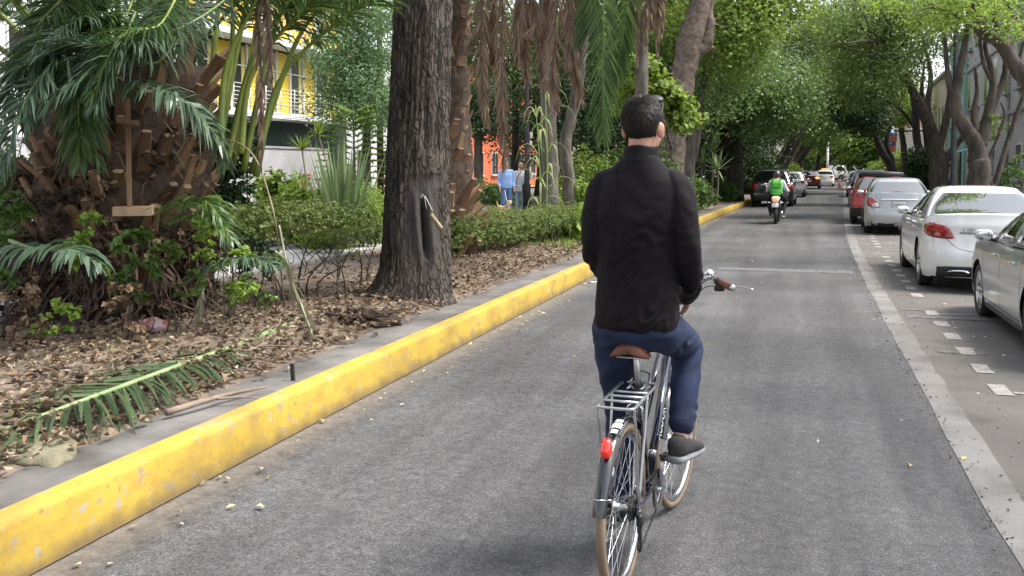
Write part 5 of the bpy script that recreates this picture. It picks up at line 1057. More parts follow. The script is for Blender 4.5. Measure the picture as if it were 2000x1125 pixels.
def build_car(name, label, m, loc, rz, c, roof=None, side_windows=((.06, .40), (.44, .80), (.82, .95)), win_t=(.10, .90), rear_win=(.03, .23, .12, .86), tail=None, tail2=None, wheel_style=5, doors=(-.75, .15, 1.0), handles=(-.55, .42), skirt_dark=.0, group=None, sides=(-1, 1), platetxt=None, plate_z=.78, hi=True, bumper_dark=.0, extras=None, mirrors=(-1, 1), cladding=False):
    t = thing(name, label, "car", loc, rz, group)
    b = obj("body", c.body(), m, t)
    cab = obj("roof", c.cabin(), roof or m, t)
    NN = len(c.ring(0)) - 1; sA = sum(c.NS[:2]) / NN; sB = sum(c.NS[:3]) / NN
    uu = lambda v: sA + (sB - sA) * v
    if roof is not None:                                        # pillars keep the body colour under a dark roof
        pass
    for side in (-1, 1):
        for k, (a, e) in enumerate(side_windows):
            n = 9; tp = np.linspace(a, e, n); poly = [(uu(v), win_t[0]) for v in tp] + [(uu(v), win_t[1] - (.12 if (k == 0 and v < a + .04) else 0) - (.10 if (k == len(side_windows) - 1 and v > e - .03) else 0)) for v in tp[::-1]]
            g = obj("window", MB().add(*c.patch(c.gsurf, poly, .003, 1, 3, True, side)), GLASS, t)
        if hi:
            mbs = MB(); e0, e1 = side_windows[0][0], side_windows[-1][1]
            mbs.add(*c.strip(c.gsurf, [(uu(v), win_t[0] - .035) for v in np.linspace(e0 - .02, e1, 20)], .018, .005, side, 40)); mbs.add(*c.strip(c.gsurf, [(uu(v), win_t[1] + .035) for v in np.linspace(e0 + .02, e1 - .02, 20)], .012, .004, side, 40))
            obj("window_trim", mbs, CHROME if cladding is False else BLACKP, t)
    u0 = (c.NS[0] + c.NS[1] * .45) / NN
    ry = np.linspace(-1, 1, 2)
    # rear screen: one pane over both halves
    us = np.linspace(0, u0, 12); ts = np.linspace(rear_win[2], rear_win[3], 7)
    L_ = np.array([[c.gsurf(u * (1 - .10 * abs(tq - .1) * 0 - .18 * max(0, tq - .4)), tq, .004, -1)[0] for tq in ts] for u in us]); R_ = L_[1:].copy(); R_[..., 0] *= -1
    Pq = np.concatenate([L_[::-1], R_], 0); obj("rear_window", MB().add(*grid(Pq)), GLASS, t)
    us = np.linspace(1 - (c.NS[4] + c.NS[3] * .3) / NN, 1, 12); L_ = np.array([[c.gsurf(u, tq, .004, -1)[0] for tq in np.linspace(.04, .93, 7)] for u in us]); R_ = L_[:-1].copy(); R_[..., 0] *= -1
    obj("windscreen", MB().add(*grid(np.concatenate([L_, R_[::-1]], 0))), GLASS, t)
    # dark inside of arches and underside
    mb = MB(); ra = c.r + .06
    for ya in (c.yr, c.yf):
        for sx in (-1, 1):
            a = np.linspace(-.15, math.pi + .15, 18); xs_ = (sx * (c.hw - .025), sx * (c.hw - .32))
            P = np.array([[(x, ya + math.cos(q) * ra, c.r + math.sin(q) * ra) for q in a] for x in xs_]); mb.add(*grid(P)); i = np.arange(18); mb.add(P[1], i[None])
    mb.add(*box((0, (c.yf + c.yr) / 2, c.gc + .06), (c.W * .80, c.wb - 2 * ra - .02, .12))); mb.add(*box((0, 0, c.gc + .16), (c.W - .66, c.L - .5, .12)))
    mb.add(*box((0, -c.hl + .30, c.gc + .10), (c.W * .80, .35, .14))); mb.add(*box((0, c.hl - .38, c.gc + .10), (c.W * .78, .35, .14)))
    obj("underbody", mb, BLACKP, t)
    for sx in (-1, 1):
        for ya in (c.yf, c.yr): wheel(t, sx * (c.hw - .115), ya, c.r, wheel_style, hi)
        if sx in mirrors: mirror(c, t, m, c.gb[1] - .42, sx)
        if tail:
            obj("taillight", MB().add(*c.patch(c.surf, [(c.s_rear(x) if k_ == 'r' else c.s_side(x), z) for k_, x, z in tail], .012, 2, 4, True, sx)), REDL, t)
        if tail2: obj("reversing_light", MB().add(*c.patch(c.surf, [(c.s_rear(x) if k_ == 'r' else c.s_side(x), z) for k_, x, z in tail2], .0135, 2, 3, True, sx)), CLEARL, t)
        hlp = [(c.s_side(c.hl - .75), .70), (c.s_side(c.hl - .30), .60), (1 - (1 - c.s_side(c.hl - .1)) * .62, .58), (1 - (1 - c.s_side(c.hl - .1)) * .60, .68), (c.s_side(c.hl - .32), .745)]
        obj("headlight", MB().add(*c.patch(c.surf, hlp, .008, 2, 3, True, sx)), CLEARL, t)
        mb = MB()
        for d in doors:
            zt = float(c.zb(np.array([d]), np.array([c.hw]))[0]); mb.add(*c.strip(c.surf, [(c.s_side(d), c.gc + .08), (c.s_side(d), zt - .01)], .008, .0016, sx))
        mb.add(*c.strip(c.surf, [(c.s_side(doors[0]), c.gc + .085), (c.s_side(doors[-1]), c.gc + .085)], .008, .0016, sx, 40))
        obj("door_seam", mb, SEAM, t)
        for hy in handles:
            p = c.surf(c.s_side(hy), c.belt - .13, .02, sx)[0]; hb = MB().add(*box(p, (.022, .20, .032), None, .009)); obj("door_handle", hb, m if hi else m, t)
            q = c.surf(c.s_side(hy), c.belt - .13, .004, sx)[0]; 
        if skirt_dark or cladding:
            zz = c.gc + (skirt_dark or .16); y0, y1 = c.yr + ra + .02, c.yf - ra - .02
            P = np.array([[c.surf(c.s_side(y), z, .010, sx)[0] for z in (c.gc - .015, c.gc + .04, zz)] for y in np.linspace(y0, y1, 12)]); o_ = obj("sill", MB().add(*grid(P, flip=sx > 0)), BLACKP, t)
            if cladding:
                mb = MB()
                for ya in (c.yf, c.yr):
                    a = np.linspace(.02, math.pi - .02, 22); P = np.array([[c.surf(c.s_side(ya + math.cos(q) * rr_), c.r + math.sin(q) * rr_, .012, sx)[0] for rr_ in (ra - .012, ra + .06)] for q in a]); mb.add(*grid(P, flip=sx < 0))
                obj("arch_cladding", mb, BLACKP, t)
    if bumper_dark:
        us = np.linspace(0, c.s_side(c.yr - ra - .03), 14); L_ = np.array([[c.surf(u, z, .008, -1)[0] for z in np.linspace(c.gc - .01, bumper_dark, 4)] for u in us]); R_ = L_[1:].copy(); R_[..., 0] *= -1
        obj("bumper_valance", MB().add(*grid(np.concatenate([L_[::-1], R_], 0))), BLACKP, t)
    if platetxt is not None:
        p = c.surf(0, plate_z, .012, -1)[0]; pl = obj("number_plate", MB().add(*box((0, p[1], plate_z), (.34, .012, .17), None, .004)), PLATE, t)
        obj("plate_frame", MB().add(*box((0, p[1] + .004, plate_z), (.362, .012, .19), None, .004)), BLACKP, pl)
        if platetxt: lettering("plate_text", platetxt, .075, Matrix.Translation((0, p[1] - .008, plate_z)) @ Matrix.Rotation(math.pi / 2, 4, 'X'), PLTXT, pl, .001)
    if extras: extras(c, t, m)
    return t

def heading(x0, y): return -math.atan2(off(y + .5) - off(y - .5), 1.0)
def carpos(xleft, yrear_axle, c):                               # from the left side and the rear axle
    y = yrear_axle - c.yr; return rd(xleft + c.hw, y), heading(xleft, y)

WHITE = paint("white_car_paint", (0.78, 0.78, 0.77)); SILVER = paint("silver_car_paint", (0.46, 0.475, 0.49), .55, .32); GREYP = paint("grey_silver_paint", (0.60, 0.61, 0.615), .4, .3)
RED = paint("red_car_paint", (0.42, 0.03, 0.028)); DRED = paint("maroon_paint", (0.10, 0.012, 0.016)); NAVY = paint("navy_paint", (0.012, 0.02, 0.075)); DARK = paint("charcoal_paint", (0.022, 0.023, 0.026), .3)
ROW = "cars parked along the right kerb"; QUEUE = "cars queueing in the lane ahead"

# white executive sedan
cw = Car(L=4.69, W=1.81, H=1.505, wb=2.84, fo=.79, r=.345, gc=.20, hood=.97, belt=.99, deck=1.085, gb=(-1.93, 1.12), gt=(-1.02, .12), roofw=.54, rr=.50, bow=.20, rearz=((.19, .12), (.30, .03), (.45, 0), (.60, .015), (.66, .05), (.85, .085), (.98, .06), (1.03, .10)), fine=1.0)
def white_extras(c, t, m):
    us = np.linspace(0, c.s_rear(.60), 12); poly = [(c.s_rear(x), z) for x, z in ((.02, .23), (.68, .23), (.74, .33), (.66, .38), (.5, .385), (.02, .385))]
    for sx in (-1, 1): obj("bumper_insert", MB().add(*c.patch(c.surf, poly, .006, 1, 3, True, sx)), BLACKP, t)
    for sx in (-1, 1):
        poly = [(c.s_rear(x), z) for x, z in ((.30, .255), (.56, .255), (.62, .30), (.55, .335), (.32, .335))]; o = obj("exhaust_trim", MB().add(*c.patch(c.surf, poly, .016, 2, 2, True, sx)), CHROME, t)
        poly = [(c.s_rear(x), z) for x, z in ((.34, .272), (.54, .272), (.585, .30), (.53, .32), (.35, .32))]; obj("exhaust_mouth", MB().add(*c.patch(c.surf, poly, .019, 2, 2, False, sx)), BLACKP, o)
    L_ = np.array([[c.surf(c.s_rear(x), z, .012, -1)[0] for z in (.845, .857, .868)] for x in np.linspace(.44, 0, 10)]); R_ = L_[:-1].copy(); R_[..., 0] *= -1
    obj("boot_strip", MB().add(*grid(np.concatenate([L_, R_[::-1]], 0))), CHROME, t)
    mb = MB()
    for sx in (-1, 1):
        mb.add(*c.strip(c.surf, [(c.s_rear(.78), 1.0), (c.s_rear(.70), .90), (c.s_rear(.56), .72), (c.s_rear(.46), .635), (c.s_rear(.3), .60), (c.s_rear(0.0), .595)], .009, .0018, sx, 40))
    obj("boot_seam", mb, SEAM, t)
    p = c.surf(c.s_rear(.33), .905, .004, -1)[0]; n = c.surf(c.s_rear(.33), .905, .05, -1)[0] - p
    lettering("badge_lettering", "E 200", .062, Matrix.Translation(tuple(p + n * .05)) @ Matrix.Rotation(math.atan2(n[0], -n[1]), 4, 'Z') @ Matrix.Rotation(math.pi / 2, 4, 'X'), CHROME, t)
tailW = [('r', .60, .95), ('r', .74, .975), ('s', -2.02, 1.0), ('s', -1.88, .945), ('s', -1.93, .84), ('r', .80, .785), ('r', .52, .765), ('r', .50, .80)]
loc, rz = carpos(1.70, gp(1797, 556)[1] + .0, cw)
build_car("parked_car", "white sedan with red wraparound taillights, parked second in the row", WHITE, loc, rz, cw, tail=tailW, doors=(-.98, .02, 1.02), handles=(-.62, .36), rear_win=(0, 0, .10, .90), platetxt="", plate_z=.50, extras=white_extras, group=ROW, side_windows=((.05, .13), (.15, .48), (.51, .93)))
bpy.data.objects[-1] if False else None
# near grey-silver sedan, cut by the frame
cg = Car(L=4.55, W=1.75, H=1.47, wb=2.65, fo=.92, r=.315, gc=.18, hood=.92, belt=.95, deck=1.05, gb=(-1.75, 1.15), gt=(-.85, .22), roofw=.54, fine=1.0)
loc, rz = carpos(2.08, gp(1990, 690)[1] - .12, cg)
build_car("parked_car", "silver-grey sedan cut by the right edge, nearest in the parked row", GREYP, loc, rz + .01, cg, tail=[('r', .6, .9), ('r', .8, .95), ('s', -1.9, .9), ('r', .8, .74), ('r', .55, .74)], doors=(-.92, .08, 1.05), handles=(-.60, .42), group=ROW, side_windows=((.06, .44), (.47, .84), (.86, .95)), skirt_dark=.02)
# silver sedan
cs = Car(L=4.43, W=1.70, H=1.505, wb=2.60, fo=.83, r=.305, gc=.21, hood=.95, belt=.985, deck=1.07, gb=(-1.85, 1.2), gt=(-1.12, .25), roofw=.56, rr=.34, bow=.14, rearz=((.2, .14), (.30, .03), (.45, 0), (.62, .01), (.70, .07), (.9, .10), (1.07, .13)), fine=.8)
def silver_extras(c, t, m):
    L_ = np.array([[c.surf(c.s_rear(x), z, .020 * (1 if 0 < i < 3 else .2), -1)[0] for i, z in enumerate((.905, .915, .945, .955))] for x in np.linspace(.46, 0, 10)]); R_ = L_[:-1].copy(); R_[..., 0] *= -1
    obj("boot_trim", MB().add(*grid(np.concatenate([L_, R_[::-1]], 0))), CHROME, t); mb = MB()
    for sx in (-1, 1): mb.add(*c.strip(c.surf, [(c.s_rear(.80), 1.0), (c.s_rear(.66), .90), (c.s_rear(.5), .70), (c.s_rear(.4), .665), (c.s_rear(0.0), .66)], .009, .0018, sx, 40))
    obj("boot_seam", mb, SEAM, t); p = c.cabin(); obj("antenna", MB().add(*tube([(0, c.gt[0] + .25, c.H - .02), (0, c.gt[0] + .10, c.H + .10)], [.012, .004], 6)), BLACKP, t)
    poly = [(c.s_rear(x), z) for x, z in ((.02, .2), (.68, .2), (.56, .315), (.02, .33))]
    for sx in (-1, 1): obj("bumper_insert", MB().add(*c.patch(c.surf, poly, .006, 0, 3, True, sx)), BLACKP, t)
loc, rz = carpos(1.42, gp(1692, 455)[1] + .12, cs)
build_car("parked_car", "light silver sedan with red and clear taillights, third in the parked row", SILVER, loc, rz, cs, tail=[('r', .63, .955), ('r', .72, .985), ('s', -1.98, .95), ('r', .77, .74), ('r', .44, .70), ('r', .50, .80)], tail2=[('r', .60, .86), ('r', .66, .80), ('r', .68, .735), ('r', .47, .715), ('r', .52, .80)], doors=(-.95, .05, 1.05), handles=(-.62, .38), platetxt="LWZ-72", plate_z=.80, extras=silver_extras, group=ROW, side_windows=((.05, .13), (.15, .48), (.51, .93)))
# red suv with dark roof, then more of the row
def suv(L, W, H, fine=.5, **k): return Car(L=L, W=W, H=H, wb=L * .60, fo=.85, r=.35, gc=.26, hood=.98, belt=1.01, deck=1.06, gb=(-L / 2 + .12, L * .27), gt=(-L / 2 + .52, .28), roofw=.60, rr=.26, bow=.10, rearz=((.2, .08), (.35, 0), (.6, 0), (.75, .05), (1.1, .10), (1.2, .12)), fine=fine, **k)
cr = suv(4.25, 1.80, 1.57, .6)
loc, rz = carpos(1.15, gp(1672, 437)[1] + .3, cr)
build_car("parked_car", "red hatch-backed car with a black roof just ahead of the light silver sedan", RED, loc, rz, cr, roof=None, tail=[('r', .68, 1.02), ('s', -1.98, 1.04), ('s', -1.92, .88), ('r', .68, .86)], doors=(-.9, .1, 1.0), handles=(-.55, .4), cladding=True, bumper_dark=.52, group=ROW, hi=True, side_windows=((.05, .17), (.20, .52), (.55, .93)), extras=lambda c, t, m: (obj("roof_panel", MB().add(*(lambda a: a)(loft(np.array([[(x * k, y_, c.H - .045 + dz) for x, y_ in [(c.roofw * s_, c.gt[0] + .05 + (c.gt[1] - c.gt[0] - .15) * f) for s_, f in ((-1, .0), (-1, .33), (-1, .66), (-.95, 1), (0, 1.04), (.95, 1), (1, .66), (1, .33), (1, 0), (0, -.06))]] for k, dz in ((1.10, -.06), (1.10, .03), (1.04, .085), (.6, .11), (.05, .11))])))), BLACKP, t), None)[1])
for k, (x, y_, cc, m_, lab) in enumerate(((1657, 404, suv(4.4, 1.80, 1.66, .45), NAVY, "navy blue car in the parked row"), (1652, 385, Car(L=4.3, W=1.74, H=1.48, wb=2.6, r=.31, deck=1.04, fine=.4), DRED, "maroon car far along the parked row"), (1653, 372, Car(L=4.3, W=1.74, H=1.48, wb=2.6, r=.31, deck=1.04, fine=.35), SILVER, "small far silver car, last seen in the parked row"))):
    Y = gp(x, y_)[1]; loc, rz = carpos(gp(x, y_)[0] - off(Y) , Y + .3, cc); 
    build_car("parked_car", lab, m_, loc, rz, cc, tail=[('r', .6, .92), ('s', -cc.hl + .12, .92), ('s', -cc.hl + .14, .76), ('r', .6, .76)], group=ROW, hi=False, handles=(-.5,))
# the lane ahead
def ahead(label, m, xl, xr, yb, cc, tail, **k):
    w = cc.W; yr_ = gp((xl + xr) / 2, yb)[1]; p = gp((xl + xr) / 2, yb); loc = np.array((p[0], p[1] - cc.yr + .25, 0)); loc[0] += off(loc[1]) - off(p[1])
    return build_car("car", label, m, loc, heading(0, loc[1]), cc, tail=tail, group=QUEUE, hi=k.pop('hi', False), handles=(), **k)
def suv_extras(c, t, m):
    p = c.surf(0, .93, .01, -1)[0]; obj("boot_trim", MB().add(*box((0, p[1] - .01, .985), (.9, .02, .035), None, .006)), CHROME, t)
    for sx in (-1, 1): obj("bumper_reflector", MB().add(*box((sx * .66, -c.hl + .06, .55), (.16, .02, .03), None, .004)), CLEARL, t)
cd = suv(4.6, 1.85, 1.66, .6)
ahead("charcoal SUV queueing just ahead of the motorcyclist, at the left kerb", DARK, 1466, 1550, 403, cd, [('r', .46, 1.03), ('r', .70, 1.07), ('s', -2.0, 1.05), ('s', -1.95, .84), ('r', .80, .72), ('r', .66, .84)], extras=suv_extras, platetxt="", plate_z=.80, bumper_dark=.50, hi=True, side_windows=((.05, .17), (.20, .52), (.55, .93)))
ahead("silver hatchback half hidden by the charcoal SUV", SILVER, 1510, 1578, 385, Car(L=3.8, W=1.69, H=1.52, wb=2.46, r=.30, gb=(-1.8, 1.1), gt=(-1.35, .25), deck=1.0, fine=.5, rr=.3), [('r', .58, 1.0), ('s', -1.72, 1.0), ('s', -1.68, .82), ('r', .6, .80)], platetxt="", plate_z=.75)
co = ahead("dark maroon car with its right brake lamp lit orange", DRED, 1556, 1604, 369, Car(L=4.3, W=1.75, H=1.46, wb=2.6, r=.31, deck=1.02, fine=.4), [('r', .5, .98), ('s', -2.0, .98), ('s', -1.95, .80), ('r', .5, .80)], platetxt="", plate_z=.62)
ahead("white and red taxi with an orange roof lamp, ahead of the maroon car", WHITE, 1590, 1630, 364, Car(L=4.2, W=1.7, H=1.48, wb=2.55, r=.30, deck=1.02, fine=.4), [('r', .5, .98), ('s', -1.96, .98), ('s', -1.92, .80), ('r', .5, .80)], platetxt="", plate_z=.72,
      extras=lambda c, t, m: obj("roof_lamp", MB().add(*box((0, -.3, c.H + .07), (.6, .16, .16), None, .03)), mat("orange_lamp", (0.7, 0.2, 0.03), .4, emit=((1, .3, .05), .6)), t))
def lit(t, side):
    for ch in t.children:
        if ch.name.startswith("taillight"):
            me = ch.data; x = np.mean([v.co.x for v in me.vertices])
            if x * side > 0: me.materials.clear(); me.materials.append(mat("lit_lamp", (0.7, 0.15, 0.05), .3, emit=((1, .28, .08), 1.4))); ch['label'] = "lit brake lamp"
lit(co, 1)
b = gp(1656, 351.5); cv = Car(L=5.2, W=1.95, H=1.95, wb=3.0, r=.34, gc=.25, hood=1.1, belt=1.15, deck=1.2, gb=(-2.5, 1.9), gt=(-2.3, 1.1), roofw=.75, fine=.4)
build_car("car", "white van turning across the road's far end", WHITE, b, -1.25, cv, tail=[('r', .7, 1.1), ('s', -2.4, 1.1), ('s', -2.38, .8), ('r', .7, .8)], group=QUEUE, hi=False, handles=())
b = gp(1690, 352); 
build_car("car", "white car glimpsed beyond the parked row's end", WHITE, b, -.5, Car(L=4.4, W=1.75, H=1.5, fine=.35), tail=[('r', .5, .98), ('s', -2.0, .98), ('s', -1.96, .80), ('r', .5, .80)], group=QUEUE, hi=False, handles=())
# ------------------------------------------------------------------ people: one continuous surface each, grown from overlapping volumes
def remesh(name, mb, voxel, m, parent, smooth=4, fold=None):
    me0 = mb.mesh(name + "_volumes", m); o = link(name, me0)
    md = o.modifiers.new("r", 'REMESH'); md.mode = 'VOXEL'; md.voxel_size = voxel
    if smooth: sm = o.modifiers.new("s", 'SMOOTH'); sm.factor = 0.5; sm.iterations = smooth
    dg = bpy.context.evaluated_depsgraph_get(); me = bpy.data.meshes.new_from_object(o.evaluated_get(dg)); o.modifiers.clear(); o.data = me; bpy.data.meshes.remove(me0)
    me.materials.clear(); me.materials.append(m); me.polygons.foreach_set("use_smooth", np.ones(len(me.polygons), bool))
    if fold is not None:
        n = len(me.vertices); co = np.zeros(n * 3, np.float32); me.vertices.foreach_get("co", co); co = co.reshape(-1, 3); no = np.zeros(n * 3, np.float32); me.vertex_normals.foreach_get("vector", no); no = no.reshape(-1, 3)
        me.vertices.foreach_set("co", (co + no * fold(co, no)[:, None]).astype(np.float32).ravel()); me.update()
    if parent is not None: o.parent = parent
    return o
def cap(p, r, n=14, k=10):                                      # limb with round ends, radii along a smoothed path
    p = smooth_path(p, k); r = rads(r, k); t0 = p[0] - p[1]; t1 = p[-1] - p[-2]; t0 /= np.linalg.norm(t0); t1 /= np.linalg.norm(t1)
    A = [p[0] + t0 * r[0] * f for f in (.95, .7, .35)]; B = [p[-1] + t1 * r[-1] * f for f in (.35, .7, .95)]
    return tube(np.array([*A, *p, *B]), np.array([r[0] * .3, r[0] * .71, r[0] * .94, *r, r[-1] * .94, r[-1] * .71, r[-1] * .3]), n)
def trunk_rings(rows, n=28, ex=.8):                             # rows: z, cx, cy, half width, half depth
    a = np.linspace(0, 2 * np.pi, n, endpoint=False)
    return loft(np.array([np.stack([cx + hw * np.sign(np.cos(a)) * np.abs(np.cos(a)) ** ex, cy + hd * np.sign(np.sin(a)) * np.abs(np.sin(a)) ** ex, np.full(n, z)], -1) for z, cx, cy, hw, hd in rows]))
def hand(mb, wrist, d, nrm, side, s=1.0, curl=.5):
    d = np.array(d, float); d /= np.linalg.norm(d); nrm = np.array(nrm, float); nrm -= d * np.dot(d, nrm); nrm /= np.linalg.norm(nrm); w = np.cross(d, nrm) * side
    wrist = np.array(wrist, float); R = np.stack([w, d, nrm], 1)
    mb.add(*cap([wrist - d * .03 * s, wrist + d * .02 * s], [.027 * s, .026 * s])); mb.add(*ellipsoid(wrist + d * .055 * s, (.042 * s, .055 * s, .017 * s), 16, 10, R))
    for k, (off_, L) in enumerate(((-.030, .070), (-.010, .080), (.010, .074), (.029, .058))):
        p = wrist + d * .095 * s + w * off_ * s; q = [p - d * .02 * s, p]; dd = d + w * off_ * 2.0
        for j in range(3):
            c_ = curl * (0.5 + .45 * j) + .06 * k; e = dd * math.cos(c_) + nrm * math.sin(c_); e /= np.linalg.norm(e); q.append(q[-1] + e * L * s * (.42, .33, .25)[j])
        mb.add(*cap(q, [.0095 * s, .0092 * s, .0085 * s, .0072 * s], 8, 9))
    t0 = wrist + d * .02 * s - w * .028 * s; mb.add(*cap([t0, t0 + (d * .03 - w * .022 + nrm * .012) * s, t0 + (d * .058 - w * .030 + nrm * .028) * s, t0 + (d * .078 - w * .026 + nrm * .036) * s], [.015 * s, .0125 * s, .0105 * s, .008 * s], 8, 9))
def head_mb(c, s=1.0, yaw=0.0, tilt=0.0):
    """skull, face, jaw, nose, ears about the point between the ears; faces +Y"""
    m = MB(); E = lambda p, r, R=None: m.add(*ellipsoid(np.array(p) * s, np.array(r) * s, 20, 14, R))
    E((0, -.012, .035), (.074, .094, .088)); E((0, .035, -.02), (.062, .062, .085)); E((0, .045, -.075), (.045, .045, .042)); E((0, .058, -.098), (.022, .024, .018)); E((0, .072, .032), (.055, .03, .018))
    m.add(*cap([np.array((0, .09, .012)) * s, np.array((0, .112, -.022)) * s, np.array((0, .108, -.032)) * s], [.008 * s, .012 * s, .013 * s], 10, 6))
    E((0, .092, -.060), (.026, .012, .008)); E((0, .089, -.070), (.022, .012, .008))
    for sd in (-1, 1):
        E((sd * .077, -.008, -.012), (.010, .022, .033), rot('Z', sd * -.45) @ rot('X', .15)); E((sd * .082, -.014, -.004), (.006, .019, .026), rot('Z', sd * -.55)); E((sd * .045, .062, -.025), (.022, .02, .018))
    out = MB().join(m, Matrix.Translation(tuple(c)) @ Matrix.Rotation(yaw, 4, 'Z') @ Matrix.Rotation(tilt, 4, 'X')); return out
SKIN = mat("skin", (0.42, 0.22, 0.15), 0.5, (0.50, 0.28, 0.20), scale=12)
SKIN2 = mat("skin_tanned", (0.36, 0.19, 0.13), 0.5, (0.42, 0.24, 0.17), scale=12)
EYEW = mat("eye_white", (0.7, 0.68, 0.65), 0.3); EYED = mat("eye_dark", (0.03, 0.018, 0.01), 0.2); LIPS = mat("lips", (0.36, 0.13, 0.11), 0.5); HAIRM = mat("dark_hair", (0.012, 0.008, 0.006), 0.45, isl=[(0.004, 0.003, 0.0025), (0.012, 0.008, 0.0065), (0.032, 0.022, 0.018)], spec=.2); BROW = mat("brow_hair", (0.02, 0.014, 0.01), .7)
def face(parent, c, s, yaw, tilt):
    M = Matrix.Translation(tuple(c)) @ Matrix.Rotation(yaw, 4, 'Z') @ Matrix.Rotation(tilt, 4, 'X')
    for sd in (-1, 1):
        e = obj("eye", MB().join(MB().add(*ellipsoid(np.array((sd * .031, .083, .008)) * s, np.array((.013, .011, .009)) * s)), M), EYEW, parent)
        obj("iris", MB().join(MB().add(*ellipsoid(np.array((sd * .031, .092, .008)) * s, np.array((.006, .003, .006)) * s)), M), EYED, e)
        obj("eyebrow", MB().join(MB().add(*tube(np.array([(sd * .014, .098, .030), (sd * .032, .098, .035), (sd * .050, .085, .029)]) * s, np.array([.004, .004, .002]) * s, 6)), M), BROW, parent)
    obj("mouth", MB().join(MB().add(*ellipsoid(np.array((0, .102, -.064)) * s, np.array((.022, .005, .005)) * s)), M), LIPS, parent)
def hair(parent, c, s, yaw, tilt, n, L, m, low=-.122, front=.055, seed=3, thick=.0016):
    """short hair: a close cap plus combed strands that follow the whorl at the crown"""
    r = np.random.default_rng(seed); M = Matrix.Translation(tuple(c)) @ Matrix.Rotation(yaw, 4, 'Z') @ Matrix.Rotation(tilt, 4, 'X')
    cc, rr = np.array((0, -.012, .035)), np.array((.079, .100, .094)); d = r.normal(size=(n * 3, 3)); d /= np.linalg.norm(d, axis=1)[:, None]; p = cc + d * rr
    line = np.where(p[:, 1] > 0.0, np.interp(p[:, 1], [0, .03, .075, .1], [-.01, .01, .085, .10]), np.interp(p[:, 1], [-.11, -.06, 0], [low, low + .005, low + .035])); keep = (p[:, 2] > line + r.normal(0, .004, len(p))) & ~((np.abs(p[:, 0]) > .06) & (p[:, 1] > -.03) & (p[:, 1] < .012) & (p[:, 2] < .018)); d, p = d[keep][:n], p[keep][:n]
    low_ = p[:, 2] < .03; rim = np.where(low_[:, None], np.array((1, 1, 1)), 1.0); nn = d / rr; nn /= np.linalg.norm(nn, axis=1)[:, None]
    wh = np.array((.01, -.055, .12)); t = p - wh; t = t - nn * (t * nn).sum(1)[:, None]; t /= np.linalg.norm(t, axis=1)[:, None] + 1e-6; sw = np.cross(nn, t); t = t + sw * .35 + r.normal(0, .17, p.shape); t = np.where(p[:, 2:3] < .03, t + np.array((0, 0, -.5)), t); t /= np.linalg.norm(t, axis=1)[:, None]
    l = (L * r.uniform(.6, 1.2, len(p)) * np.interp(p[:, 2], [low, low + .05, .05, .12], [.35, .5, .9, 1.1]))[:, None]; w = np.cross(t, nn) * thick; b = p - nn * .003; e = b + t * l * .95 + nn * l * .18; mid = b + t * l * .45 + nn * l * .16
    V = np.stack([b - w, b + w, mid + w, mid - w, e], 1).reshape(-1, 3) * s; k = np.arange(len(p))[:, None] * 5
    mb = MB().add(V, [k + np.array([0, 1, 2, 3]), k + np.array([3, 2, 4])], 0, False)
    g = MB(); V2, F2 = ellipsoid(cc, rr - .0035, 40, 30); z = V2[:, 2]; y = V2[:, 1]; ln = np.where(y > 0.0, np.interp(y, [0, .03, .075, .1], [-.01, .01, .085, .10]), np.interp(y, [-.11, -.06, 0], [low, low + .005, low + .035])); ok = (z > ln) & ~((np.abs(V2[:, 0]) > .06) & (y > -.03) & (y < .012) & (z < .018)); F2 = F2[ok[F2].all(1)]
    g.add(V2 * s, F2); mb.join(g); return obj("hair", MB().join(mb, M), m, parent)
def shoe(parent, ankle, d, s, upper, sole, pitch=0.0):
    d = np.array(d, float); d[2] = 0; d /= np.linalg.norm(d); R = np.stack([np.cross(d, (0, 0, 1)), d, np.array((0, 0, 1.0))], 1) @ rot('X', pitch); a = np.linspace(0, 2 * np.pi, 18, endpoint=False)
    def ring(y, hw, z0, z1): return np.stack([hw * np.sign(np.cos(a)) * np.abs(np.cos(a)) ** .8, np.full(18, y), (z0 + z1) / 2 + (z1 - z0) / 2 * np.sign(np.sin(a)) * np.abs(np.sin(a)) ** .75], -1)
    U = np.array([ring(*q) for q in ((-.088, .012, -.06, -.035), (-.08, .034, -.078, .008), (-.04, .042, -.082, .015), (0, .042, -.082, .0), (.05, .045, -.083, -.015), (.10, .050, -.083, -.032), (.145, .048, -.083, -.046), (.175, .034, -.083, -.056), (.188, .010, -.08, -.066))])
    S = np.array([ring(*q) for q in ((-.094, .012, -.10, -.076), (-.085, .040, -.103, -.07), (0, .048, -.102, -.072), (.08, .053, -.102, -.072), (.145, .052, -.102, -.070), (.18, .038, -.098, -.068), (.197, .012, -.092, -.068))])
    o = obj("shoe", MB().add(*loft(U @ R.T * s + ankle)), upper, parent); obj("sole", MB().add(*loft(S @ R.T * s + ankle)), sole, o); return o

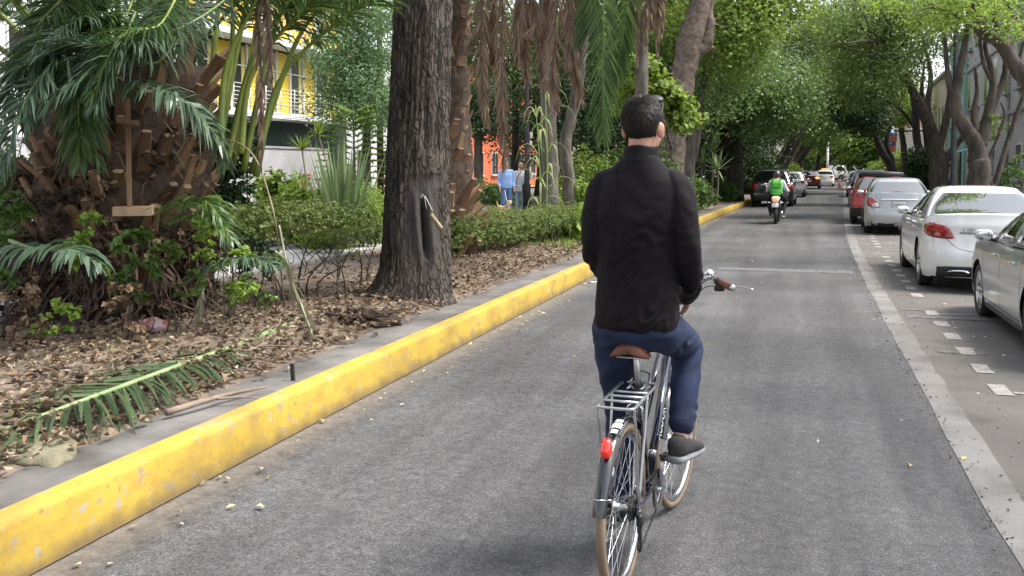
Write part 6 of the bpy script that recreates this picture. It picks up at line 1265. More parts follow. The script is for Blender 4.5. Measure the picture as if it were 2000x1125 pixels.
# ------------------------------------------------------------------ the bicycle in front
BRC = gp(1215, 1150); BH = -math.atan2(0.36 * _cy - 0.93 * _sy, 0.36 * _sy + 0.93 * _cy)
STEEL = mat("polished_steel", (0.6, 0.61, 0.63), 0.2, metal=1.0); SATIN = mat("satin_alloy", (0.52, 0.53, 0.54), 0.35, metal=.9); NAVYF = paint("navy_frame", (0.008, 0.011, 0.03), 0, .2); BLKG = paint("black_gloss", (0.008, 0.009, 0.012), 0, .15)
TAN = mat("tan_tyre", (0.175, 0.125, 0.08), 0.8, (0.225, 0.165, 0.11), scale=10); LEATH = mat("brown_leather", (0.085, 0.022, 0.008), 0.4, (0.13, 0.036, 0.013), scale=14, bump=.2)
bk = thing("bicycle", "dark navy city bicycle with rear rack, tan tyres and brown saddle under the rider", "bicycle", BRC, BH)
HR, HF, RW = np.array((0, 0, .355)), np.array((0, 1.10, .355)), .355
BB, ST, SP = np.array((0, .45, .30)), np.array((0, .275, .80)), np.array((0, .205, .985)); HT, HB = np.array((0, .87, 1.02)), np.array((0, .93, .84))
def bwheel(h, name, steer=0.0):
    t = obj(name, MB().add(*lathe([(RW - .036, -.012), (RW - .028, -.0175), (RW - .014, -.019), (RW - .003, -.011), (RW, 0), (RW - .003, .011), (RW - .014, .019), (RW - .028, .0175), (RW - .036, .012)], 72, 'X')), TAN, bk); t.location = tuple(h); t.rotation_euler = (0, 0, steer)
    obj("rim", MB().add(*lathe([(RW - .036, -.0135), (RW - .046, -.0145), (RW - .060, -.010), (RW - .066, 0), (RW - .060, .010), (RW - .046, .0145), (RW - .036, .0135)], 72, 'X')), STEEL, t)
    obj("hub", MB().add(*lathe([(.004, -.062), (.012, -.06), (.012, -.045), (.028, -.040), (.028, -.034), (.016, -.028), (.016, .028), (.028, .034), (.028, .040), (.012, .045), (.012, .06), (.004, .062)], 24, 'X')), STEEL, t)
    mb = MB()
    for k in range(36):
        a = 2 * math.pi * k / 36; sd = 1 if k % 2 else -1; b = a + (.9 if (k // 2) % 2 else -.9)
        mb.add(*tube([(sd * .036, .026 * math.cos(b), .026 * math.sin(b)), (sd * .004, (RW - .062) * math.cos(a), (RW - .062) * math.sin(a))], .00135, 5, caps=False))
    obj("spokes", mb, STEEL, t); return t
w1 = bwheel(HR, "wheel"); w2_ = bwheel(HF, "wheel", -.09)
obj("spoke_reflector", MB().add(*box((-.012, -.13, .20), (.008, .036, .062), rot('X', .6), .003)), mat("white_reflector", (.7, .7, .68), .3), w1)
def arc(h, r, a0, a1, n=40): a = np.radians(np.linspace(a0, a1, n)); return np.stack([np.full(n, h[0]), h[1] + r * np.cos(a), h[2] + r * np.sin(a)], -1)
def fender(h, r, a0, a1, w=.029, m=BLKG):
    a = np.radians(np.linspace(a0, a1, 44)); c = np.radians(np.linspace(-85, 85, 11)); P = []
    for sgn, rr in ((1, 0), (-1, -.0025)): P += [[(np.sin(q) * (w + rr * .5), h[1] + (r + rr + (np.cos(q) - 1) * .022) * np.cos(t), h[2] + (r + rr + (np.cos(q) - 1) * .022) * np.sin(t)) for t in a] for q in (c if sgn > 0 else c[::-1])]
    P.append(P[0]); return grid(np.array(P))
fd = obj("mudguard", MB().add(*fender(HR, RW + .034, 42, 168)), BLKG, bk)
obj("mudguard", MB().add(*fender(HF, RW + .030, 20, 165)), BLKG, bk)
STK = mat("white_sticker", (.72, .72, .74), .4)
for a0, dx, sz in ((99, -.006, .017), (105, .004, .022), (111.5, -.004, .015)):
    a = math.radians(a0); c = np.radians(np.linspace(-48, 48, 9)); P = np.array([[(np.sin(q) * .0300 + 0, HR[1] + (RW + .0362 + (np.cos(q) - 1) * .022) * math.cos(a + f), HR[2] + (RW + .0362 + (np.cos(q) - 1) * .022) * math.sin(a + f)) for f in np.linspace(-.045, .045, 5) * (sz / .02)] for q in c * (sz / .024)]); o = obj("sticker", MB().add(*grid(P)), STK, fd)
aT = math.radians(129); tl = np.array((0, HR[1] + (RW + .062) * math.cos(aT), HR[2] + (RW + .062) * math.sin(aT)))
P = [];
for f, sx, sz in ((-.03, .016, .024), (-.026, .021, .037), (0.0, .023, .042), (.018, .019, .036), (.026, .008, .015)): a = np.linspace(0, 2 * np.pi, 20, endpoint=False); P.append(np.stack([sx * np.sign(np.cos(a)) * np.abs(np.cos(a)) ** .7, np.full(20, -f), sz * np.sign(np.sin(a)) * np.abs(np.sin(a)) ** .7], -1))
P = np.array(P) @ rot('X', -.45).T + tl; obj("tail_light", MB().add(*loft(P)), mat("red_reflector", (0.62, 0.02, 0.01), .15, coat=1.0, emit=((1, .03, .01), .06)), bk)
mb = MB()
for sx in (-1, 1): mb.add(*tube(smooth_path([(sx * .062, 0, .355), (sx * .055, -.2, .45), (sx * .034, -.345, .50)], 10), .0028, 6))
mb.add(*tube([(-.036, -.352, .502), (0, -.386, .508), (.036, -.352, .502)], .0032, 6)); obj("mudguard_stay", mb, STEEL, bk)
# rack
mb = MB(); RZ = .815; fr_ = smooth_path([(-.05, .30, RZ + .012), (-.078, .27, RZ + .01), (-.078, 0, RZ), (-.078, -.125, RZ - .002), (-.05, -.145, RZ - .002), (.05, -.145, RZ - .002), (.078, -.125, RZ - .002), (.078, 0, RZ), (.078, .27, RZ + .01), (.05, .30, RZ + .012), (-.05, .30, RZ + .012)], 90); mb.add(*tube(fr_, .0068, 8))
for y in (-.045, .045, .13): mb.add(*tube([(-.077, y, RZ + .004), (.077, y, RZ + .004)], .0062, 8))
mb.add(*tube(smooth_path([(-.045, .29, RZ + .01), (-.03, .34, RZ + .05), (.03, .34, RZ + .05), (.045, .29, RZ + .01)], 14), .0055, 8)); mb.add(*tube([(-.03, .19, RZ + .006), (-.035, .30, RZ + .012)], .006, 6)); mb.add(*tube([(.03, .19, RZ + .006), (.035, .30, RZ + .012)], .006, 6))
for sx in (-1, 1): mb.add(*tube(smooth_path([(sx * .076, -.115, RZ), (sx * .078, -.09, .70), (sx * .068, 0.0, .37)], 12), .006, 8)); mb.add(*tube(smooth_path([(sx * .078, .11, RZ), (sx * .076, .09, .70), (sx * .068, .012, .37)], 12), .006, 8)); mb.add(*tube([(sx * .05, .29, RZ), (sx * .016, .275, .80)], .005, 6))
obj("rack", mb, SATIN, bk)
# frame
mb = MB(); mb.add(*tube([BB, ST], .0165, 14)); mb.add(*tube([HB + (0, -.01, .03), BB + (0, .02, .02)], .021, 16)); mb.add(*tube([HT + (0, -.01, -.03), ST + (0, .03, -.22)], .017, 14)); mb.add(*tube([HT + (0, -.012, .03), HB + (0, .012, -.03)], .022, 16))
for sx in (-1, 1):
    mb.add(*tube(smooth_path([(sx * .02, .43, .30), (sx * .045, .25, .32), (sx * .064, .0, .355)], 10), .010, 10)); mb.add(*tube(smooth_path([(sx * .014, .27, .78), (sx * .045, .17, .60), (sx * .064, 0, .365)], 10), .0085, 10)); mb.add(*box((sx * .066, 0, .355), (.007, .04, .05), None, .002))
    mb.add(*tube(smooth_path([(sx * .03, .945, .80), (sx * .045, .98, .68), (sx * .05, 1.10, .36)], 12), rads([.014, .011, .008], 12), 10))
mb.add(*tube([(-.035, .45, .30), (.035, .45, .30)], .022, 16)); mb.add(*box((0, .945, .805), (.085, .03, .03), None, .008)); obj("frame", mb, NAVYF, bk)
dn = (HB - BB); dl = np.linalg.norm(dn); dn /= dl; mid = BB + dn * dl * .46
X_ = Vector(dn); Zv = Vector((1, -.45, 0.15)).normalized(); Zv = (Zv - X_ * Zv.dot(X_)).normalized(); Yv = Zv.cross(X_); Mx = Matrix((X_, Yv, Zv)).transposed().to_4x4(); Mx.translation = Vector(mid) + Zv * .0212
lettering("frame_lettering", "AUDOR", .05, Mx, mat("silver_decal", (.65, .66, .68), .3), bk, .0006)
mb = MB().add(*tube([BB + (BB * 0) + (0, .09, .12), BB + (0, .10, .15)], .0225, 16)); obj("frame_band", mb, STEEL, bk)
mb = MB().add(*tube([ST + (0, .01, -.03), SP], .0138, 14)); mb.add(*box(SP + (0, .01, .0), (.035, .06, .035), None, .006)); obj("seat_post", mb, SATIN, bk); obj("seat_clamp", MB().add(*tube([ST + (0, .006, -.02), ST + (0, -.006, .02)], .021, 14)).add(*box(ST + (0, -.03, 0), (.012, .025, .03), None, .003)), BLACKP, bk)
# saddle
a = np.linspace(-1, 1, 13); P = []
for y, hw, zt, dr in ((.07, .004, 1.012, .012), (.075, .07, 1.030, .045), (.10, .088, 1.040, .062), (.15, .086, 1.040, .06), (.21, .06, 1.036, .055), (.27, .034, 1.034, .05), (.32, .024, 1.032, .04), (.345, .006, 1.02, .012)): P.append([(hw * q, y, zt - dr * abs(q) ** 3) for q in a])
P = np.array(P); Q = P.copy(); Q[..., 2] -= .005; Q[..., 0] *= .95; ring_ = np.concatenate([P, Q[:, ::-1]], 1); o = obj("saddle", MB().add(*loft(ring_)), LEATH, bk)
mb = MB()
for sx in (-1, 1): mb.add(*tube(smooth_path([(sx * .035, .10, .995), (sx * .022, .15, .985), (sx * .022, .24, .99), (sx * .012, .31, 1.015)], 12), .0035, 7))
for sx in (-.055, .055):
    q = np.linspace(0, 1, 40); mb.add(*tube(np.stack([sx + .016 * np.cos(q * 25), .115 + .016 * np.sin(q * 25), .975 + .035 * q], -1), .0028, 6))
mb.add(*tube([(-.06, .105, .975), (.06, .105, .975)], .004, 6)); obj("spring", mb, STEEL, o)
# bars
bar = smooth_path([(-.270, .695, 1.225), (-.215, .795, 1.235), (-.15, .895, 1.245), (-.05, .93, 1.21), (0, .93, 1.195), (.08, .93, 1.21), (.20, .905, 1.245), (.275, .805, 1.235), (.345, .705, 1.225)], 60)
hbx = obj("handlebar", MB().add(*tube(bar, .011, 12)).add(*tube([HT + (0, -.02, .03), (0, .85, 1.15), (0, .93, 1.195)], .014, 12)), STEEL, bk)
for sx in (-1, 1):
    g0, g1 = (np.array((.27, .81, 1.236)), np.array((.35, .695, 1.224))) if sx > 0 else (np.array((-.21, .80, 1.236)), np.array((-.275, .685, 1.224))); dg_ = g1 - g0
    g_ = obj("grip", MB().add(*tube([g0, g0 + dg_ * .02, g0 + dg_ * .5, g0 + dg_ * .97, g1, g1 + dg_ * .005], [.012, .0165, .0175, .0175, .015, .004], 16)), LEATH, bk)
    obj("grip_ring", MB().add(*tube([g1 - dg_ * .01, g1 + dg_ * .02], [.0172, .012], 16)).add(*tube([g0 - dg_ * .03, g0], .0168, 16)), STEEL, g_)
    obj("shifter", MB().add(*tube([g0 - dg_ * .22, g0 + dg_ * .02], .0195, 14)).add(*box(g0 + (sx * -.0, .0, -.028), (.05, .05, .03), None, .008)), BLACKP, bk)
    lv = smooth_path([g0 + (-sx * .01, .02, -.012), g0 + (sx * .05, .03, -.018), g0 + (sx * .12, -.02, -.02), g0 + (sx * .165, -.06, -.022)], 12)
    obj("brake_lever", MB().add(*tube(lv, rads([.008, .006, .0055, .0065], 12), 8, squash=.6)), SATIN, bk)
    obj("cable", MB().add(*tube(smooth_path([g0 - dg_ * .25, g0 + (-sx * .09, .12, -.01), g0 + (-sx * .18, .16, -.10), (sx * .02, .95, .98)], 20), .0028, 6)).add(*tube(smooth_path([g0 + (-sx * .02, .02, -.02), g0 + (-sx * .10, .10, -.05), g0 + (-sx * .19, .12, -.16), (sx * .02, .93, .92)], 20), .0022, 6)), BLACKP, bk)
bl = np.array((.205, .875, 1.270)); obj("bell", MB().add(*lathe([(.0, .022), (.016, .018), (.026, .006), (.028, -.006), (.0, -.008)], 24, 'Z', bl)).add(*tube([bl + (0, 0, -.005), bl + (0, .0, -.03)], .010, 10)), CHROME, bk)
# cranks, chain, gears
CA = math.radians(90 - 12); cr_ = np.array((0, -math.cos(CA) * .17, math.sin(CA) * .17)); mb = MB(); mb.add(*tube([BB + (.06, 0, 0), BB + (.075, 0, 0) + cr_], [.012, .010], 10)); mb.add(*tube([BB + (-.06, 0, 0), BB + (-.075, 0, 0) - cr_], [.012, .010], 10)); mb.add(*lathe([(.088, .045), (.092, .047), (.092, .049), (.088, .051), (.06, .051), (.06, .045)], 40, 'X', BB)); mb.add(*tube([BB + (.03, 0, 0), BB + (.07, 0, 0)], .018, 14)); obj("crank", mb, SATIN, bk)
obj("chain_guard", MB().add(*lathe([(.062, .056), (.104, .058), (.106, .056), (.104, .054), (.062, .053)], 44, 'X', BB)), BLKG, bk)
for sx, s_ in ((1, 1), (-1, -1)):
    pc = BB + (sx * .125, 0, 0) + cr_ * s_; pd = obj("pedal", MB().add(*box(pc, (.095, .085, .024), None, .005)).add(*tube([pc - (sx * .06, 0, 0), pc], .007, 8)), BLACKP, bk); obj("pedal_reflector", MB().add(*box(pc + (.0, -.0435, 0), (.05, .004, .014))), mat("amber", (.75, .28, .02), .3), pd)
mb = MB()
for k, r in enumerate((.055, .049, .043, .037, .031, .026)): mb.add(*lathe([(r - .006, .034 + .0045 * k), (r, .0345 + .0045 * k), (r, .0365 + .0045 * k), (r - .006, .037 + .0045 * k)], 26, 'X', HR))
mb.add(*lathe([(.03, .03), (.022, .06)], 20, 'X', HR)); obj("cassette", mb, mat("dark_steel", (.05, .05, .05), .4, metal=.7), bk)
ch = [BB + (.048, 0, .09), BB + (.048, .063, .063), BB + (.048, .09, 0), BB + (.048, .06, -.066), BB + (.048, 0, -.09)]; jk = np.array((.062, .05, .175)); jk2 = np.array((.062, .045, .255))
pth = [np.array(p) for p in ([HR + (.046, 0, .050)] + ch + [jk + (0, .0, -.025), jk + (0, -.022, 0), jk2 + (0, .02, .0), jk2 + (0, .0, .02), HR + (.046, .035, -.034), HR + (.046, 0, -.05), HR + (.046, -.05, 0), HR + (.046, 0, .05)])]
obj("chain", MB().add(*tube(np.array([p0 + (p1 - p0) * f for p0, p1 in zip(pth[:-1], pth[1:]) for f in (0, .33, .66)] + [pth[-1]]), .0048, 6)), MATS["dark_steel"], bk)
mb = MB().add(*box((.072, .025, .30), (.028, .055, .06), None, .012)).add(*box((.066, .048, .215), (.014, .022, .12), None, .005)); 
for q in (jk, jk2): mb.add(*lathe([(.004, -.005), (.022, -.005), (.024, 0), (.022, .005), (.004, .005)], 18, 'X', q))
obj("derailleur", mb, BLACKP, bk)
obj("brake_caliper", MB().add(*tube(smooth_path([(-.03, .22, .66), (-.032, .20, .73), (0, .20, .755), (.032, .20, .73), (.03, .22, .66)], 16), .007, 8)).add(*box((.03, .205, .76), (.02, .05, .02), None, .005)), STEEL, bk)
obj("kickstand", MB().add(*tube(smooth_path([(-.05, .38, .29), (-.075, .25, .25), (-.085, .08, .22)], 8), .008, 8)), BLACKP, bk)

# ------------------------------------------------------------------ the rider
rd_ = thing("person", "man from behind in a dark jacket and jeans, riding the bicycle hands-free", "person", BRC, BH)
HC = np.array((.022, .235, 1.968)); HY, HTI = -.16, -.05
mb = head_mb(HC, 1.09, HY, HTI); mb.add(*cap([(.018, .205, 1.74), (.018, .212, 1.84), (.021, .222, 1.925)], [.068, .057, .060], 18))
body_rows = [(1.02, .01, .20, .13, .09), (1.06, .01, .20, .165, .115), (1.14, .01, .20, .165, .115), (1.28, .01, .20, .145, .10), (1.45, .01, .20, .16, .11), (1.60, .012, .205, .175, .11), (1.72, .014, .205, .165, .085), (1.79, .016, .205, .08, .06)]
mb.add(*trunk_rings(body_rows))
ARM = {1: [(.175, .205, 1.715), (.222, .165, 1.56), (.236, .155, 1.41), (.232, .28, 1.29), (.172, .455, 1.205)], -1: [(-.150, .205, 1.72), (-.180, .175, 1.57), (-.180, .17, 1.42), (-.155, .30, 1.31), (-.10, .40, 1.23)]}
LEG = {1: [(.10, .20, 1.10), (.122, .42, 1.03), (.152, .60, .955), (.160, .50, .77), (.165, .405, .565)], -1: [(-.09, .20, 1.10), (-.115, .335, .90), (-.125, .45, .68), (-.125, .43, .45), (-.125, .39, .235)]}
for sd in (1, -1):
    mb.add(*cap(ARM[sd], [.046, .038, .030, .028, .025], 14)); mb.add(*cap(LEG[sd], [.085, .075, .055, .05, .036], 14))
    A_ = ARM[sd][-1]; hand(mb, A_, (-.75, .60, -.35) if sd > 0 else (.55, .6, -.45), (-.1 * sd, -.45, -.8), sd, 1.05, .55)
    an_ = np.array(LEG[sd][-1]); mb.add(*ellipsoid(an_ + (0, .05, -.045), (.034, .09, .03)))
remesh("body", mb, .0062, SKIN, rd_, 3)
face(rd_, HC, 1.09, HY, HTI)
hair(rd_, HC, 1.09, HY, HTI, 12000, .024, HAIRM)
# jacket
JAC = mat("dark_jacket", (0.0046, 0.0032, 0.0048), 0.7, (0.007, 0.005, 0.0073), scale=40, bump=.15, bscale=160, bdist=.003, spec=.14, sheen=.03)
mb = MB().add(*trunk_rings([(1.09, .01, .20, .183, .135), (1.12, .01, .20, .190, .142), (1.20, .01, .20, .186, .135), (1.32, .01, .20, .178, .128), (1.45, .01, .20, .184, .130), (1.58, .012, .203, .196, .130), (1.68, .014, .205, .192, .112), (1.735, .015, .205, .178, .098), (1.775, .016, .206, .142, .088), (1.81, .018, .208, .108, .082), (1.838, .018, .210, .086, .078), (1.852, .018, .212, .076, .074)], 32, .85))
mb.add(*cap([(.13, .207, 1.728), *ARM[1][:1], (.224, .168, 1.57), (.240, .157, 1.42), (.236, .27, 1.30), (.180, .440, 1.212)], [.060, .064, .060, .055, .051, .043], 18, 14)); mb.add(*cap([(-.10, .207, 1.732), *ARM[-1][:1], (-.178, .18, 1.57), (-.182, .172, 1.43), (-.158, .28, 1.325), (-.13, .355, 1.26)], [.060, .063, .059, .054, .05, .043], 18, 14))
def folds(co, no):
    x, y, z = co.T; d = np.zeros(len(co)); tors = np.exp(-(x / .19) ** 4)
    w1 = vnoise(co * 9, 21); w2 = vnoise(co * 14 + 3, 22); am = np.clip(.5 + .7 * vnoise(co * 7, 23), 0, 1.2)
    d += am * .0038 * np.sin(z * 88 + 16 * x + 7 * w1) * np.exp(-((z - 1.16) / .06) ** 2) * tors
    d += am * .0036 * np.sin((z + 1.0 * (x - .02)) * 46 + 5 * w1) * np.exp(-((z - 1.50) / .12) ** 2) * np.clip(.25 + 2.2 * (x + .02), 0, 1) * (y < .22)
    d += am * .0030 * np.sin((z - 1.3 * x) * 70 + 5 * w2) * np.exp(-((z - 1.62) / .06) ** 2) * np.exp(-((np.abs(x) - .14) / .06) ** 2)
    arm = np.clip((np.abs(x) - .17) / .03, 0, 1); d += arm * am * .0055 * np.sin(z * 100 + 40 * y + 6 * w1) * (np.exp(-((z - 1.40) / .07) ** 2) + .8 * np.exp(-((z - 1.25) / .05) ** 2) + .12)
    d += am * .003 * np.sin(x * 50 + 7 * w1) * np.exp(-((z - 1.30) / .16) ** 2) * tors + .0025 * w1 + .0012 * w2
    d *= 1.7; back = (no[:, 1] < .2)
    d -= .0055 * np.exp(-((x + .062 - .01 * (1.7 - z)) / .0045) ** 2) * back * (z > 1.40) * (z < 1.80)
    d -= .0050 * np.exp(-((z - (1.772 - .9 * (x + .06) ** 2)) / .0045) ** 2) * back * (x > -.12) * (x < -.03)
    d -= .0028 * np.exp(-((np.abs(x - .012) - (.165 + .16 * (1.72 - z) * (z < 1.72) - .5 * np.maximum(0, z - 1.72)) ) / .005) ** 2) * (z > 1.58) * (z < 1.79) * back
    return d
jk_ = remesh("jacket", mb, .0075, JAC, rd_, 9, folds)
a = np.linspace(0, 2 * np.pi, 36, endpoint=False); P = []
for z, k in ((1.83, 1.26), (1.857, 1.15), (1.889, 1.09), (1.899, 1.07), (1.89, 1.03), (1.855, 1.0), (1.83, 1.0)): P.append(np.stack([.019 + .068 * k * np.cos(a), .214 + .072 * k * np.sin(a), z - .022 * (np.sin(a) > 0) * np.sin(a) - .01 + .004 * np.sin(3 * a)], -1))
obj("collar", MB().add(*loft(np.array(P), caps=False)), JAC, jk_)
# jeans
JEAN = mat("indigo_denim", (0.0035, 0.009, 0.034), 0.85, (0.010, 0.022, 0.068), scale=9, detail=8, bump=.25, bscale=240, bdist=.002)
mb = MB().add(*trunk_rings([(.985, .01, .22, .07, .07), (1.02, .01, .215, .150, .12), (1.07, .01, .205, .184, .140), (1.13, .01, .20, .182, .135), (1.18, .01, .20, .165, .122)], 30, .85))
mb.add(*cap([(.10, .21, 1.09), (.122, .40, 1.03), (.150, .60, .955), (.156, .58, .90), (.162, .50, .76), (.166, .425, .625)], [.108, .094, .074, .072, .066, .060], 20, 18)); mb.add(*cap([(-.085, .20, 1.09), (-.115, .33, .90), (-.125, .445, .69), (-.125, .43, .48), (-.125, .40, .30)], [.110, .096, .078, .070, .062], 20, 18))
def jf(co, no):
    x, y, z = co.T
    return .006 * np.clip(.5 + .7 * vnoise(co * 9, 41), 0, 1.2) * np.sin(z * 75 + 30 * y + 6 * vnoise(co * 10, 42)) * (np.exp(-((z - .99) / .07) ** 2) + np.exp(-((z - .66) / .06) ** 2) + np.exp(-((z - .36) / .06) ** 2)) + .003 * np.sin(z * 50 - 60 * x) * np.exp(-((z - .85) / .12) ** 2) + .0015 * vnoise(co * 18, 8)
jn = remesh("jeans", mb, .0075, JEAN, rd_, 3, jf)
mb = MB(); q = [(.075, .0725, 1.045), (.115, .078, 1.053), (.155, .098, 1.085), (.165, .115, 1.12)]
KN = mat("black_knit", (0.022, 0.021, 0.021), 0.9, (0.04, 0.038, 0.037), scale=60, bump=.4, bscale=200, bdist=.002); SOLE = mat("grey_sole", (0.13, 0.14, 0.145), .7, (0.19, 0.20, 0.205), scale=12)
shoe(rd_, np.array((.168, .425, .568)), (.18, 1, 0), 1.08, KN, SOLE, -.05); shoe(rd_, np.array((-.127, .40, .243)), (-.05, 1, 0), 1.08, KN, SOLE, -.05)
# sunglasses pushed up on the head
M = Matrix.Translation(tuple(HC)) @ Matrix.Rotation(HY, 4, 'Z') @ Matrix.Rotation(HTI, 4, 'X'); mb = MB()
for sx in (-1, 1): mb.add(*ellipsoid((sx * .037, .052, .134), (.033, .026, .010), 18, 10, rot('X', .55) @ rot('Y', sx * .25))); mb.add(*tube(smooth_path([(sx * .068, .045, .118), (sx * .084, .01, .088), (sx * .089, -.035, .045)], 10), .0032, 6))
mb.add(*tube([(-.012, .058, .139), (.012, .058, .139)], .004, 6)); obj("sunglasses", MB().join(mb, M), BLACKP, rd_)

# ------------------------------------------------------------------ motorcyclist ahead
MBL = gp(1515, 437); MHd = heading(0, MBL[1])
mc = thing("motorbike", "small motorbike with a white tail and orange rear lamp in the lane ahead", "motorbike", MBL, MHd)
for y in (0.0, 1.25):
    t = obj("wheel", MB().add(*lathe([(.22, -.04), (.27, -.05), (.295, -.035), (.30, 0), (.295, .035), (.27, .05), (.22, .04)], 32, 'X')), TYRE, mc); t.location = (0, y, .30); obj("rim", MB().add(*lathe([(.225, -.03), (.20, -.025), (.20, .025), (.225, .03)], 26, 'X')).add(*lathe([(.21, -.004), (.03, -.006), (.03, .006), (.21, .004)], 26, 'X')), ALLOY, t)
WP = paint("white_fairing", (.7, .68, .66))
obj("mudguard", MB().add(*loft(np.array([[(s * w, y, z + dz) for s, dz in ((-1, -.02), (-.7, .03), (.7, .03), (1, -.02), (.6, -.03), (-.6, -.03))] for y, z, w in ((-.36, .50, .06), (-.33, .60, .085), (-.2, .70, .09), (.1, .72, .09))]))), BLACKP, mc)
tlp = obj("tail_fairing", MB().add(*loft(np.array([[(s * w, y, z + dz) for s, dz in ((-.6, -.09), (-1, .06), (-.5, .10), (.5, .10), (1, .06), (.6, -.09))] for y, z, w in ((-.42, .72, .09), (-.36, .75, .125), (-.15, .78, .14), (.2, .76, .13))]))), WP, mc)
obj("tail_lamp", MB().add(*box((0, -.43, .77), (.14, .04, .10), None, .012)), mat("orange_red_lamp", (.6, .08, .02), .25, emit=((1, .2, .06), .9)), tlp); obj("number_plate", MB().add(*box((0, -.44, .60), (.20, .012, .13), rot('X', -.3), .003)), WP, mc)
obj("seat", MB().add(*box((0, .22, .82), (.24, .75, .09), None, .035)), BLACKP, mc); obj("engine", MB().add(*box((0, .62, .42), (.26, .36, .32), None, .05)).add(*box((0, .75, .75), (.26, .4, .2), None, .08)), MATS["dark_steel"], mc)
obj("exhaust", MB().add(*tube(smooth_path([(.10, .7, .30), (.15, .3, .28), (.18, -.15, .36)], 10), rads([.025, .045, .05], 10), 12)), STEEL, mc); obj("swingarm", MB().add(*box((.08, .25, .31), (.03, .55, .05), None, .01)).add(*box((-.08, .25, .31), (.03, .55, .05), None, .01)).add(*tube([(.1, 0, .35), (.12, .15, .72)], .03, 10)).add(*tube([(-.1, 0, .35), (-.12, .15, .72)], .03, 10)), BLACKP, mc)
obj("handlebar", MB().add(*tube(smooth_path([(-.36, .88, 1.02), (-.2, .98, 1.02), (0, 1.0, .98), (.2, .98, 1.02), (.36, .88, 1.02)], 20), .015, 8)).add(*tube([(0, 1.25, .3), (0, 1.02, .98)], .04, 8)), BLACKP, mc)
for sx in (-1, 1): obj("mirror", MB().add(*ellipsoid((sx * .40, .92, 1.22), (.07, .015, .045))).add(*tube([(sx * .28, .94, 1.03), (sx * .38, .92, 1.2)], .008, 6)), CHROME, mc); obj("indicator", MB().add(*ellipsoid((sx * .18, -.36, .68), (.05, .03, .025))), WP, mc)
mr = thing("person", "motorcyclist in a pale jacket and dark trousers wearing a green backpack", "person", MBL, MHd)
hc = np.array((0, .42, 1.50)); mb = head_mb(hc, 1.0); mb.add(*cap([(0, .34, 1.28), (0, .40, 1.45)], [.07, .06])); mb.add(*trunk_rings([(.86, 0, .25, .15, .11), (1.0, 0, .27, .15, .11), (1.2, 0, .31, .165, .11), (1.32, 0, .34, .16, .09), (1.38, 0, .36, .07, .06)]))
AR = lambda s: [(s * .18, .34, 1.30), (s * .27, .40, 1.10), (s * .30, .52, 1.02), (s * .32, .84, 1.03)]; LG = lambda s: [(s * .10, .25, .90), (s * .22, .55, .80), (s * .25, .68, .72), (s * .21, .55, .45), (s * .19, .50, .28)]
for s in (-1, 1): mb.add(*cap(AR(s), [.055, .045, .04, .03])); mb.add(*cap(LG(s), [.08, .07, .055, .05, .04])); hand(mb, AR(s)[-1], (s * .15, .9, -.1), (0, -.2, -1), s, 1.0, 1.0)
remesh("body", mb, .012, SKIN2, mr, 3); face(mr, hc, 1, 0, 0)
mb = MB().add(*trunk_rings([(.95, 0, .26, .185, .135), (1.1, 0, .29, .185, .135), (1.26, 0, .33, .195, .13), (1.35, 0, .35, .15, .1), (1.40, 0, .37, .08, .08)]))
for s in (-1, 1): mb.add(*cap([(s * .12, .34, 1.31), *AR(s)[:3], (s * .32, .76, 1.03)], [.07, .075, .065, .06, .045]))
remesh("jacket", mb, .012, mat("pale_jacket", (.55, .60, .65), .8, (.66, .70, .74), scale=8), mr, 3)
mb = MB().add(*trunk_rings([(.82, 0, .28, .14, .12), (.88, 0, .26, .18, .14), (.98, 0, .26, .17, .13)]));
for s in (-1, 1): mb.add(*cap(LG(s)[:-1] + [(s * .19, .50, .34)], [.10, .09, .075, .07, .06]))
remesh("trousers", mb, .012, mat("dark_trousers", (.012, .012, .014), .9), mr, 3)
for s in (-1, 1): shoe(mr, np.array(LG(s)[-1]) + (0, 0, .02), (s * .15, 1, 0), 1.0, BLACKP, mat("white_sole", (.6, .6, .58), .6), 0)
hl_ = obj("helmet", MB().add(*ellipsoid(hc + (0, 0, .035), (.125, .15, .135), 28, 20)), paint("helmet_purple", (.03, .012, .03)), mr); obj("scarf", MB().add(*trunk_rings([(1.34, 0, .345, .105, .095), (1.40, 0, .365, .095, .09), (1.44, 0, .385, .085, .085)])), mat("pink_cloth", (.55, .16, .22), .9), mr)
bp = thing("backpack", "bright green backpack on the motorcyclist's back", "backpack", MBL + np.array((0, 0, .90)), MHd)
GRN = mat("green_nylon", (.075, .36, .04), .7, (.10, .44, .06), scale=6, bump=.4, bscale=20)
P = []
for y, hw, z0, z1 in ((.20, .15, .05, .44), (.15, .185, .0, .50), (.05, .195, -.02, .50), (-.02, .18, .0, .46), (-.06, .12, .06, .36)): a = np.linspace(0, 2 * np.pi, 24, endpoint=False); P.append(np.stack([hw * np.sign(np.cos(a)) * np.abs(np.cos(a)) ** .55, np.full(24, y - .0), (z0 + z1) / 2 + (z1 - z0) / 2 * np.sign(np.sin(a)) * np.abs(np.sin(a)) ** .55], -1))
obj("bag_body", MB().add(*loft(np.array(P))), GRN, bp); obj("pocket", MB().add(*box((0, -.065, .10), (.27, .07, .17), None, .03)), GRN, bp); obj("zip_line", MB().add(*box((0, -.075, .235), (.30, .02, .012), None, .003)), mat("dark_green", (.02, .12, .015), .8), bp)
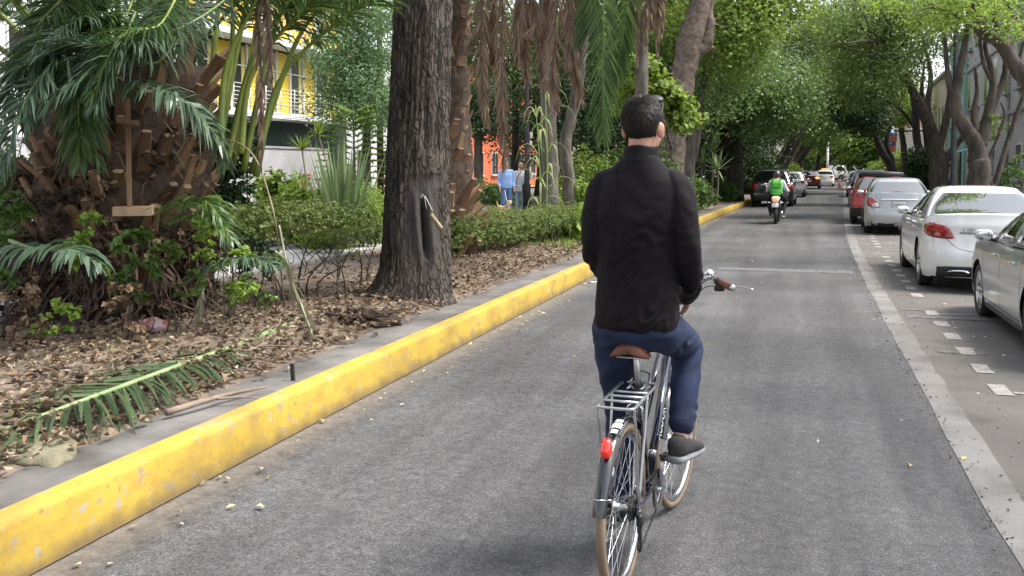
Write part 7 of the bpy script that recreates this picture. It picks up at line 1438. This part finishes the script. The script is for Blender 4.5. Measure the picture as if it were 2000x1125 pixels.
for s in (-1, 1): obj("strap", MB().add(*tube(smooth_path([(s * .11, -.03, .47), (s * .12, .12, .52), (s * .13, .3, .46), (s * .14, .27, .2), (s * .15, .18, .06)], 16), .022, 8, squash=.4)), MATS["dark_green"], bp); obj("side_strap", MB().add(*box((s * .12, -.062, .36), (.025, .02, .10), None, .004)), MATS["dark_green"], bp)

# ------------------------------------------------------------------ two men and a dog on the path
def walker(name, lab, base, rz, s, shirt, trou, hairc, bald=False, arms=None):
    t = thing(name, lab, "person", base, rz); hc = np.array((0, .02, 1.615)) * s
    mb = head_mb(hc, s * 1.0, 0, -.15); J = lambda *q: [np.array(p) * s for p in q]; mb.add(*cap(J((0, 0, 1.40), (0, .01, 1.56)), [.06 * s, .055 * s])); mb.add(*trunk_rings([(z * s, 0, 0, w * s, d * s) for z, w, d in ((.84, .13, .09), (.95, .165, .115), (1.08, .145, .11), (1.25, .165, .115), (1.38, .165, .09), (1.45, .07, .06))]))
    A = arms or {1: [(.18, 0, 1.38), (.23, .0, 1.10), (.22, .14, .88)], -1: [(-.18, 0, 1.38), (-.23, -.02, 1.10), (-.24, .06, .85)]}
    LGS = {1: [(.09, 0, .90), (.10, .06, .50), (.10, .02, .10)], -1: [(-.09, 0, .90), (-.10, .02, .50), (-.11, -.10, .11)]}
    for sd in (1, -1): mb.add(*cap(J(*A[sd]), np.array([.05, .042, .028]) * s)); mb.add(*cap(J(*LGS[sd]), np.array([.08, .058, .04]) * s)); hand(mb, J(A[sd][-1])[0], (0, .3, -1), (-sd * .8, .1, 0), sd, s, .5)
    remesh("body", mb, .010, SKIN2, t, 3); face(t, hc, s, 0, -.15)
    if not bald: hair(t, hc, s, 0, -.15, 1500, .03, hairc, thick=.003)
    mb = MB().add(*trunk_rings([(z * s, 0, 0, w * s, d * s) for z, w, d in ((.86, .175, .125), (.95, .19, .14), (1.1, .18, .14), (1.28, .19, .135), (1.40, .17, .10), (1.47, .075, .07))]));
    for sd in (1, -1): mb.add(*cap(J((sd * .12, 0, 1.40), *A[sd][:2], np.array(A[sd][1]) * .3 + np.array(A[sd][2]) * .7), np.array([.06, .066, .055, .045]) * s))
    remesh("shirt", mb, .011, shirt, t, 3)
    mb = MB().add(*trunk_rings([(z * s, 0, 0, w * s, d * s) for z, w, d in ((.80, .12, .09), (.88, .18, .13), (1.0, .165, .12))]))
    for sd in (1, -1): mb.add(*cap(J(*LGS[sd][:2], np.array(LGS[sd][2]) + (0, 0, .02)), np.array([.10, .08, .072]) * s))
    remesh("trousers", mb, .011, trou, t, 3)
    for sd in (1, -1): shoe(t, np.array(LGS[sd][-1]) * s, (0, 1, 0), s, BLACKP, SOLE)
    return t
def face_cam(p, turn=0): return math.pi + math.atan2(-p[0], p[1]) + turn
W1 = gp(989, 421, MZ + .006); W2 = gp(1017, 419.5, MZ + .006)
walker("person", "man in a blue shirt and jeans walking a small dog on the path", W1, face_cam(W1, .1), 1.0, mat("blue_shirt", (.20, .32, .62), .85, (.26, .39, .70), scale=9, bump=.3), mat("blue_jeans", (.05, .10, .24), .9, (.08, .14, .30), scale=7), mat("grey_hair", (.3, .28, .26), .6))
wm = walker("person", "bald man in a white shirt with a shoulder bag walking beside the man in blue", W2, face_cam(W2, -.15), .97, mat("white_shirt", (.62, .63, .66), .85, (.70, .71, .74), scale=9, bump=.3), mat("light_jeans", (.22, .32, .46), .9, (.28, .39, .52), scale=7), None, bald=True)
hb_ = thing("shoulder_bag", "grey and white striped bag hanging at the bald man's side", "bag", W2 + np.array((.0, -.2, .80)), face_cam(W2, -.15))
obj("bag_body", MB().add(*box((.02, .03, .06), (.30, .12, .24), None, .035)), mat("bag_grey", (.26, .26, .29), .8), hb_)
for z in (0.0, .07, .14): obj("stripe", MB().add(*box((.02, -.034 + .128, z), (.25, .006, .03), None, .002)), mat("bag_white", (.6, .6, .6), .8), hb_)
obj("strap", MB().add(*tube(smooth_path([(.1, .02, .16), (.0, .16, .45), (-.15, .05, .66)], 12), .014, 6, squash=.4)), BLACKP, hb_)
DG = gp(984, 430, MZ + .006); dg = thing("dog", "small tan dog on a lead just behind the hedge", "dog", DG, face_cam(DG, .5))
mb = MB().add(*cap([(0, -.24, .34), (0, -.08, .33), (0, .10, .32), (0, .2, .36)], [.085, .075, .105, .09], 16)).add(*cap([(0, .2, .38), (0, .30, .50)], [.065, .055])).add(*ellipsoid((0, .34, .53), (.06, .075, .058))).add(*cap([(0, .38, .515), (0, .455, .50)], [.034, .024])).add(*cap([(0, -.30, .38), (0, -.40, .46), (0, -.42, .55)], [.02, .015, .008]))
for sx in (-1, 1):
    mb.add(*cap([(sx * .065, .16, .30), (sx * .065, .15, .16), (sx * .065, .17, .04)], [.038, .022, .018], 10)); mb.add(*ellipsoid((sx * .065, .185, .022), (.022, .035, .02)))
    mb.add(*cap([(sx * .065, -.22, .30), (sx * .068, -.15, .20), (sx * .068, -.27, .13), (sx * .068, -.25, .04)], [.055, .034, .020, .018], 10)); mb.add(*ellipsoid((sx * .068, -.23, .022), (.022, .035, .02))); mb.add(*ellipsoid((sx * .055, .31, .56), (.012, .03, .045), 10, 8, rot('Y', sx * .5)))
remesh("body", mb, .008, mat("tan_fur", (.45, .30, .17), .9, (.55, .40, .26), scale=14, bump=.5, bscale=60), dg, 3)
for sx in (-1, 1): obj("eye", MB().add(*ellipsoid((sx * .028, .405, .545), (.008, .008, .008), 8, 6)), EYED, dg)
obj("nose", MB().add(*ellipsoid((0, .478, .503), (.012, .01, .01), 8, 6)), EYED, dg)
h0 = W1 + np.array((.05, -.32, .82)); h1 = DG + np.array(Matrix.Rotation(face_cam(DG, .5), 3, 'Z') @ Vector((0, .26, .45)))
ld = thing("dog_lead", "pale lead running from the blue-shirted man's hand to the dog", "lead", h0); obj("cord", MB().add(*tube(smooth_path([(0, 0, 0), (h1 - h0) * .5 + (0, 0, -.08), h1 - h0], 14), .008, 6)), mat("pale_cord", (.6, .57, .5), .7), ld)
# ------------------------------------------------------------------ buildings, posts, wires
PLG = mat("grey_plaster", (0.36, 0.35, 0.33), 0.9, (0.46, 0.45, 0.43), scale=.9, detail=8, bump=.15)
WGL = mat("window_glass", (0.035, 0.036, 0.036), 0.12, spec=.4); WFR = mat("white_frame", (.62, .62, .60), .6); SILL = mat("concrete_sill", (.28, .27, .26), .9, (.36, .35, .34), scale=5); DRK = mat("dark_opening", (.018, .02, .02), .8)
def facade(name, label, x0, y0, y1, depth, h, m, rows, openings, side, roofm=None, extra=None, cat="building", z0=.15):
    """a block along the street: wall with real openings' frames, panes and sills; side +1 = right of the street"""
    b = rd(x0, y0, z0); rz = heading(x0, (y0 + y1) / 2); t = thing(name, label, cat, b, rz); W = y1 - y0; s = side
    obj("wall", MB().add(*box((s * depth / 2, W / 2, h / 2 - .3), (depth, W, h + .6)), smooth=False), m, t)
    obj("cornice", MB().add(*box((s * (depth / 2) - s * .1, W / 2, h + .12), (depth + .3, W + .2, .22), None, .03), smooth=False), SILL, t)
    for (ya, yb, za, zb_, kind) in openings:
        fr = obj("door" if kind == 'd' else "window", MB().add(*box((-s * .035, (ya + yb) / 2, (za + zb_) / 2), (.09, yb - ya, zb_ - za), None, .008), smooth=False), WFR if kind == 'w' else DRK, t)
        n = max(1, round((yb - ya) / .8)); g = MB()
        for k in range(n):
            a, b2 = ya + .06 + (yb - ya - .06) * k / n, ya + (yb - ya - .06) * (k + 1) / n; g.add(*box((-s * .085, (a + b2) / 2, (za + zb_) / 2), (.012, b2 - a, zb_ - za - .12)), smooth=False)
        obj("pane", g, WGL, fr)
        if kind != 'd': obj("sill", MB().add(*box((-s * .10, (ya + yb) / 2, za - .05), (.2, yb - ya + .2, .09), None, .012), smooth=False), SILL, fr)
        else: obj("lintel", MB().add(*box((-s * .07, (ya + yb) / 2, zb_ + .08), (.14, yb - ya + .2, .14), None, .012), smooth=False), SILL, fr)
    if extra: extra(t, W, h, s)
    return t
def wins(W, zs, step, w, h, o=.9, k='w'): return [(y, y + w, z, z + h, k) for z in zs for y in np.arange(o, W - w - .3, step)]
def pipes(t, W, h, s):
    for y in (5.0, 11.2): obj("downpipe", MB().add(*tube([(-s * .07, y, 0), (-s * .07, y, h)], .05, 10)), SILL, t)
    for z in (4.0, 7.2): obj("string_course", MB().add(*box((-s * .05, W / 2, z), (.10, W, .16), None, .01), smooth=False), SILL, t)
facade("apartment_block", "pale grey plastered apartment block at the far right with tall windows", 7.8, 36, 63, 9, 12.5, PLG, 3, [(4.2, 5.4, 0, 2.3, 'd'), (22.0, 23.4, 0, 2.5, 'd')] + wins(22, (1.1,), 3.6, 1.2, 1.5, 7.6) + wins(27, (4.9, 8.3), 3.4, 1.2, 1.9, 1.0), 1, extra=pipes)
facade("shop_house", "turquoise green house behind the dark lamp post", 7.7, 63.3, 73, 8, 9.5, mat("green_plaster", (.22, .42, .36), .9, (.28, .50, .43), scale=1.2, detail=6), 2, [(1.0, 2.3, 0, 2.5, 'd')] + wins(9.5, (1.0,), 3.5, 1.4, 1.5, 3.6) + wins(9.5, (4.2, 7.0), 3.2, 1.3, 1.6), 1)
facade("shop_house", "cream house beyond the turquoise one", 7.6, 73.3, 87, 8, 8.0, mat("cream_plaster", (.46, .40, .28), .9, (.54, .48, .36), scale=1.2, detail=6), 2, wins(13.5, (1.0, 4.4), 2.6, 1.2, 1.6), 1)
# awning over the shop door
p = rd(7.75, 59.0, 2.45); aw = thing("awning", "turquoise shop awning with a scalloped white edge on the grey facade", "awning", p, heading(7, 59))
obj("canopy", MB().add(*loft(np.array([[(0, y, .42), (-1.35, y, 0), (-1.36, y, -.26), (-1.33, y, -.26), (-1.32, y, -.03), (0, y, .38)] for y in (-1.9, 1.9)])), smooth=False), mat("turquoise_canvas", (.20, .46, .47), .85, (.25, .53, .54), scale=5), aw)
obj("edge", MB().add(*tube([(-1.36, -1.9, .01), (-1.36, 1.9, .01)], .03, 8)), WFR, aw)
# striped end wall with painted stone base
sw = thing("clad_building", "white building end clad in horizontal boards above a painted stone wall", "building", gb(1739, 350, 88, .1), -.09)
mb = MB()
for k in range(11): mb.add(*box((4.2, -.02 - .003 * k, 2.35 + .235 * k), (8.6, .12, .205), rot('X', .16), .006), smooth=False)
obj("cladding", mb, mat("white_board", (.66, .64, .64), .7), sw); obj("wall", MB().add(*box((4.2, 3.1, 2.4), (8.4, 6.0, 4.9)), smooth=False), mat("shadow_gap", (.12, .11, .11), .9), sw)
obj("stone_base", MB().add(*box((4.2, .0, 1.05), (8.7, .16, 2.3), None, .02), smooth=False), mat("painted_stone", (.22, .16, .12), .9, (.42, .31, .27), scale=2.2, detail=7, bump=.6, contrast=(.42, .56)), sw); obj("parapet", MB().add(*box((4.2, 3.0, 5.02), (8.8, 6.4, .16), None, .02), smooth=False), WFR, sw)
facade("house", "low brick-coloured house past the white clad building", 6.2, 98, 126, 8, 7, mat("brick_plaster", (.30, .17, .12), .9, (.36, .22, .16), scale=2), 2, wins(28, (1.0, 4.2), 4, 1.5, 1.6), 1)
# banner on a pale blue post
p = rd(5.2, 60.5, .15); p[:2] = gb(1740, 350, 61, .15)[:2]; p[:2] = gb(1740, 350, 70, .15)[:2]; bn = thing("banner_sign", "orange and blue banner sign fixed to a pale blue post on the pavement", "sign", p, heading(5, 60))
obj("post", MB().add(*tube([(0, 0, 0), (0, 0, 4.5)], [.14, .12], 14)), mat("pale_blue_post", (.22, .36, .48), .6, (.30, .44, .55), scale=4), bn)
ORG, BLU = mat("banner_orange", (.60, .17, .06), .7), mat("banner_blue", (.06, .07, .26), .7)
for z0, z1, m_, n_, xo in ((2.70, 3.12, ORG, "orange_panel", -.15), (3.13, 3.42, BLU, "blue_panel", -.15), (3.43, 3.80, ORG, "orange_panel", .12), (3.81, 4.05, BLU, "blue_panel", .12)):
    o = obj(n_, MB().add(*box((xo, -.16, (z0 + z1) / 2), (.86 if xo < 0 else .46, .04, z1 - z0), None, .006), smooth=False), m_, bn)
    if m_ is BLU: obj("white_mark", MB().add(*box((xo, -.184, (z0 + z1) / 2), (.34 if xo < 0 else .2, .006, .09), None, .002), smooth=False), WFR, o)

# yellow glass-fronted building across the far carriageway
X0 = -23.9
yb_ = thing("yellow_building", "building with yellow panels, white mullions and white balcony rails beyond the palm", "building", rd(X0, 33, 0), 0)
YEL = mat("yellow_panel", (.62, .44, .015), .45, (.72, .52, .025), scale=.8, detail=3); YEO = mat("orange_yellow_panel", (.80, .44, .02), .4, (.88, .54, .03), scale=.7, detail=3)
W = 14.0
obj("wall", MB().add(*box((-5.2, W / 2, 7.8), (10, W, 16)), smooth=False), mat("dark_core", (.10, .09, .08), .9), yb_)
obj("base_wall", MB().add(*box((-.14, W / 2, 1.95), (.1, W, 3.9)), smooth=False), mat("dark_green_shutter", (.02, .045, .04), .6, (.03, .06, .052), scale=3), yb_)
nb = 11; bw_ = W / nb
for f, (z0, z1) in enumerate(((4.25, 7.15), (7.55, 10.4), (10.8, 13.7))):
    obj("floor_slab", MB().add(*box((.45, W / 2, z0 - .18), (1.3, W + .2, .30), None, .02), smooth=False), WFR, yb_)
    for k in range(nb):
        y0 = k * bw_; dark = (k % 2 == 1) if f < 1 else (k % 4 == 1)
        o = obj("window" if dark else "panel", MB().add(*box((.0, y0 + bw_ / 2, (z0 + z1) / 2), (.1, bw_ - .09, z1 - z0 - .05)), smooth=False), WGL if dark else (YEL if f == 0 else YEO), yb_)
        if dark and f < 2: obj("curtain", MB().add(*box((.06, y0 + bw_ * .8, (z0 + z1) / 2), (.02, bw_ * .22, z1 - z0 - .2)), smooth=False), mat("yellow_curtain", (.55, .47, .15), .8), o)
    mb = MB()
    for k in range(nb + 1): mb.add(*box((.08, k * bw_, (z0 + z1) / 2), (.12, .09, z1 - z0)), smooth=False)
    mb.add(*box((.085, W / 2, z0 + 1.95), (.08, W, .05)), smooth=False); obj("mullions", mb, WFR, yb_)
    mb = MB()
    for j in range(6): mb.add(*tube([(1.02, 0, z0 + .18 + .17 * j), (1.02, W, z0 + .18 + .17 * j)], .017, 6))
    for k in range(0, nb + 1): mb.add(*tube([(1.02, k * bw_, z0 - .02), (1.02, k * bw_, z0 + 1.08)], .028, 6))
    obj("balcony_rail", mb, WFR, yb_)
obj("roof_edge", MB().add(*box((-4.6, W / 2, 14.0), (10.6, W + .3, .4), None, .03), smooth=False), WFR, yb_)
facade("white_building", "plain white building seen beside the utility pole", -24.2, 47.5, 58.5, 9, 8, mat("white_plaster", (.46, .46, .46), .9, (.53, .53, .53), scale=1), 2, wins(11, (1.1, 4.6), 3, 1.3, 1.5), -1)
facade("red_building", "orange-red building glimpsed behind the booted palm", -24.4, 60, 82, 9, 9, mat("orange_red_plaster", (.50, .10, .04), .9, (.58, .14, .06), scale=1), 2, wins(22, (1.0, 4.3), 3.2, 1.4, 1.7), -1)
facade("beige_building", "beige building far behind the median trees", -24.6, 84, 140, 9, 9, mat("beige_plaster", (.40, .36, .30), .9, (.46, .42, .36), scale=1), 2, wins(54, (1.0, 4.3), 4, 1.4, 1.7), -1)
facade("white_house", "white house behind the left-hand palm", -24.0, 0, 31.5, 9, 8, mat("bright_plaster", (.74, .74, .74), .9, (.80, .80, .80), scale=1), 2, wins(31, (1.0, 4.5), 4, 1.3, 1.6), -1)
b = rd(-22.6, 17, .16); bw2 = thing("boundary_wall", "pale grey boundary wall below the yellow building", "wall", b, 0); obj("wall", MB().add(*box((0, 13.5, 1.2), (.25, 27, 2.5), None, .01), smooth=False), mat("pale_wall", (.40, .39, .40), .9, (.47, .46, .47), scale=1.2), bw2); obj("coping", MB().add(*box((0, 13.5, 2.49), (.34, 27.1, .1), None, .01), smooth=False), SILL, bw2)
# utility pole and its wires
up0 = gb(743, 340, 46, .1); up = thing("utility_pole", "brown utility pole with crossarm hardware between the garden tree and the dark trunk", "utility pole", up0)
obj("pole", MB().add(*tube([(0, 0, 0), (0, 0, 9.5)], [.17, .12], 14)), BK_BROWN, up)
for z in (4.6, 6.4, 8.8): obj("crossarm", MB().add(*box((0, 0, z), (.1, 1.7, .12), None, .01), smooth=False), BK_GREY, up)
obj("transformer", MB().add(*lathe([(0, -.35), (.22, -.35), (.24, -.3), (.24, .3), (.2, .36), (0, .38)], 20, 'Z', (.32, 0, 4.2))), mat("grey_can", (.3, .3, .3), .6), up)
WIRE = mat("wire", (.25, .26, .26), .6)
def wire(lab, a, b, sag, r=.014):
    a, b = np.asarray(a, float), np.asarray(b, float); m_ = (a + b) / 2 - (0, 0, sag); p = smooth_path([a, a * .75 + b * .25 - (0, 0, sag * .75), m_, a * .25 + b * .75 - (0, 0, sag * .75), b], 26)
    t = thing("wire", lab, "wire", a, 0, "overhead wires on the left"); obj("strand", MB().add(*tube(p - a, r, 5, caps=False)), WIRE, t)
pt = lambda z: up0 + (0, 0, z)
for k, (x, y, d, z, sag) in enumerate(((470, 205, 40, 4.6, .2), (470, 222, 40, 4.6, .15), (480, 232, 41, 4.7, .35), (440, 240, 39, 4.5, .1), (520, 200, 44, 4.4, .25), (540, 180, 46, 6.4, .15))): wire(("highest", "second highest", "third", "lowest", "short slanting", "steep")[k] + " wire crossing in front of the yellow building's balcony", at(x, y, d), pt(z), sag)
for k, (x, y, d, z, sag, lab) in enumerate(((1320, 118, 46, 8.8, .5, "high wire running from the utility pole to the trees behind the rider"), (1320, 138, 46, 6.4, .5, "lower wire running from the utility pole to the trees behind the rider"), (1610, 85, 60, 8.9, .6, "long wire crossing to the crowns over the lane"))): wire(lab, pt(z), at(x, y, d), sag, .012)
# lamp posts
POST = mat("dark_post", (.010, .011, .013), .75, (.018, .02, .022), scale=4, spec=.12)
def lamp(label, base, h, arm, r, rz):
    t = thing("street_lamp", label, "street lamp", base, rz); obj("post", MB().add(*tube([(0, 0, 0), (0, 0, 1.0), (0, 0, 1.01), (0, 0, h)], [r * 1.5, r * 1.45, r, r * .62], 16)), POST, t)
    obj("arm", MB().add(*tube(smooth_path([(0, 0, h - .05), (arm * .3, 0, h + .35), (arm, 0, h + .4)], 10), r * .4, 8)), POST, t); hd_ = obj("lamp_head", MB().add(*loft(np.array([[(arm - .1 + .7 * u, s_ * w, h + .4 + dz) for s_, dz in ((-1, -.04), (-.7, .06), (.7, .06), (1, -.04))] for u, w in ((0, .05), (.2, .14), (.8, .15), (1, .05))]))), POST, t); obj("lens", MB().add(*box((arm + .28, 0, h + .352), (.42, .2, .02), None, .006)), mat("lamp_lens", (.5, .5, .48), .3), hd_)
    obj("base_plate", MB().add(*lathe([(0, 0), (r * 2.6, 0), (r * 2.6, .05), (r * 1.5, .09)], 20)), POST, t); return t
l1 = lamp("dark grey lamp post on the path beside the bald man", gb(1029, 400, 31), 6.6, .9, .085, 2.6)
for z, s_ in ((2.55, .16), (2.3, .12), (1.25, .2)): obj("junction_box", MB().add(*box((-.02, -.11, z), (s_, .10, s_ * 1.2), None, .01)), mat("pale_box", (.5, .5, .5), .6), l1)
lamp("dark lamp post on the right pavement among the pollarded trees", gb(1861, 372, 31.5, .15), 8.2, 1.4, .10, math.pi)
b = gb(1616, 338, 112, .1); t = thing("white_post", "slim white post standing far off at the lane's left edge", "post", b); obj("post", MB().add(*tube([(0, 0, 0), (0, 0, 4.0)], [.15, .12], 12)), WFR, t); obj("cap", MB().add(*lathe([(0, .3), (.18, .15), (.22, 0), (.18, -.12), (0, -.15)], 14, 'Z', (0, 0, 4.2))), WFR, t)
b = gp(1640, 368.5); t = thing("traffic_cone", "faded pink-orange traffic cone beside the maroon parked car", "traffic cone", b); obj("cone", MB().add(*lathe([(.0, .78), (.035, .78), (.15, .05), (.15, .04)], 20)), mat("faded_orange", (.55, .22, .16), .7), t); obj("foot", MB().add(*box((0, 0, .025), (.42, .42, .05), None, .01)), MATS["faded_orange"], t)
b = rd(4.0, 168, 0); t = thing("footbridge", "dark footbridge crossing the street at its far end", "bridge", b, heading(0, 168)); obj("deck", MB().add(*box((0, 0, 5.1), (15, 2.2, .9), None, .05), smooth=False), mat("bridge_grey", (.10, .11, .12), .8), t)
for sx in (-7, 7): obj("leg", MB().add(*box((sx, 0, 2.2), (.6, .8, 5.0), None, .05), smooth=False), MATS["bridge_grey"], t)
obj("rail", MB().add(*box((0, -1.1, 6.0), (15, .06, .08)), smooth=False).add(*box((0, -1.1, 5.75), (15, .06, .05)), smooth=False), MATS["bridge_grey"], t)
# ------------------------------------------------------------------ small things at the foot of the palm and along the kerb
WOOD = mat("raw_wood", (.30, .20, .115), .75, (.42, .30, .19), scale=7, detail=8, stretch=(1, 1, .25), bump=.2); WOODD = mat("brown_wood", (.16, .095, .055), .8, (.24, .155, .095), scale=8, stretch=(1, 1, .25), bump=.3)
D = 9.0
fb = thing("bird_feeder", "small wooden cross and tray fixed to the palm trunk as a bird feeder", "bird feeder", at(252, 412, D), YAW + .30)
hgt = at(252, 195, D)[2] - at(252, 412, D)[2]
obj("post", MB().add(*box((0, .06, hgt / 2 + .02), (.044, .035, hgt), None, .004), smooth=False), WOODD, fb); obj("crossbar", MB().add(*box((0.0, .03, hgt * .80), (.20, .03, .045), rot('Y', .12), .004), smooth=False), WOODD, fb)
mb = MB();
for q in (((0.04, -.15, 0), (.34, .016, .08)), ((.04, .12, 0), (.34, .016, .08)), ((-.125, -.015, 0), (.016, .25, .08)), ((.205, -.015, 0), (.016, .25, .08)), ((.04, -.015, -.03), (.32, .25, .015))): mb.add(*box(*q, None, .002), smooth=False)
obj("tray", mb, WOOD, fb)
# plastic bag
b = gp(292, 648, .31); t = thing("plastic_bag", "crumpled pink and clear plastic bag on the dead leaves", "plastic bag", b, .4)
V, q = ellipsoid((0, 0, .05), (.15, .09, .06), 30, 20); V = V + (np.stack([vnoise(V * 40, s) for s in (1, 2, 3)], 1) * .022); V[:, 2] = np.maximum(V[:, 2], .005); PB = mat("pink_plastic", (.50, .20, .17), .25, (.62, .48, .50), scale=9, spec=.6, trans=.35, contrast=(.42, .58)); obj("bag", MB().add(V, q), PB, t)
# flat pale rock
b = gp(75, 882, .27); t = thing("rock", "flat mossy pale rock at the lower left by the kerb", "rock", b); V, q = ellipsoid((0, 0, 0), (.34, .17, .07), 40, 24); V = V * (1 + .16 * vnoise(V * 9, 6)[:, None] + .06 * vnoise(V * 26, 7)[:, None]); V[:, 2] = np.minimum(V[:, 2], .045 + .02 * vnoise(V * 12, 8)); Vr = V @ rot('Z', -.5).T; obj("stone", MB().add(Vr, q), mat("mossy_stone", (.09, .085, .05), .95, (.20, .185, .12), scale=9, detail=9, bump=.6), t)
# stake, stick, stumps
b = gp(572, 745, .26); t = thing("stake", "short dark metal stake sticking up behind the kerb", "stake", b); obj("rod", MB().add(*box((0, 0, .055), (.03, .02, .15), rot('Y', -.06), .003), smooth=False), mat("rusty_dark", (.03, .028, .026), .8), t)
a, c = gp(325, 812, .29), gp(520, 762, .29); t = thing("branch", "fallen bare branch lying between the frond and the kerb", "branch", a); r_ = c - a
mb = MB().add(*tube(smooth_path([(0, 0, .02), r_ * .3 + (.02, .03, .035), r_ * .65 + (-.02, 0, .03), r_ + (0, 0, .02)], 20), rads([.022, .018, .014, .006], 20), 9, wob=.06)).add(*tube(smooth_path([r_ * .45 + (0, 0, .03), r_ * .62 + (.10, -.05, .03), r_ * .78 + (.16, -.12, .02)], 8), rads([.010, .007, .004], 8), 6)); obj("wood", mb, mat("bare_wood", (.16, .12, .09), .9, (.25, .2, .155), scale=9, bump=.4), t)
b = gp(690, 622, .31); t = thing("rotten_stump", "dark broken stump with ragged edges left of the big trunk", "stump", b); a = np.linspace(0, 2 * np.pi, 40, endpoint=False); R = []
for k, (z, r) in enumerate(((-.05, .32), (.0, .30), (.035, .26), (.05, .22), (.0, .17), (-.05, .12))): R.append(np.stack([np.cos(a) * r * (1 + .18 * np.sin(3 * a + 1) + .1 * rng.standard_normal(40)) * 1.25, np.sin(a) * r * (1 + .1 * rng.standard_normal(40)), z + (.02 * rng.standard_normal(40) + .02 * np.sin(2 * a) if k in (2, 3) else 0) + 0 * a], -1))
sp_ = MB().add(*loft(np.array(R)))
for k in range(60):
    a_ = rng.uniform(0, 6.28); q0 = np.array((math.cos(a_) * .26, math.sin(a_) * .21, .05)); e_ = q0 + np.array((math.cos(a_) * .1 + rng.normal(0, .07), math.sin(a_) * .1 + rng.normal(0, .07), rng.uniform(-.05, .05))); sp_.add(*tube([q0, (q0 + e_) / 2, e_], [.022, .015, .004], 5), 0, False)
obj("wood", sp_, mat("rotten_wood", (.018, .012, .008), .95, (.075, .047, .03), scale=14, bump=.9), t)
b = gp(640, 590, .31); t = thing("leaf_heap", "small grey heap of soil and dead leaves by the rotten stump", "heap", b); V, q = ellipsoid((0, 0, 0), (.22, .15, .045), 26, 16); V *= 1 + .15 * vnoise(V * 14, 3)[:, None]; obj("soil", MB().add(V, q), SOIL, t)
# pale dead frond hanging down to the ground, and dead rags
t0 = at(545, 440, 9.3); p = [t0, at(562, 520, 9.2), at(590, 600, 9.1), gp(618, 672, .30)]; t = thing("dead_frond", "long pale dried frond drooping to the ground right of the palm", "palm frond", p[-1])
q_ = [x - p[-1] for x in p]; obj("blade", frond(q_[::1], .30, n=30, start=.25, ang=(14, 8), lift=.02, droop=.2, w=.011, rr=(.012, .008), face=(-.3, -1, 0), seed=900), [mat("straw", (.30, .30, .20), .8, (.22, .22, .14), scale=5), mat("straw_leaf", (.32, .30, .2), .8, isl=[(.22, .22, .14), (.36, .34, .24), (.28, .25, .16)], trans=.15)], t)
p = [at(398, 560, 8.9), at(392, 590, 8.8), at(386, 640, 8.7), gp(384, 668, .3)]; t = thing("dead_frond", "grey-green withered frond tip hanging at the palm's foot", "palm frond", p[-1]); obj("blade", frond([x - p[-1] for x in p], .22, n=24, start=.1, ang=(24, 12), lift=.02, droop=.3, w=.010, rr=(.010, .004), face=(-.3, -1, 0), seed=901), [MATS["straw"], MATS["straw_leaf"]], t)
p = [at(438, 272, 9.4), at(470, 282, 9.3), at(500, 312, 9.25), at(525, 380, 9.2), at(540, 450, 9.2), gp(556, 600, .28)]; t = thing("vine", "thin arching tan vine between the palm and the leggy shrubs", "vine", p[-1]); obj("stem", MB().add(*tube(smooth_path([x - p[-1] for x in p], 40), .008, 6)), MATS["tan_stem"], t)
for k in range(7):
    x = rng.uniform(20, 520); y = rng.uniform(640, 740); p = gp(x, y, .3); L = rng.uniform(.25, .6); a = rng.uniform(0, 3.1); d_ = np.array((math.cos(a), math.sin(a), .05)) * L
    t = thing("twig", "thin dry twig lying in the leaf litter", "twig", p, 0, "dry twigs in the leaf litter"); obj("wood", MB().add(*tube(smooth_path([(0, 0, .03), d_ * .5 + rng.normal(0, .02, 3) + (0, 0, .03), d_ + (0, 0, .03)], 8), rads([.009, .007, .003], 8), 6)), MATS["bare_wood"], t)
